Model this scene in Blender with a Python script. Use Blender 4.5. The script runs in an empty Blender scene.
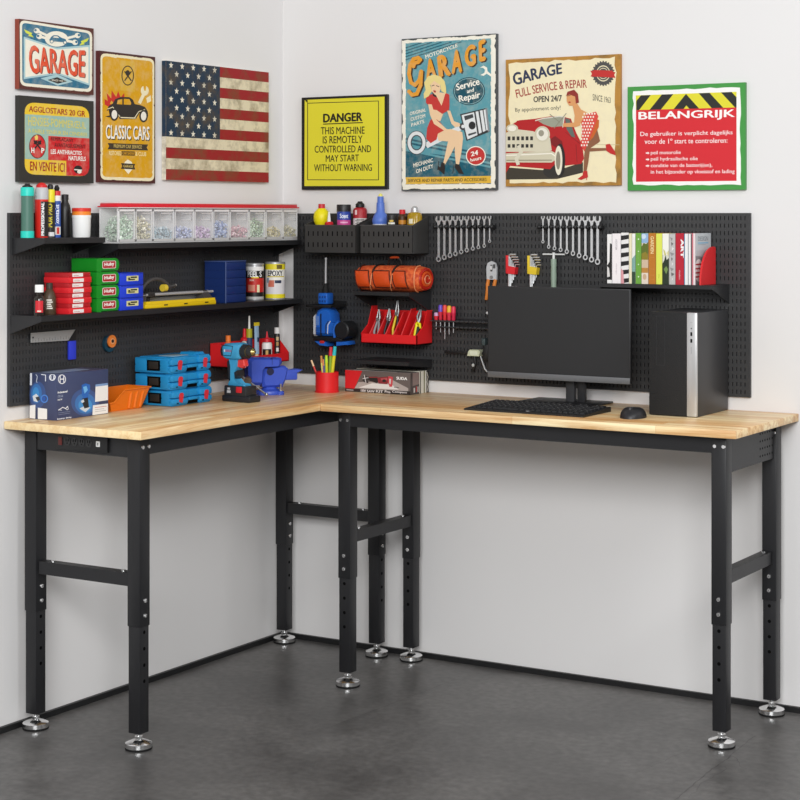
import bpy, bmesh, math, random
from mathutils import Vector, Matrix
from math import pi, sin, cos, radians
R = random.Random(7)
S = bpy.context.scene
COL = S.collection

# ------------------------------------------------------------------ camera, world, lights, exposure
cam_data = bpy.data.cameras.new('camera')
cam_data.sensor_width = 36.0
cam_data.lens = 1807.7 / 800 * 36
cam_data.shift_x = -0.0038
cam_data.shift_y = -0.2299
cam = bpy.data.objects.new('camera', cam_data)
cam.location = (3.7231, -5.2651, 1.4945)
cam.rotation_euler = (pi / 2, 0, 0.549)
COL.objects.link(cam)
S.camera = cam

world = bpy.data.worlds.new('world')
S.world = world
world.use_nodes = True
wn = world.node_tree.nodes
wn['Background'].inputs['Color'].default_value = (0.96, 0.98, 1.0, 1)
wn['Background'].inputs['Strength'].default_value = 0.32


def area_light(name, loc, target, size, energy, color=(1, 1, 1)):
    d = bpy.data.lights.new(name, 'AREA')
    d.shape = 'RECTANGLE'
    d.size, d.size_y = size
    d.energy = energy
    d.color = color
    o = bpy.data.objects.new(name, d)
    o.location = loc
    o.rotation_euler = (Vector(target) - Vector(loc)).to_track_quat('-Z', 'Y').to_euler()
    COL.objects.link(o)
    return o


area_light('studio_key', (3.4, -5.4, 2.75), (0.8, -0.2, 0.2), (2.6, 1.7), 228, (0.985, 0.995, 1.0))
area_light('side_fill', (5.1, -2.4, 3.6), (0.0, -0.9, 0.7), (1.8, 1.5), 62, (0.985, 0.995, 1.0))  # soft light added from the right to even out the left wall

S.view_settings.view_transform = 'Standard'
S.view_settings.look = 'None'
S.view_settings.gamma = 1
S.view_settings.use_curve_mapping = False
S.view_settings.exposure = 0.0

# ------------------------------------------------------------------ materials
MATS = {}


def lin(h):
    h = h.lstrip('#')
    out = []
    for i in (0, 2, 4):
        c = int(h[i:i + 2], 16) / 255
        out.append(c / 12.92 if c <= 0.04045 else ((c + 0.055) / 1.055) ** 2.4)
    return tuple(out) + (1,)


def new_mat(key):
    m = bpy.data.materials.new(key)
    m.use_nodes = True
    MATS[key] = m
    nt = m.node_tree
    return m, nt, nt.nodes['Principled BSDF']


def mat(key, hexc, rough=0.4, metal=0.0, spec=0.5, trans=0.0, alpha=1.0, ior=1.45, grunge=None, bump=0.0, bscale=200, coat=0.0):
    m, nt, p = new_mat(key)
    p.inputs['Base Color'].default_value = lin(hexc)
    p.inputs['Roughness'].default_value = rough
    p.inputs['Metallic'].default_value = metal
    p.inputs['Specular IOR Level'].default_value = spec
    p.inputs['Transmission Weight'].default_value = trans
    p.inputs['IOR'].default_value = ior
    p.inputs['Alpha'].default_value = alpha
    p.inputs['Coat Weight'].default_value = coat
    tc = nt.nodes.new('ShaderNodeTexCoord')
    if grunge:
        g, amt, sc = grunge
        n = nt.nodes.new('ShaderNodeTexNoise')
        n.inputs['Scale'].default_value = sc
        n.inputs['Detail'].default_value = 6
        n.inputs['Roughness'].default_value = 0.65
        nt.links.new(tc.outputs['Object'], n.inputs['Vector'])
        r = nt.nodes.new('ShaderNodeValToRGB')
        r.color_ramp.elements[0].position = 0.45
        r.color_ramp.elements[1].position = 0.72
        r.color_ramp.elements[0].color = (0, 0, 0, 1)
        r.color_ramp.elements[1].color = (amt, amt, amt, 1)
        nt.links.new(n.outputs['Fac'], r.inputs['Fac'])
        mx = nt.nodes.new('ShaderNodeMix')
        mx.data_type = 'RGBA'
        mx.inputs['A'].default_value = lin(hexc)
        mx.inputs['B'].default_value = lin(g)
        nt.links.new(r.outputs['Color'], mx.inputs['Factor'])
        nt.links.new(mx.outputs['Result'], p.inputs['Base Color'])
    if bump:
        n = nt.nodes.new('ShaderNodeTexNoise')
        n.inputs['Scale'].default_value = bscale
        n.inputs['Detail'].default_value = 3
        nt.links.new(tc.outputs['Object'], n.inputs['Vector'])
        b = nt.nodes.new('ShaderNodeBump')
        b.inputs['Strength'].default_value = bump
        b.inputs['Distance'].default_value = 0.002
        nt.links.new(n.outputs['Fac'], b.inputs['Height'])
        nt.links.new(b.outputs['Normal'], p.inputs['Normal'])
    return m


def getmat(key):
    if key in MATS:
        return MATS[key]
    if key.startswith('#'):
        return mat(key, key[:7], 0.42)
    if key.startswith('b#'):                      # shiny little fixings
        return mat(key, key[1:8], 0.18, spec=0.8)
    if key.startswith('p#'):                      # printed ink on a worn tin or paper panel
        return mat(key, key[1:8], 0.55, spec=0.3, grunge=('#d8cdb4', 0.25, 38))
    if key.startswith('g#'):                      # aged print
        return mat(key, key[1:8], 0.6, spec=0.25, grunge=('#6a5636', 0.75, 16))
    if key.startswith('m#'):                      # matte paper print
        return mat(key, key[1:8], 0.7, spec=0.2)
    raise KeyError(key)


mat('black_steel', '#222224', 0.42, spec=0.45, bump=0.08, bscale=900)
mat('slot_bottom', '#161617', 0.6)  # darker than the board: shade inside the slots, put into colour
mat('black_board', '#353536', 0.48, spec=0.5)
mat('slot_black', '#060606', 0.9, spec=0.1)  # near-black that paints in the shade of holes and gaps
mat('shelf_steel', '#242426', 0.42)
mat('bin_steel', '#383736', 0.45)
mat('black_plastic', '#1b1b1c', 0.45)
mat('black_rubber', '#141414', 0.75)
mat('chrome', '#f4f4f4', 0.17, metal=1.0)
mat('steel', '#c9c9c9', 0.28, metal=1.0)
mat('blade_steel', '#b4b4b4', 0.38, metal=0.35)
mat('tool_chrome', '#d6d7d8', 0.3, metal=0.85)
mat('dull_steel', '#9a9a9a', 0.4, metal=0.8)
mat('brass', '#a8935c', 0.3, metal=0.9)
mat('tray_red', '#df2226', 0.38)
mat('bosch_blue', '#1f8bc6', 0.42, bump=0.05, bscale=500)
mat('tool_blue', '#1f62c2', 0.4)
mat('vise_blue', '#3c56c0', 0.35, bump=0.25, bscale=160)
mat('bin_orange', '#e0700f', 0.42)
mat('screen', '#2b2b2c', 0.28, spec=0.35)
mat('dark_frame', '#161617', 0.4)
mat('grey_bezel', '#6f7072', 0.4, metal=0.3)
mat('silver', '#c3c3c4', 0.35, metal=0.6)
mat('clear_plastic', '#fdfcfc', 0.35, alpha=0.62, spec=0.5)
mat('frosted', '#fbfafa', 0.5, alpha=0.85)
mat('clear_front', '#fbfafa', 0.3, alpha=0.1, spec=0.5)
mat('amber_liquid', '#c8a11c', 0.15, trans=0.35)
mat('dark_glass', '#241d19', 0.15, spec=0.6)
mat('paper', '#ece9e2', 0.8)


def wall_mat(key, hexc):
    return mat(key, hexc, 0.85, spec=0.2, bump=0.06, bscale=260)


wall_mat('wall_paint', '#e3e1e0')


def wood(key, along):
    m, nt, p = new_mat(key)
    N = nt.nodes.new
    L = nt.links.new
    tc = N('ShaderNodeTexCoord')
    mp = N('ShaderNodeMapping')
    if along == 'y':
        mp.inputs['Rotation'].default_value = (0, 0, pi / 2)
    L(tc.outputs['Object'], mp.inputs['Vector'])
    br = N('ShaderNodeTexBrick')
    br.offset = 0.37
    br.offset_frequency = 2
    br.squash = 1.0
    br.inputs['Scale'].default_value = 1.0
    br.inputs['Brick Width'].default_value = 0.46
    br.inputs['Row Height'].default_value = 0.042
    br.inputs['Mortar Size'].default_value = 0.0005
    br.inputs['Mortar Smooth'].default_value = 0.4
    br.inputs['Bias'].default_value = 0.0
    br.inputs['Color1'].default_value = lin('#ffebbd')
    br.inputs['Color2'].default_value = lin('#ecc184')
    br.inputs['Mortar'].default_value = lin('#d9ab6c')
    L(mp.outputs['Vector'], br.inputs['Vector'])
    sc = N('ShaderNodeMapping')
    sc.inputs['Scale'].default_value = (3.0, 55.0, 55.0)
    L(mp.outputs['Vector'], sc.inputs['Vector'])
    n = N('ShaderNodeTexNoise')
    n.inputs['Scale'].default_value = 1.0
    n.inputs['Detail'].default_value = 6
    n.inputs['Roughness'].default_value = 0.65
    n.inputs['Distortion'].default_value = 0.6
    L(sc.outputs['Vector'], n.inputs['Vector'])
    ramp = N('ShaderNodeValToRGB')
    ramp.color_ramp.elements[0].position = 0.36
    ramp.color_ramp.elements[0].color = lin('#c8965c')
    ramp.color_ramp.elements[1].position = 0.6
    ramp.color_ramp.elements[1].color = (1, 1, 1, 1)
    L(n.outputs['Fac'], ramp.inputs['Fac'])
    mx = N('ShaderNodeMix')
    mx.data_type = 'RGBA'
    mx.blend_type = 'MULTIPLY'
    mx.inputs['Factor'].default_value = 0.7
    L(br.outputs['Color'], mx.inputs['A'])
    L(ramp.outputs['Color'], mx.inputs['B'])
    L(mx.outputs['Result'], p.inputs['Base Color'])
    p.inputs['Roughness'].default_value = 0.36
    p.inputs['Specular IOR Level'].default_value = 0.5
    b = N('ShaderNodeBump')
    b.inputs['Strength'].default_value = 0.05
    b.inputs['Distance'].default_value = 0.002
    L(n.outputs['Fac'], b.inputs['Height'])
    L(b.outputs['Normal'], p.inputs['Normal'])


wood('wood_y', 'y')
wood('wood_x', 'x')
mat('wood_end', '#fae0ae', 0.5, grunge=('#d9a966', 0.7, 45))


def floor_mat():
    m, nt, p = new_mat('concrete')
    N = nt.nodes.new
    L = nt.links.new
    tc = N('ShaderNodeTexCoord')
    n1 = N('ShaderNodeTexNoise')
    n1.inputs['Scale'].default_value = 2.6
    n1.inputs['Detail'].default_value = 9
    n1.inputs['Roughness'].default_value = 0.62
    n1.inputs['Distortion'].default_value = 0.5
    L(tc.outputs['Object'], n1.inputs['Vector'])
    n2 = N('ShaderNodeTexNoise')
    n2.inputs['Scale'].default_value = 42
    n2.inputs['Detail'].default_value = 4
    L(tc.outputs['Object'], n2.inputs['Vector'])
    r1 = N('ShaderNodeValToRGB')
    r1.color_ramp.elements[0].position = 0.32
    r1.color_ramp.elements[0].color = lin('#434140')
    r1.color_ramp.elements[1].position = 0.72
    r1.color_ramp.elements[1].color = lin('#706e6c')
    L(n1.outputs['Fac'], r1.inputs['Fac'])
    r2 = N('ShaderNodeValToRGB')
    r2.color_ramp.elements[0].position = 0.3
    r2.color_ramp.elements[0].color = (0.62, 0.62, 0.62, 1)
    r2.color_ramp.elements[1].position = 0.7
    r2.color_ramp.elements[1].color = (1.15, 1.15, 1.15, 1)
    L(n2.outputs['Fac'], r2.inputs['Fac'])
    mx = N('ShaderNodeMix')
    mx.data_type = 'RGBA'
    mx.blend_type = 'MULTIPLY'
    mx.inputs['Factor'].default_value = 0.8
    L(r1.outputs['Color'], mx.inputs['A'])
    L(r2.outputs['Color'], mx.inputs['B'])
    L(mx.outputs['Result'], p.inputs['Base Color'])
    rr = N('ShaderNodeMapRange')
    rr.inputs['To Min'].default_value = 0.26
    rr.inputs['To Max'].default_value = 0.5
    L(n1.outputs['Fac'], rr.inputs['Value'])
    L(rr.outputs['Result'], p.inputs['Roughness'])
    p.inputs['Specular IOR Level'].default_value = 0.45
    b = N('ShaderNodeBump')
    b.inputs['Strength'].default_value = 0.08
    b.inputs['Distance'].default_value = 0.002
    L(n2.outputs['Fac'], b.inputs['Height'])
    L(b.outputs['Normal'], p.inputs['Normal'])


floor_mat()


def cloth_orange():
    m, nt, p = new_mat('bag_orange')
    N = nt.nodes.new
    L = nt.links.new
    tc = N('ShaderNodeTexCoord')
    v = N('ShaderNodeTexNoise')
    v.inputs['Scale'].default_value = 90
    v.inputs['Detail'].default_value = 5
    L(tc.outputs['Object'], v.inputs['Vector'])
    r = N('ShaderNodeValToRGB')
    r.color_ramp.elements[0].color = lin('#b93a14')
    r.color_ramp.elements[0].position = 0.35
    r.color_ramp.elements[1].color = lin('#e0682e')
    r.color_ramp.elements[1].position = 0.65
    L(v.outputs['Fac'], r.inputs['Fac'])
    L(r.outputs['Color'], p.inputs['Base Color'])
    p.inputs['Roughness'].default_value = 0.7
    b = N('ShaderNodeBump')
    b.inputs['Strength'].default_value = 0.4
    b.inputs['Distance'].default_value = 0.003
    L(v.outputs['Fac'], b.inputs['Height'])
    L(b.outputs['Normal'], p.inputs['Normal'])


cloth_orange()
mat('mesh_black', '#1c1c1d', 0.75, bump=0.9, bscale=420)


# ------------------------------------------------------------------ mesh builder
class B:
    def __init__(self):
        self.v, self.f, self.m = [], [], []
        self.X = Matrix.Identity(4)

    def add(self, verts, faces, key):
        o = len(self.v)
        for p in verts:
            self.v.append(self.X @ Vector(p))
        for f in faces:
            self.f.append([o + i for i in f])
            self.m.append(key)
        return self

    def box(self, x0, x1, y0, y1, z0, z1, key, bev=0.0, seg=2):
        if bev <= 0:
            V = [(x, y, z) for z in (z0, z1) for y in (y0, y1) for x in (x0, x1)]
            F = [(0, 2, 3, 1), (4, 5, 7, 6), (0, 1, 5, 4), (2, 6, 7, 3), (0, 4, 6, 2), (1, 3, 7, 5)]
            return self.add(V, F, key)
        bm = bmesh.new()
        bmesh.ops.create_cube(bm, size=1)
        for v in bm.verts:
            v.co = Vector(((x0 + x1) / 2 + v.co.x * (x1 - x0), (y0 + y1) / 2 + v.co.y * (y1 - y0), (z0 + z1) / 2 + v.co.z * (z1 - z0)))
        bmesh.ops.bevel(bm, geom=bm.edges[:], offset=bev, segments=seg, profile=0.5, affect='EDGES', clamp_overlap=True)
        bm.verts.index_update()
        V = [v.co.copy() for v in bm.verts]
        F = [[v.index for v in f.verts] for f in bm.faces]
        bm.free()
        return self.add(V, F, key)

    def prism(self, poly, axis, a, b, key):
        """polygon in the plane across an axis ('x': (y,z), 'y': (x,z), 'z': (x,y)), extruded from a to b"""
        def pt(p, t):
            return {'x': (t, p[0], p[1]), 'y': (p[0], t, p[1]), 'z': (p[0], p[1], t)}[axis]
        n = len(poly)
        V = [pt(p, a) for p in poly] + [pt(p, b) for p in poly]
        F = [list(range(n))[::-1], list(range(n, 2 * n))]
        F += [[i, (i + 1) % n, n + (i + 1) % n, n + i] for i in range(n)]
        return self.add(V, F, key)

    def lathe(self, prof, c, key, seg=24, keys=None):
        """(r, z) profile turned about a vertical axis through c"""
        V, F = [], []
        n = len(prof)
        for r, z in prof:
            for k in range(seg):
                a = 2 * pi * k / seg
                V.append((c[0] + r * cos(a), c[1] + r * sin(a), c[2] + z))
        for i in range(n - 1):
            fs = [[i * seg + k, i * seg + (k + 1) % seg, (i + 1) * seg + (k + 1) % seg, (i + 1) * seg + k] for k in range(seg)]
            if keys:
                self.add([], [], key)
                F.append((keys[i], fs))
            else:
                F.append((key, fs))
        caps = [(F[0][0], [list(range(seg))[::-1]]), (F[-1][0], [[(n - 1) * seg + k for k in range(seg)]])]
        o = len(self.v)
        for p in V:
            self.v.append(self.X @ Vector(p))
        for kk, fs in F + caps:
            for f in fs:
                self.f.append([o + i for i in f])
                self.m.append(kk)
        return self

    def cyl(self, p0, p1, r0, key, r1=None, seg=16):
        r1 = r0 if r1 is None else r1
        p0, p1 = Vector(p0), Vector(p1)
        d = (p1 - p0)
        q = d.normalized().to_track_quat('Z', 'Y').to_matrix()
        V, F = [], []
        for p, r in ((p0, r0), (p1, r1)):
            for k in range(seg):
                a = 2 * pi * k / seg
                V.append(p + q @ Vector((r * cos(a), r * sin(a), 0)))
        F = [[k, (k + 1) % seg, seg + (k + 1) % seg, seg + k] for k in range(seg)]
        F += [list(range(seg))[::-1], list(range(seg, 2 * seg))]
        return self.add(V, F, key)

    def tube(self, pts, r, key, seg=10, closed=False):
        pts = [Vector(p) for p in pts]
        n = len(pts)
        V, F = [], []
        up = None
        for i in range(n):
            if closed:
                t = pts[(i + 1) % n] - pts[i - 1]
            else:
                t = pts[min(i + 1, n - 1)] - pts[max(i - 1, 0)]
            t.normalize()
            if up is None:
                up = Vector((0, 0, 1)) if abs(t.z) < 0.9 else Vector((1, 0, 0))
            a = t.cross(up).normalized()
            b = a.cross(t).normalized()
            up = b
            rr = r[i] if isinstance(r, (list, tuple)) else r
            for k in range(seg):
                w = 2 * pi * k / seg
                V.append(pts[i] + (a * cos(w) + b * sin(w)) * rr)
        m = n if closed else n - 1
        for i in range(m):
            j = (i + 1) % n
            for k in range(seg):
                F.append([i * seg + k, i * seg + (k + 1) % seg, j * seg + (k + 1) % seg, j * seg + k])
        if not closed:
            F += [list(range(seg))[::-1], [(n - 1) * seg + k for k in range(seg)]]
        return self.add(V, F, key)

    def ball(self, c, r, key, seg=16, sc=(1, 1, 1)):
        n = seg // 2
        V = [(c[0], c[1], c[2] - r * sc[2])]
        for i in range(1, n):
            t = -pi / 2 + pi * i / n
            for k in range(seg):
                a = 2 * pi * k / seg
                V.append((c[0] + r * sc[0] * cos(t) * cos(a), c[1] + r * sc[1] * cos(t) * sin(a), c[2] + r * sc[2] * sin(t)))
        V.append((c[0], c[1], c[2] + r * sc[2]))
        F = [[0, 1 + (k + 1) % seg, 1 + k] for k in range(seg)]
        for i in range(n - 2):
            a0 = 1 + i * seg
            F += [[a0 + k, a0 + (k + 1) % seg, a0 + seg + (k + 1) % seg, a0 + seg + k] for k in range(seg)]
        a0 = 1 + (n - 2) * seg
        F += [[a0 + k, a0 + (k + 1) % seg, len(V) - 1] for k in range(seg)]
        return self.add(V, F, key)

    def build(self, name, parent=None, world=False, label=None, cat=None, group=None, kind=None, loc=None, smooth=35):
        me = bpy.data.meshes.new(name)
        off = Vector((0, 0, 0))
        if parent is not None and world:
            off = Vector(parent['_loc']) if '_loc' in parent else parent.matrix_world.translation
        if loc is not None:
            off = Vector(loc)
        me.from_pydata([tuple(p - off) for p in self.v], [], self.f)
        keys = []
        idx = []
        for k in self.m:
            if k not in keys:
                keys.append(k)
            idx.append(keys.index(k))
        for k in keys:
            me.materials.append(getmat(k))
        me.polygons.foreach_set('material_index', idx)
        bm = bmesh.new()
        bm.from_mesh(me)
        bmesh.ops.recalc_face_normals(bm, faces=bm.faces[:])
        bm.to_mesh(me)
        bm.free()
        me.polygons.foreach_set('use_smooth', [True] * len(me.polygons))
        me.set_sharp_from_angle(angle=radians(smooth))
        me.update()
        o = bpy.data.objects.new(name, me)
        COL.objects.link(o)
        if parent is not None:
            o.parent = parent
        if loc is not None:
            o.location = loc
        tag(o, label, cat, group, kind)
        return o


def tag(o, label=None, cat=None, group=None, kind=None):
    if label:
        o['label'] = label
    if cat:
        o['category'] = cat
    if group:
        o['group'] = group
    if kind:
        o['kind'] = kind


OFF = {}


def thing(name, label, cat, loc=(0, 0, 0), rz=0.0, group=None):
    o = bpy.data.objects.new(name, None)
    o.empty_display_size = 0.03
    o.location = loc
    o.rotation_euler = (0, 0, rz)
    COL.objects.link(o)
    tag(o, label, cat, group)
    OFF[o.name] = Vector(loc)
    return o


def part(b, name, parent, label=None, world=True, smooth=35, sub=None, kind=None):
    """world=True: the builder holds world coordinates of an unrotated thing"""
    me_off = Vector((0, 0, 0))
    if world:
        root = parent
        me_off = OFF[root.name] if root.name in OFF else OFF[root.parent.name]
    b2 = B()
    b2.v = [p - me_off for p in b.v]
    b2.f, b2.m = b.f, b.m
    return b2.build(name, parent, label=label, smooth=smooth, kind=kind)


# ------------------------------------------------------------------ lettering
_TXT = {}


def text_mesh(body):
    k = body
    if k not in _TXT:
        cu = bpy.data.curves.new('lettering', 'FONT')
        cu.body = body
        cu.size = 1.0
        cu.resolution_u = 3
        cu.fill_mode = 'FRONT'
        o = bpy.data.objects.new('lettering', cu)
        COL.objects.link(o)
        bpy.context.view_layer.update()
        me = bpy.data.meshes.new_from_object(o)
        V = [(v.co.x, v.co.y) for v in me.vertices]
        F = [list(p.vertices) for p in me.polygons]
        bpy.data.objects.remove(o)
        bpy.data.curves.remove(cu)
        bpy.data.meshes.remove(me)
        x0 = min(p[0] for p in V)
        x1 = max(p[0] for p in V)
        y0 = min(p[1] for p in V)
        y1 = max(p[1] for p in V)
        V = [((p[0] - x0) / (x1 - x0), (p[1] - y0) / (y1 - y0)) for p in V]
        _TXT[k] = (V, F, x1 - x0, y1 - y0)
    return _TXT[k]


def homography(src, dst):
    """3x3 homography taking four src points to four dst points"""
    A = []
    for (x, y), (u, v) in zip(src, dst):
        A.append([x, y, 1, 0, 0, 0, -u * x, -u * y, u])
        A.append([0, 0, 0, x, y, 1, -v * x, -v * y, v])
    n = 8
    for i in range(n):
        p = max(range(i, n), key=lambda r: abs(A[r][i]))
        A[i], A[p] = A[p], A[i]
        for r in range(n):
            if r != i:
                t = A[r][i] / A[i][i]
                for c in range(i, n + 1):
                    A[r][c] -= t * A[i][c]
    return [A[i][n] / A[i][i] for i in range(n)] + [1.0]


class Face:
    """a flat printed face: artwork is written in a drawing frame whose four corners are given,
    and laid on the rectangle P0 + u*U + v*V, lifted along its normal N by thin layers"""

    def __init__(self, corners, P0, U, V, N, step=0.00015):
        self.H = homography(corners, [(0, 1), (1, 1), (1, 0), (0, 0)])
        self.P0, self.U, self.V, self.N = Vector(P0), Vector(U), Vector(V), Vector(N)
        self.fr = (1.0, 0.0, 0.0)
        self.step = step
        self.art = B()
        self.txt = []
        self.n = 0

    def frame(self, s=1.0, ox=0.0, oy=0.0):
        self.fr = (s, ox, oy)
        return self

    def map(self, p, layer):
        s, ox, oy = self.fr
        x, y = p[0] / s + ox, p[1] / s + oy
        h = self.H
        w = h[6] * x + h[7] * y + h[8]
        u = (h[0] * x + h[1] * y + h[2]) / w
        v = (h[3] * x + h[4] * y + h[5]) / w
        u = min(max(u, 0.0), 1.0)
        v = min(max(v, 0.0), 1.0)
        return self.P0 + self.U * u + self.V * v + self.N * (self.step * layer + self.n % 41 * 3.5e-6)

    def poly(self, pts, key, L=1):
        self.n += 1
        self.art.add([self.map(p, L) for p in pts], [list(range(len(pts)))], key)
        return self

    def rect(self, x0, y0, x1, y1, key, L=1):
        return self.poly([(x0, y0), (x1, y0), (x1, y1), (x0, y1)], key, L)

    def oval(self, cx, cy, rx, ry, key, L=1, n=28, rot=0.0):
        c, s = cos(rot), sin(rot)
        return self.poly([(cx + rx * cos(a) * c - ry * sin(a) * s, cy + rx * cos(a) * s + ry * sin(a) * c) for a in [2 * pi * k / n for k in range(n)]], key, L)

    def ring(self, cx, cy, rx, ry, w, key, L=1, n=28):
        P = [(cx + rx * cos(2 * pi * k / n), cy + ry * sin(2 * pi * k / n)) for k in range(n)]
        Q = [(cx + (rx - w) * cos(2 * pi * k / n), cy + (ry - w) * sin(2 * pi * k / n)) for k in range(n)]
        self.n += 1
        V = [self.map(p, L) for p in P + Q]
        self.art.add(V, [[k, (k + 1) % n, n + (k + 1) % n, n + k] for k in range(n)], key)
        return self

    def rrect(self, quad, r, key, L=1, n=6):
        """rounded quadrilateral, corners TL TR BR BL"""
        pts = []
        for i in range(4):
            c = Vector(quad[i])
            a = (Vector(quad[i - 1]) - c).normalized()
            b = (Vector(quad[(i + 1) % 4]) - c).normalized()
            for k in range(n + 1):
                t = k / n
                p0, p2 = c + a * r, c + b * r
                pts.append(tuple(p0 * (1 - t) ** 2 + c * 2 * t * (1 - t) + p2 * t ** 2))
        return self.poly(pts, key, L)

    def line(self, pts, w, key, L=1):
        for a, b in zip(pts[:-1], pts[1:]):
            a, b = Vector(a), Vector(b)
            d = (b - a)
            if d.length < 1e-6:
                continue
            d.normalize()
            n = Vector((-d.y, d.x)) * w / 2
            e = d * w * 0.25
            self.poly([tuple(a - e + n), tuple(b + e + n), tuple(b + e - n), tuple(a - e - n)], key, L)
        return self

    def text(self, body, quad, key, bold=0.02, L=6, pinch=0.0, arch=0.0, shadow=None):
        """quad TL TR BR BL in the drawing frame"""
        V, F, w, h = text_mesh(body)
        tl, tr, br, bl = [Vector(q) for q in quad]
        runs = [(Vector((0, 0)), key, L)]
        if shadow:
            runs.insert(0, (Vector(shadow[1]), shadow[0], L - 1))
        # heavier strokes: the letters are printed again, nudged sideways
        nudge = [(0, 0)] if bold <= 0.008 else [(-bold, 0), (0, 0), (bold, 0), (0, bold * 0.6), (0, -bold * 0.6)]
        tb = B()
        self.txt.append(tb)
        for o, k, l in runs:
            for du, dv in nudge:
                self.n += 1
                P = []
                for u, v in V:
                    u = (u * (w - 2 * abs(bold)) + abs(bold) + du) / w
                    vv = (v * (h - 1.2 * abs(bold)) + 0.6 * abs(bold) + dv) / h
                    if pinch:
                        vv = 0.5 + (vv - 0.5) * (1 - pinch * (1 - abs(2 * u - 1)))
                    p = (bl * (1 - u) + br * u) * (1 - vv) + (tl * (1 - u) + tr * u) * vv
                    if arch:
                        p = p - Vector((0, arch * (1 - (2 * u - 1) ** 2)))
                    P.append(self.map(p + o, l))
                tb.add(P, F, k)
        return self

    def finish(self, parent, art='artwork', txt='lettering'):
        if self.art.f:
            part(self.art, art, parent, smooth=10)
        for tb in self.txt:
            part(tb, txt, parent, smooth=10)

CRACKS = [((0.779, -0.9), (0.822, -0.2), 14, 0.004, 0.0011),
          ((1.90, -1.02), (1.877, -0.30), 40, 0.007, 0.0016),
          ((1.925, -0.92), (1.906, -0.62), 16, 0.012, 0.0010),
          ((1.722, -0.80), (1.765, -0.52), 12, 0.008, 0.0007),
          ((1.880, -0.52), (1.965, -0.61), 10, 0.012, 0.0011)]
# ------------------------------------------------------------------ room shell
def struct(b, name):
    return b.build(name, kind='structure')


b = B(); b.box(-0.1, 5.5, -6.5, 0.1, -0.08, 0.0, 'concrete'); struct(b, 'floor')
b = B(); b.box(-0.1, 0.0, -6.5, 0.1, 0.0, 3.2, 'wall_paint'); struct(b, 'wall_left')
b = B(); b.box(0.0, 5.5, 0.0, 0.1, 0.0, 3.2, 'wall_paint'); struct(b, 'wall_back')
b = B(); b.box(0.0, 0.012, -6.5, 0.0, 0.0, 0.0175, 'black_plastic'); struct(b, 'baseboard_left')
b = B(); b.box(0.012, 5.5, -0.012, 0.0, 0.0, 0.0175, 'black_plastic'); struct(b, 'baseboard_back')


def crack(name, pts, w):
    """a hairline crack: a thin ragged dark strip laid on the floor"""
    V, F = [], []
    for i, (x, y) in enumerate(pts):
        a = Vector(pts[max(i - 1, 0)])
        c = Vector(pts[min(i + 1, len(pts) - 1)])
        d = (c - a).normalized()
        n = Vector((-d.y, d.x)) * w * (0.5 + R.random()) * 0.5
        V += [(x + n.x, y + n.y, 0.0004), (x - n.x, y - n.y, 0.0004)]
    for i in range(len(pts) - 1):
        F.append([2 * i, 2 * i + 1, 2 * i + 3, 2 * i + 2])
    b = B()
    b.add(V, F, '#302e2d')
    return b.build(name, kind='structure')


def wander(p, q, n, amp):
    out = []
    off = 0
    d = (Vector(q) - Vector(p))
    m = Vector((-d.y, d.x)).normalized()
    for i in range(n + 1):
        t = i / n
        off = off * 0.7 + (R.random() - 0.5) * amp
        out.append(tuple(Vector(p) + d * t + m * off * (1 if 0 < i < n else 0)))
    return out


for i, (p, q, n, amp, w) in enumerate(CRACKS):
    crack('floor_crack_%d' % (i + 1), wander(p, q, n, amp), w)  # dark strips drawn for the floor cracks and the tile seam


# ------------------------------------------------------------------ workbenches
BT = 0.9          # worktop height
TH = 0.023


def leg_builder(x, y, facing):
    """facing: unit (dx,dy) of the bench's long side, where the bolts are"""
    h = 0.0226
    b = B()
    b.box(x - h, x + h, y - h, y + h, 0.345, BT - TH - 0.001, 'black_steel', 0.0025)
    return b


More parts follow.
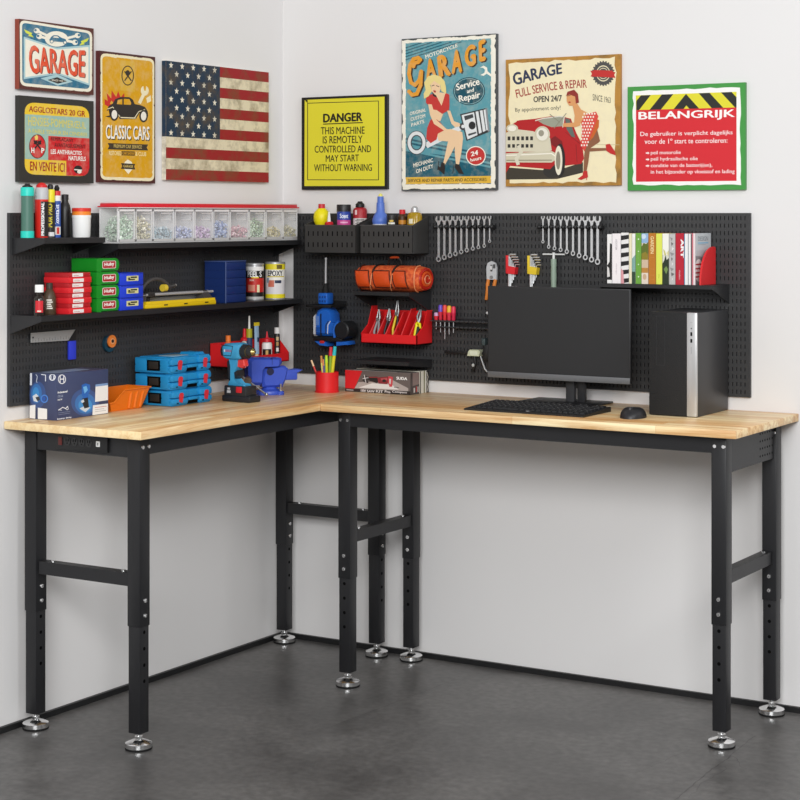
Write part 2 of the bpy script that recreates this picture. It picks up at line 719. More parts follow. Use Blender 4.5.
def make_leg(root, x, y, fx, fy):
    lg = part(leg_builder(x, y, (fx, fy)), 'leg', root)
    h = 0.0203
    b = B()
    b.box(x - h, x + h, y - h, y + h, 0.046, 0.5, 'black_steel', 0.002)
    sx, sy = (0, 1) if fx else (1, 0)             # sideways direction in the bolt face
    hole = B()
    for z in (0.329, 0.283, 0.237, 0.192):
        for o in (0.0,):
            c = Vector((x + fx * (h - 0.001) + sx * o, y + fy * (h - 0.001) + sy * o, z))
            hole.cyl(c, c + Vector((fx, fy, 0)) * 0.0013, 0.0052, 'slot_black', seg=12)
    lt = part(b, 'lower_tube', lg)
    part(hole, 'adjustment_hole', lg)
    b = B()
    b.lathe([(0.0, 0.0), (0.0375, 0.0), (0.0385, 0.002), (0.0385, 0.006)], (x, y, 0), 'black_rubber', 28)
    part(b, 'foot_pad', lg)
    b = B()
    b.lathe([(0.0, 0.006), (0.0378, 0.006), (0.0378, 0.0175), (0.036, 0.0195), (0.015, 0.027), (0.012, 0.028), (0.0, 0.028)], (x, y, 0), 'chrome', 36)
    b.cyl((x, y, 0.027), (x, y, 0.05), 0.0065, 'chrome')
    b.cyl((x, y, 0.03), (x, y, 0.036), 0.012, 'chrome', seg=6)
    part(b, 'levelling_foot', lg)
    for zz in (0.418, 0.376):
        b = B()
        c = Vector((x + fx * 0.0226, y + fy * 0.0226, zz))
        b.cyl(c, c + Vector((fx, fy, 0)) * 0.003, 0.0065, 'chrome', 0.0055, seg=14)
        b.cyl(c + Vector((fx, fy, 0)) * 0.003, c + Vector((fx, fy, 0)) * 0.0045, 0.003, 'dull_steel', seg=8)
        part(b, 'bolt', lg)
    for o in (-0.011, 0.015):
        b = B()
        c = Vector((x + fx * 0.0236 + sx * o, y + fy * 0.0236 + sy * o, 0.848))
        b.cyl(c, c + Vector((fx, fy, 0)) * 0.003, 0.006, 'chrome', 0.005, seg=14)
        part(b, 'bolt', lg)


def crossbar(root, p, q, n, z0=0.456, z1=0.493):
    """channel between two legs; n: outward direction"""
    p, q, n = Vector(p), Vector(q), Vector(n)
    b = B()
    d = (q - p).normalized()
    def slab(o0, o1, a, c):
        pts = [p + n * o0, q + n * o0, q + n * o1, p + n * o1]
        b.prism([(v.x, v.y) for v in pts], 'z', a, c, 'black_steel')
    slab(0.012, 0.016, z0, z1)
    slab(-0.016, 0.012, z1 - 0.004, z1)
    slab(-0.016, -0.012, z0, z1 - 0.004)
    cb = part(b, 'crossbar', root)
    for t in (0.12, 0.9):
        c = p.lerp(q, t)
        b = B()
        b.cyl((c.x, c.y, z1), (c.x, c.y, z1 + 0.004), 0.006, 'chrome', seg=10)
        part(b, 'screw', cb)


# left bench, running along the left wall
LB = thing('workbench', 'workbench against the left wall with power strip on its end panel', 'workbench', (0.25, -0.7, 0))
b = B(); b.box(0.002, 0.512, -1.399, -0.002, BT - TH, BT, 'wood_y', 0.0025)
for f in range(len(b.f)):
    ys = [b.v[i].y for i in b.f[f]]
    if max(ys) < -1.395:
        b.m[f] = 'wood_end'
part(b, 'worktop', LB, label='pale butcher-block top of the left bench')
for x, y, f in ((0.443, -1.325, 1), (0.056, -1.325, 1), (0.443, -0.074, 1), (0.06, -0.074, 1)):
    make_leg(LB, x, y, f, 0)
b = B()
b.box(0.461, 0.4645, -1.3035, -0.06, 0.826, BT - TH - 0.001, 'black_steel')
b.box(0.44, 0.461, -1.3035, -0.06, BT - TH - 0.005, BT - TH - 0.001, 'black_steel')
part(b, 'front_rail', LB)
b = B()
b.box(0.041, 0.0445, -1.3035, -0.06, 0.826, BT - TH - 0.001, 'black_steel')
part(b, 'rear_rail', LB)
b = B()
b.box(0.0835, 0.4215, -1.3465, -1.3425, 0.818, BT - TH - 0.001, 'black_steel')
part(b, 'end_panel', LB)
b = B()
b.box(0.0835, 0.4215, -0.0565, -0.0525, 0.805, BT - TH - 0.001, 'black_steel')
part(b, 'end_panel', LB)
crossbar(LB, (0.0835, -1.325), (0.4215, -1.325), (0, -1))
crossbar(LB, (0.0835, -0.074), (0.4215, -0.074), (0, -1))
# power strip on the left end
ps = thing('power_strip', 'black power strip with outlets and red switch on the bench end panel', 'power strip', (0.257, -1.3468, 0.826))
b = B(); b.box(0.160, 0.354, -1.355, -1.3468, 0.826, 0.874, 'black_plastic', 0.002)
part(b, 'housing', ps)
b = B(); b.box(0.172, 0.186, -1.357, -1.355, 0.838, 0.862, '#5e211d', 0.001)
part(b, 'switch', ps, label='red rocker switch')
for i in range(4):
    xx = 0.206 + i * 0.027
    b = B()
    b.cyl((xx, -1.355, 0.85), (xx, -1.3565, 0.85), 0.0118, '#2b2b2c', seg=20)
    for dx in (-0.004, 0.004):
        b.box(xx + dx - 0.001, xx + dx + 0.001, -1.3572, -1.3564, 0.85, 0.858, 'slot_black')
    b.cyl((xx, -1.3564, 0.845), (xx, -1.3572, 0.845), 0.002, 'slot_black', seg=8)
    part(b, 'outlet', ps)
b = B(); b.box(0.314, 0.328, -1.3575, -1.355, 0.842, 0.858, '#e8e8e6', 0.001)
b.box(0.318, 0.324, -1.358, -1.3574, 0.846, 0.854, '#8a8a88')
part(b, 'charging_port', ps, label='white charging port')
# hook behind the left frame
hk = B()
hk.tube([(0.4205, -1.325, 0.752), (0.415, -1.325, 0.752), (0.411, -1.325, 0.745), (0.411, -1.325, 0.72), (0.4135, -1.325, 0.709), (0.4185, -1.325, 0.706), (0.4205, -1.325, 0.711)], 0.0022, 'dull_steel', 8)
hk.build('wire_hook', label='small wire hook on the inside of the left front leg', cat='hook', loc=(0.413, -1.325, 0.706))

# right bench, running along the back wall
RB = thing('workbench', 'long workbench against the back wall carrying the computer', 'workbench', (1.2, -0.26, 0))
b = B(); b.box(0.514, 1.9, -0.521, -0.002, BT - TH, BT, 'wood_x', 0.0025)
part(b, 'worktop', RB, label='pale butcher-block top of the right bench')
for x, y in ((0.573, -0.452), (0.573, -0.063), (1.831, -0.452), (1.837, -0.063)):
    make_leg(RB, x, y, 0, -1)
b = B()
b.box(0.59, 1.8095, -0.4735, -0.47, 0.828, BT - TH - 0.001, 'black_steel')
b.box(0.59, 1.8095, -0.47, -0.45, BT - TH - 0.005, BT - TH - 0.001, 'black_steel')
part(b, 'front_rail', RB)
b = B(); b.box(0.5945, 1.8095, -0.0445, -0.041, 0.828, BT - TH - 0.001, 'black_steel')
part(b, 'rear_rail', RB)
b = B(); b.box(0.5525, 0.556, -0.4305, -0.0845, 0.82, BT - TH - 0.001, 'black_steel')
part(b, 'end_panel', RB)
b = B(); b.box(1.849, 1.8515, -0.4305, -0.0845, 0.772, BT - TH - 0.001, 'black_steel')
ep = part(b, 'end_panel', RB)
b = B()
for i in range(6):
    for j in range(4):
        y = -0.2 + i * 0.02
        z = 0.79 + j * 0.022
        b.cyl((1.8513, y, z), (1.8518, y, z), 0.0035, 'slot_black', seg=10)
part(b, 'perforation', ep)
crossbar(RB, (0.573, -0.4305), (0.573, -0.0845), (1, 0))
crossbar(RB, (1.831, -0.4305), (1.831, -0.0845), (1, 0))


# ------------------------------------------------------------------ pegboards: steel sheets with pressed slots
def pegboard(name, label, u0, u1, z0, z1, place, pu, pz):
    """sheet with real recessed slots; place(u, z, depth) gives the world point, depth 0 = front face"""
    nu = int((u1 - u0 - 0.008) / pu)
    nz = int((z1 - z0 - 0.008) / pz)
    mu = (u1 - u0 - nu * pu) / 2
    mz = (z1 - z0 - nz * pz) / 2
    b = B()
    us, vs = 0.0016, 0.0060
    V, F = [], []
    def q(pts):
        o = len(V)
        V.extend(place(*p) for p in pts)
        F.append([o, o + 1, o + 2, o + 3])
    SV, SF = [], []
    def qs(pts):
        o = len(SV)
        SV.extend(place(*p) for p in pts)
        SF.append([o, o + 1, o + 2, o + 3])
    for i in range(nu):
        for j in range(nz):
            a0 = u0 + mu + i * pu
            a1 = a0 + pu
            c0 = z0 + mz + j * pz
            c1 = c0 + pz
            uc, zc = (a0 + a1) / 2, (c0 + c1) / 2
            x0, x1, y0, y1 = uc - us, uc + us, zc - vs, zc + vs
            q([(a0, c0, 0), (a1, c0, 0), (x1, y0, 0), (x0, y0, 0)])
            q([(a1, c0, 0), (a1, c1, 0), (x1, y1, 0), (x1, y0, 0)])
            q([(a1, c1, 0), (a0, c1, 0), (x0, y1, 0), (x1, y1, 0)])
            q([(a0, c1, 0), (a0, c0, 0), (x0, y0, 0), (x0, y1, 0)])
            d = 0.005
            q([(x0, y0, 0), (x1, y0, 0), (x1, y0, d), (x0, y0, d)])
            q([(x1, y0, 0), (x1, y1, 0), (x1, y1, d), (x1, y0, d)])
            q([(x1, y1, 0), (x0, y1, 0), (x0, y1, d), (x1, y1, d)])
            q([(x0, y1, 0), (x0, y0, 0), (x0, y0, d), (x0, y1, d)])
            qs([(x0, y0, d), (x1, y0, d), (x1, y1, d), (x0, y1, d)])
    b.add(V, F, 'black_board')
    b.add(SV, SF, 'slot_bottom')
    # margins and folded edges
    def qq(pts):
        b.add([place(*p) for p in pts], [[0, 1, 2, 3]], 'black_board')
    A0, A1, C0, C1 = u0 + mu, u1 - mu, z0 + mz, z1 - mz
    qq([(u0, z0, 0), (u1, z0, 0), (A1, C0, 0), (A0, C0, 0)])
    qq([(u1, z0, 0), (u1, z1, 0), (A1, C1, 0), (A1, C0, 0)])
    qq([(u1, z1, 0), (u0, z1, 0), (A0, C1, 0), (A1, C1, 0)])
    qq([(u0, z1, 0), (u0, z0, 0), (A0, C0, 0), (A0, C1, 0)])
    d = 0.0115
    qq([(u0, z0, 0), (u1, z0, 0), (u1, z0, d), (u0, z0, d)])
    qq([(u1, z0, 0), (u1, z1, 0), (u1, z1, d), (u1, z0, d)])
    qq([(u1, z1, 0), (u0, z1, 0), (u0, z1, d), (u1, z1, d)])
    qq([(u0, z1, 0), (u0, z0, 0), (u0, z0, d), (u0, z1, d)])
    qq([(u0, z0, d), (u1, z0, d), (u1, z1, d), (u0, z1, d)])
    me = b
    o = B()
    o.v, o.f, o.m = b.v, b.f, b.m
    c = place((u0 + u1) / 2, z0, d)
    return o.build(name, label=label, cat='pegboard', loc=c, smooth=20)


pegboard('pegboard', 'black slotted pegboard on the left wall', -1.385, -0.04, 0.941, 1.504, lambda u, z, d: (0.012 - d, u, z), 0.0133, 0.0231)
pegboard('pegboard', 'long black slotted pegboard on the back wall', 0.055, 1.75, 0.941, 1.504, lambda u, z, d: (u, -0.012 + d, z), 0.0133, 0.0231)
PX = 0.0125     # just in front of the left board
PY = -0.0125    # just in front of the back board


# ------------------------------------------------------------------ wall shelves
def shelf_left(label, y0, y1, z, depth, drop=0.06):
    t = thing('wall_shelf', label, 'shelf', (PX, (y0 + y1) / 2, z - 0.01))
    b = B()
    b.box(PX, PX + depth, y0, y1, z - 0.003, z, 'shelf_steel')
    b.box(PX + depth - 0.003, PX + depth, y0, y1, z - 0.016, z - 0.003, 'shelf_steel')
    b.box(PX, PX + 0.003, y0, y1, z - 0.03, z - 0.003, 'shelf_steel')
    part(b, 'shelf_plate', t)
    for y in (y0 + 0.001, y1 - 0.004):
        b = B()
        b.prism([(PX, z - 0.003), (PX + depth - 0.003, z - 0.003), (PX + depth - 0.003, z - 0.016), (PX, z - drop)], 'y', y, y + 0.003, 'shelf_steel')
        part(b, 'bracket', t)
    return t


shelf_left('short black shelf at the left end of the left wall, holding spray cans', -1.376, -1.112, 1.431, 0.125, 0.05)
shelf_left('black shelf under the clear parts organiser', -1.045, -0.070, 1.411, 0.118)
shelf_left('long black shelf holding red, green and blue storage cases', -1.386, -0.070, 1.207, 0.122, 0.055)


def shelf_back(label, x0, x1, z, depth, drop=0.07):
    t = thing('wall_shelf', label, 'shelf', ((x0 + x1) / 2, PY, z - 0.01))
    b = B()
    b.box(x0, x1, PY - depth, PY, z - 0.003, z, 'shelf_steel')
    b.box(x0, x1, PY - depth, PY - depth + 0.003, z - 0.012, z - 0.003, 'shelf_steel')
    b.box(x0, x1, PY - 0.003, PY, z - 0.03, z - 0.003, 'shelf_steel')
    part(b, 'shelf_plate', t)
    for x in (x0 + 0.001, x1 - 0.004):
        b = B()
        b.prism([(PY, z - 0.003), (PY - depth + 0.003, z - 0.003), (PY - depth + 0.003, z - 0.012), (PY, z - drop)], 'x', x, x + 0.003, 'shelf_steel')
        part(b, 'bracket', t)
    return t


shelf_back('black shelf under the orange tool bag', 0.40, 0.622, 1.241, 0.145)
shelf_back('empty black shelf above the cartons on the bench', 0.40, 0.626, 1.011, 0.155, 0.028)
shelf_back('black shelf at the right holding a row of books', 1.31, 1.684, 1.286, 0.142, 0.06)

# ------------------------------------------------------------------ wall signs
def sign(name, label, cat, side, u0, u1, z0, z1, t, corners, front, edge):
    """a panel hung flat on the left ('L') or back ('B') wall, with a printed face"""
    um = (u0 + u1) / 2
    root = thing(name, label, cat, (0.001, um, z0) if side == 'L' else (um, -0.001, z0))
    b = B()
    if side == 'L':
        b.box(0.001, t, u0, u1, z0, z1, edge)
        f = Face(corners, (t, u0, z0), (0, u1 - u0, 0), (0, 0, z1 - z0), (1, 0, 0))
    else:
        b.box(u0, u1, -t, -0.001, z0, z1, edge)
        f = Face(corners, (u0, -t, z0), (u1 - u0, 0, 0), (0, 0, z1 - z0), (0, -1, 0))
    part(b, 'panel', root)
    f.poly(corners, front, 1)
    return root, f


def wear(f, quad, n, size, key, L, edge_only=True):
    """chipped paint along the rim of a tin sign; quad is the area in the drawing frame"""
    q = [Vector(p) for p in quad]
    for _ in range(n):
        e = R.randrange(4)
        t = R.random()
        c = q[e].lerp(q[(e + 1) % 4], t)
        k = R.randint(5, 8)
        s = size * (0.35 + R.random())
        d = (q[(e + 1) % 4] - q[e]).normalized()
        st = 1.0 + R.random() * 2.0
        pts = []
        for i in range(k):
            a = 2 * pi * i / k
            r = s * (0.5 + 0.5 * R.random())
            v = d * cos(a) * r * st + Vector((-d.y, d.x)) * sin(a) * r * 0.6
            pts.append(tuple(c + v))
        f.poly(pts, key, L)


# 1 -- blue GARAGE sign
r, f = sign('tin_sign', 'small blue tin sign reading GARAGE with crossed wrenches and car emblem', 'sign', 'L', -1.353, -1.028, 1.866, 2.07, 0.018,
            [(19.2, 20), (93.7, 27.5), (93.7, 94.5), (19.2, 89.5)], '#57261f', '#8a3a28')
f.frame(8.889, 10, 10)
f.rrect([(86, 98), (731, 180), (729, 728), (90, 680)], 55, 'p#f0ead6', 2)
f.rrect([(106, 122), (708, 200), (706, 700), (108, 655)], 40, 'p#2f6f8c', 3)
f.poly([(120, 246), (415, 335), (708, 304), (708, 668), (420, 572), (120, 622)], 'p#a9cbd0', 4)
f.poly([(134, 266), (415, 352), (696, 322), (696, 648), (420, 556), (134, 604)], 'p#f3eddb', 5)
f.oval(410, 258, 112, 76, 'p#2f6f8c', 4)
f.oval(410, 258, 104, 69, 'p#f3eddb', 5)
for a, c in (((235, 190), (330, 232)), ((258, 240), (330, 256)), ((598, 222), (500, 250)), ((575, 284), (500, 272))):
    f.line([a, c], 22, 'p#f3eddb', 4)
    f.oval(a[0], a[1], 26, 24, 'p#f3eddb', 4)
    f.oval(a[0] - (12 if a[0] < 400 else -12), a[1] - 4, 11, 11, 'p#2f6f8c', 5)
for m in (1, -1):
    def bx(x, y, m=m):
        return (x if m > 0 else 822 - x, y + (0 if m > 0 else 60 + (x - 125) * 0.0))
    f.poly([bx(*p) for p in [(122, 180), (196, 213), (186, 224), (208, 250), (160, 238), (168, 226), (138, 212)]], 'p#d8df3a', 4)
f.poly([(345, 268), (362, 240), (384, 226), (420, 226), (452, 246), (490, 258), (498, 282), (470, 286), (400, 282), (352, 284)], 'p#2f6f8c', 6)
f.poly([(376, 246), (388, 235), (416, 235), (434, 250)], 'p#f3eddb', 7)
for cx, cy in ((366, 282), (484, 288)):
    f.oval(cx, cy, 17, 17, 'p#2f6f8c', 7)
    f.oval(cx, cy, 11, 11, 'p#f3eddb', 8)
f.text('GARAGE', [(158, 312), (668, 350), (662, 600), (172, 572)], 'p#e2502e', 0.03, 8, 0.16, 0, ('p#5a2a2a', (7, 6)))
f.poly([(268, 612), (415, 572), (556, 636), (420, 674)], 'p#a9cbd0', 6)
f.poly([(330, 625), (415, 598), (502, 634), (420, 656)], 'p#1e1e20', 7)
f.text('SINCE 1955', [(366, 616), (466, 624), (466, 640), (366, 632)], 'p#f3eddb', 0.02, 8)
wear(f, [(98, 110), (720, 190), (718, 714), (98, 668)], 26, 9, 'p#f0ead6', 4)
wear(f, [(86, 98), (731, 180), (729, 728), (90, 680)], 22, 7, '#57261f', 3)
f.finish(r)

# 2 -- black square panel with the French advertisement
r, f = sign('wall_sign', 'black square panel with yellow and red French coal advertisement ending EN VENTE ICI', 'sign', 'L', -1.352, -1.028, 1.595, 1.847, 0.018,
            [(19.5, 96), (93.7, 100.5), (93.7, 183), (19.5, 182)], '#2b2a27', '#2b2a27')
f.frame(8.889, 10, 95)
f.rrect([(130, 68), (704, 100), (704, 722), (130, 708)], 95, 'p#ecc531', 2)
f.poly([(131, 176), (703, 198), (704, 420), (131, 400)], 'p#9bbcae', 3)
f.poly([(131, 390), (338, 395), (338, 580), (131, 572)], 'p#9bbcae', 3)
f.poly([(338, 364), (704, 382), (704, 618), (703, 650), (690, 690), (664, 712), (620, 718), (498, 715), (498, 584), (338, 579)], 'p#cf2128', 4)
f.text('AGGLOSTARS 20 GR', [(166, 100), (668, 138), (667, 190), (166, 152)], 'p#a3241c', 0.02, 6)
f.text('HENSIES-POMMERŒUL', [(160, 194), (672, 236), (672, 298), (160, 276)], 'p#d9cc63', 0.01, 6)
f.text('A FAIBLE TENEUR EN CENDRES', [(160, 302), (684, 332), (684, 364), (160, 340)], 'p#d9cc63', 0.01, 6)
f.oval(242, 460, 75, 108, 'p#4a2420', 4)
f.oval(242, 460, 69, 101, 'p#cf2128', 5)
f.line([(200, 500), (272, 410)], 13, '#1b1718', 6)
f.line([(284, 500), (212, 410)], 13, '#1b1718', 6)
f.poly([(208, 436), (214, 412), (236, 408), (244, 424), (226, 444)], '#1b1718', 7)
f.poly([(276, 440), (270, 412), (250, 408), (240, 424), (258, 446)], '#1b1718', 7)
f.poly([(222, 402), (216, 374), (236, 356), (246, 374), (244, 400)], '#f1d36a', 6)
f.text('H', [(186, 470), (214, 472), (214, 520), (186, 518)], '#f3efe6', 0.04, 7)
f.text('P', [(274, 472), (302, 474), (302, 520), (274, 518)], '#f3efe6', 0.04, 7)
f.text('REMPLAÇANT', [(362, 372), (562, 388), (562, 424), (362, 412)], '#3a1516', 0.015, 6)
f.text('AVANTAGEUSEMENT', [(392, 424), (668, 440), (668, 474), (392, 462)], '#3a1516', 0.015, 6)
f.text('LES ANTHRACITES', [(360, 482), (636, 496), (636, 532), (360, 524)], '#f3efe6', 0.03, 6)
f.text('NATURELS', [(518, 538), (672, 545), (672, 584), (518, 580)], '#f3efe6', 0.03, 6)
f.text('EN VENTE ICI', [(176, 592), (484, 604), (484, 686), (176, 674)], 'p#a3241c', 0.02, 6)
f.oval(603, 660, 38, 36, '#1b1718', 6)
f.oval(614, 680, 20, 16, '#efe9dc', 7)
f.poly([(568, 656), (640, 662), (636, 670), (566, 666)], '#efe9dc', 7)
f.finish(r)

# 3 -- yellow CLASSIC CARS sign
r, f = sign('tin_sign', 'tall yellow tin sign with black old car and flames reading CLASSIC CARS', 'sign', 'L', -0.999, -0.73, 1.599, 2.005, 0.016,
            [(100, 50.7), (155.7, 56.7), (155.7, 183.7), (100, 182)], '#4a1d1d', '#5a2222')
f.frame(4, 0, 0)
f.rrect([(404, 212), (619, 234), (619, 726), (404, 718)], 24, 'p#efe4bd', 2)
f.rrect([(411, 224), (612, 244), (612, 714), (411, 706)], 18, 'p#d9a00c', 3)
f.poly([(482, 240), (540, 246), (540, 368), (482, 362)], 'p#d9ac38', 4)
f.ring(512, 302, 25, 40, 4, '#2a2118', 5)
f.line([(500, 286), (526, 322)], 5, '#2a2118', 5)
f.line([(526, 286), (500, 322)], 5, '#2a2118', 5)
f.oval(512, 292, 9, 12, '#2a2118', 5)
f.poly([(420, 418), (420, 396), (432, 404), (428, 372), (446, 394), (448, 362), (466, 388), (474, 364), (484, 390), (498, 372), (500, 420), (440, 430)], '#c8281e', 5)
f.poly([(440, 416), (446, 402), (454, 410), (462, 396), (468, 410), (480, 404), (476, 420)], 'p#d9a00c', 6)
f.line([(560, 410), (580, 368)], 13, 'p#efe4bd', 5)
f.oval(580, 362, 16, 20, 'p#efe4bd', 5)
f.poly([(574, 340), (586, 340), (584, 362), (578, 362)], 'p#d9a00c', 6)
f.poly([(586, 392), (604, 380), (606, 404), (590, 412)], 'p#efe4bd', 5)
K = '#2a2421'
f.poly([(422, 466), (440, 462), (436, 440), (428, 444), (436, 424), (452, 414), (462, 396), (484, 388), (518, 388), (532, 398), (540, 416), (562, 420), (582, 428), (592, 446), (594, 464), (584, 470), (560, 450), (544, 476), (480, 476), (470, 450), (452, 440), (440, 470)], K, 6)
f.poly([(468, 416), (472, 400), (490, 396), (490, 418)], 'p#d9a00c', 7)
f.poly([(496, 418), (496, 395), (518, 396), (526, 412), (524, 419)], 'p#d9a00c', 7)
f.line([(484, 470), (542, 472)], 4, 'p#efe4bd', 7)
f.line([(540, 470), (556, 446), (580, 438)], 3, 'p#efe4bd', 7)
f.line([(432, 436), (452, 428), (466, 446), (480, 466)], 3, 'p#efe4bd', 7)
for cx, cy in ((458, 458), (575, 464)):
    f.oval(cx, cy, 17, 25, K, 8)
    f.oval(cx, cy, 11, 18, '#efe9dc', 9)
f.text('CLASSIC CARS', [(424, 498), (599, 506), (599, 561), (424, 555)], '#f6f0e2', 0.025, 8, 0, 0, ('#2a2118', (2.5, 4)))
f.poly([(432, 572), (594, 578), (588, 590), (594, 602), (432, 597), (438, 584)], '#3a2f22', 5)
f.text('PREMIUM CAR SERVICE', [(456, 577), (568, 581), (568, 595), (456, 591)], '#d9bd6a', 0.015, 7)
f.text('RESTORED', [(437, 603), (486, 605), (486, 622), (437, 620)], '#f2e3a8', 0.02, 6)
f.poly([(488, 604), (540, 606), (540, 623), (488, 621)], '#5a4520', 5)
f.text('CAR SHOW', [(491, 607), (537, 609), (537, 620), (491, 618)], '#dfa012', 0.015, 7)
f.text('& CLUB', [(543, 607), (586, 609), (586, 625), (543, 623)], '#f2e3a8', 0.02, 6)
f.poly([(500, 648), (512, 638), (528, 648), (534, 674), (514, 696), (494, 672)], '#f2ead0', 5)
f.poly([(485, 652), (542, 656), (538, 666), (542, 678), (485, 675), (490, 664)], '#3a2f22', 6)
f.text('GARAGE', [(494, 659), (533, 661), (533, 671), (494, 669)], '#d9bd6a', 0.02, 7)
wear(f, [(410, 224), (613, 244), (613, 716), (410, 708)], 34, 5, 'p#efe4bd', 4)
wear(f, [(404, 212), (619, 234), (619, 726), (404, 718)], 26, 4, '#4a1d1d', 3)
f.finish(r)

# 4 -- flag panel
r, f = sign('flag_panel', 'aged stars and stripes flag printed on a wall panel', 'wall art', 'L', -0.678, -0.11, 1.612, 1.9975, 0.018,
            [(166, 61), (268.7, 72), (268.7, 182), (166, 180)], 'g#e2d6b8', 'g#e2d6b8')
f.frame(1, 0, 0)
def fq(u, v):
    """fraction of the panel to photo frame of its corners"""
    t = Vector((166, 61)).lerp(Vector((268.7, 72)), u)
    d = Vector((166, 180)).lerp(Vector((268.7, 182)), u)
    return tuple(t.lerp(d, v))
f.H = homography([(0, 0), (1, 0), (1, 1), (0, 1)], [(0, 1), (1, 1), (1, 0), (0, 0)])
f.art = B()
for k in range(11):
    v0, v1 = k / 11, (k + 1) / 11
    u0 = 0.0
    key = 'g#9c2529' if k % 2 == 0 else 'g#e2d6b8'
    f.poly([(u0, v0), (1, v0), (1, v1), (u0, v1)], key, 1)
f.rect(0, 0, 0.505, 7 / 11, 'g#24384c', 3)
for i in range(9):
    n = 5 if i % 2 == 0 else 4
    for j in range(n):
        cu = 0.045 + (j + (0 if n == 5 else 0.5)) * 0.102
        cv = 0.035 + i * 0.071
        pts = []
        for k in range(10):
            rr = 0.030 if k % 2 == 0 else 0.0125
            a = -pi / 2 + k * pi / 5
            pts.append((cu + rr * cos(a) * 0.72, cv + rr * sin(a) * 1.0))
        f.poly(pts, 'g#e8e2cf', 4)
f.finish(r, art='flag_print')
# the print wraps round the visible left edge of the panel
b = B()
for k in range(7, 11):
    z1 = 1.9975 - k / 11 * 0.3855
    z0 = 1.9975 - (k + 1) / 11 * 0.3855
    b.box(0.0015, 0.0178, -0.6783, -0.678, z0, z1, 'g#e8e0cc')
b.box(0.0015, 0.0178, -0.6783, -0.678, 1.9975 - 7 / 11 * 0.3855, 1.9975, 'g#24384c')
part(b, 'wrapped_edge', r)

# 5 -- DANGER sign
r, f = sign('warning_sign', 'yellow DANGER sign in a black frame warning of a remotely controlled machine', 'sign', 'B', 0.092, 0.447, 1.587, 1.912, 0.014,
            [(301.5, 97.8), (388, 93.7), (388, 188.6), (301.5, 190.5)], '#161616', '#161616')
f.frame(3.636, 290, 20)
f.poly([(53, 291), (347, 277), (347, 602), (52, 606)], '#dfd633', 2)
f.poly([(53, 291), (64, 291), (64, 303)], '#161616', 3)
f.line([(64, 303), (325, 293), (325, 580), (64, 583), (64, 303)], 2.6, '#23231f', 3)
f.text('DANGER', [(121, 341), (266, 334), (266, 367), (121, 374)], '#1a1a18', 0.045, 4)
f.line([(122, 379), (267, 372)], 3.5, '#1a1a18', 4)
for s, x0, x1, y0, y1 in (('THIS MACHINE', 113, 274, 388, 415), ('IS REMOTELY', 120, 266, 421, 448), ('CONTROLLED AND', 90, 298, 456, 482),
                          ('MAY START', 131, 253, 490, 515), ('WITHOUT WARNING', 88, 301, 524, 550)):
    f.text(s, [(x0, y0 + 2), (x1, y0 - 2), (x1, y1 - 2), (x0, y1 + 2)], '#1a1a18', 0.012, 4)
f.finish(r)

# 6 -- motorcycle GARAGE poster
r, f = sign('tin_sign', 'tall teal MOTORCYCLE GARAGE tin sign with blonde woman in red sitting on a piston', 'sign', 'B', 0.508, 0.873, 1.581, 2.097, 0.018,
            [(402, 38.7), (496.8, 33.7), (496.8, 189.7), (402, 191)], '#4c5152', '#45494a')
f.frame(8, 400, 35)
T, DT, CR = 'p#5b9aa5', 'p#175a6c', 'p#f2eedf'
f.poly([(18, 36), (772, -2), (770, 1226), (18, 1240)], CR, 2)
f.poly([(48, 62), (735, 28), (735, 1190), (48, 1198)], T, 3)
f.poly([(48, 930), (735, 1000), (735, 1190), (48, 1198)], DT, 4)
for k in range(5):
    y0 = 100 + k * 24
    f.line([(50, y0), (50 + (y0 - 62) / 0.30, 62 - (y0 - 62) * 0.05)], 9, DT, 4)
for k in range(4):
    o = k * 30
    f.poly([(48, 822 + o), (735, 958 + o), (735, 974 + o), (48, 838 + o)], DT if k < 2 else T, 5)
f.poly([(48, 1140), (735, 1126), (735, 1184), (48, 1196)], 'p#e2b43c', 6)
f.text('SERVICE AND REPAIR PARTS AND ACCESSORIES', [(66, 1154), (700, 1142), (700, 1168), (66, 1180)], '#4a3a1c', 0.012, 8)
f.text('MOTORCYCLE', [(205, 160), (466, 66), (468, 96), (212, 192)], 'p#efe9d8', 0.02, 8)
OG, SH = 'p#e39a2c', '#3a2a1e'
# hand-lettered GARAGE with a big swash G
def strokes(pts, w, key, L):
    f.line(pts, w, key, L)
    for p in pts:
        f.oval(p[0], p[1], w / 2, w / 2, key, L, 12)
Gs = [(112, 250), (120, 222), (150, 216), (168, 196), (150, 180), (112, 190), (84, 240), (76, 310), (92, 380), (124, 400), (160, 360), (172, 300), (176, 290), (170, 400), (140, 470), (100, 478), (76, 450)]
for dx, dy, k, L in ((12, 8, SH, 7), (0, 0, OG, 8)):
    strokes([(p[0] + dx, p[1] + dy) for p in Gs], 30, k, L)
for ch, q in (('A', [(206, 196), (282, 172), (296, 330), (216, 352)]), ('R', [(300, 168), (388, 140), (420, 322), (318, 346)]),
              ('A', [(416, 128), (500, 104), (506, 300), (420, 316)]), ('G', [(522, 92), (612, 66), (616, 244), (526, 262)]),
              ('E', [(634, 50), (692, 28), (694, 206), (640, 218)])):
    f.text(ch, q, OG, 0.055, 8, 0, 0, (SH, (11, 8)))
f.poly([(648, 262), (676, 246), (704, 262), (708, 292), (740, 318), (736, 334), (700, 310), (676, 328), (650, 320), (682, 304), (688, 280), (672, 264)], CR, 6)
f.oval(560, 450, 128, 112, '#1d4450', 5)
f.oval(560, 450, 120, 104, 'p#8fbcc0', 6)
f.oval(560, 450, 116, 100, 'p#17505f', 7)
f.text('Service', [(452, 392), (640, 340), (646, 398), (460, 446)], '#f3efe2', 0.03, 8)
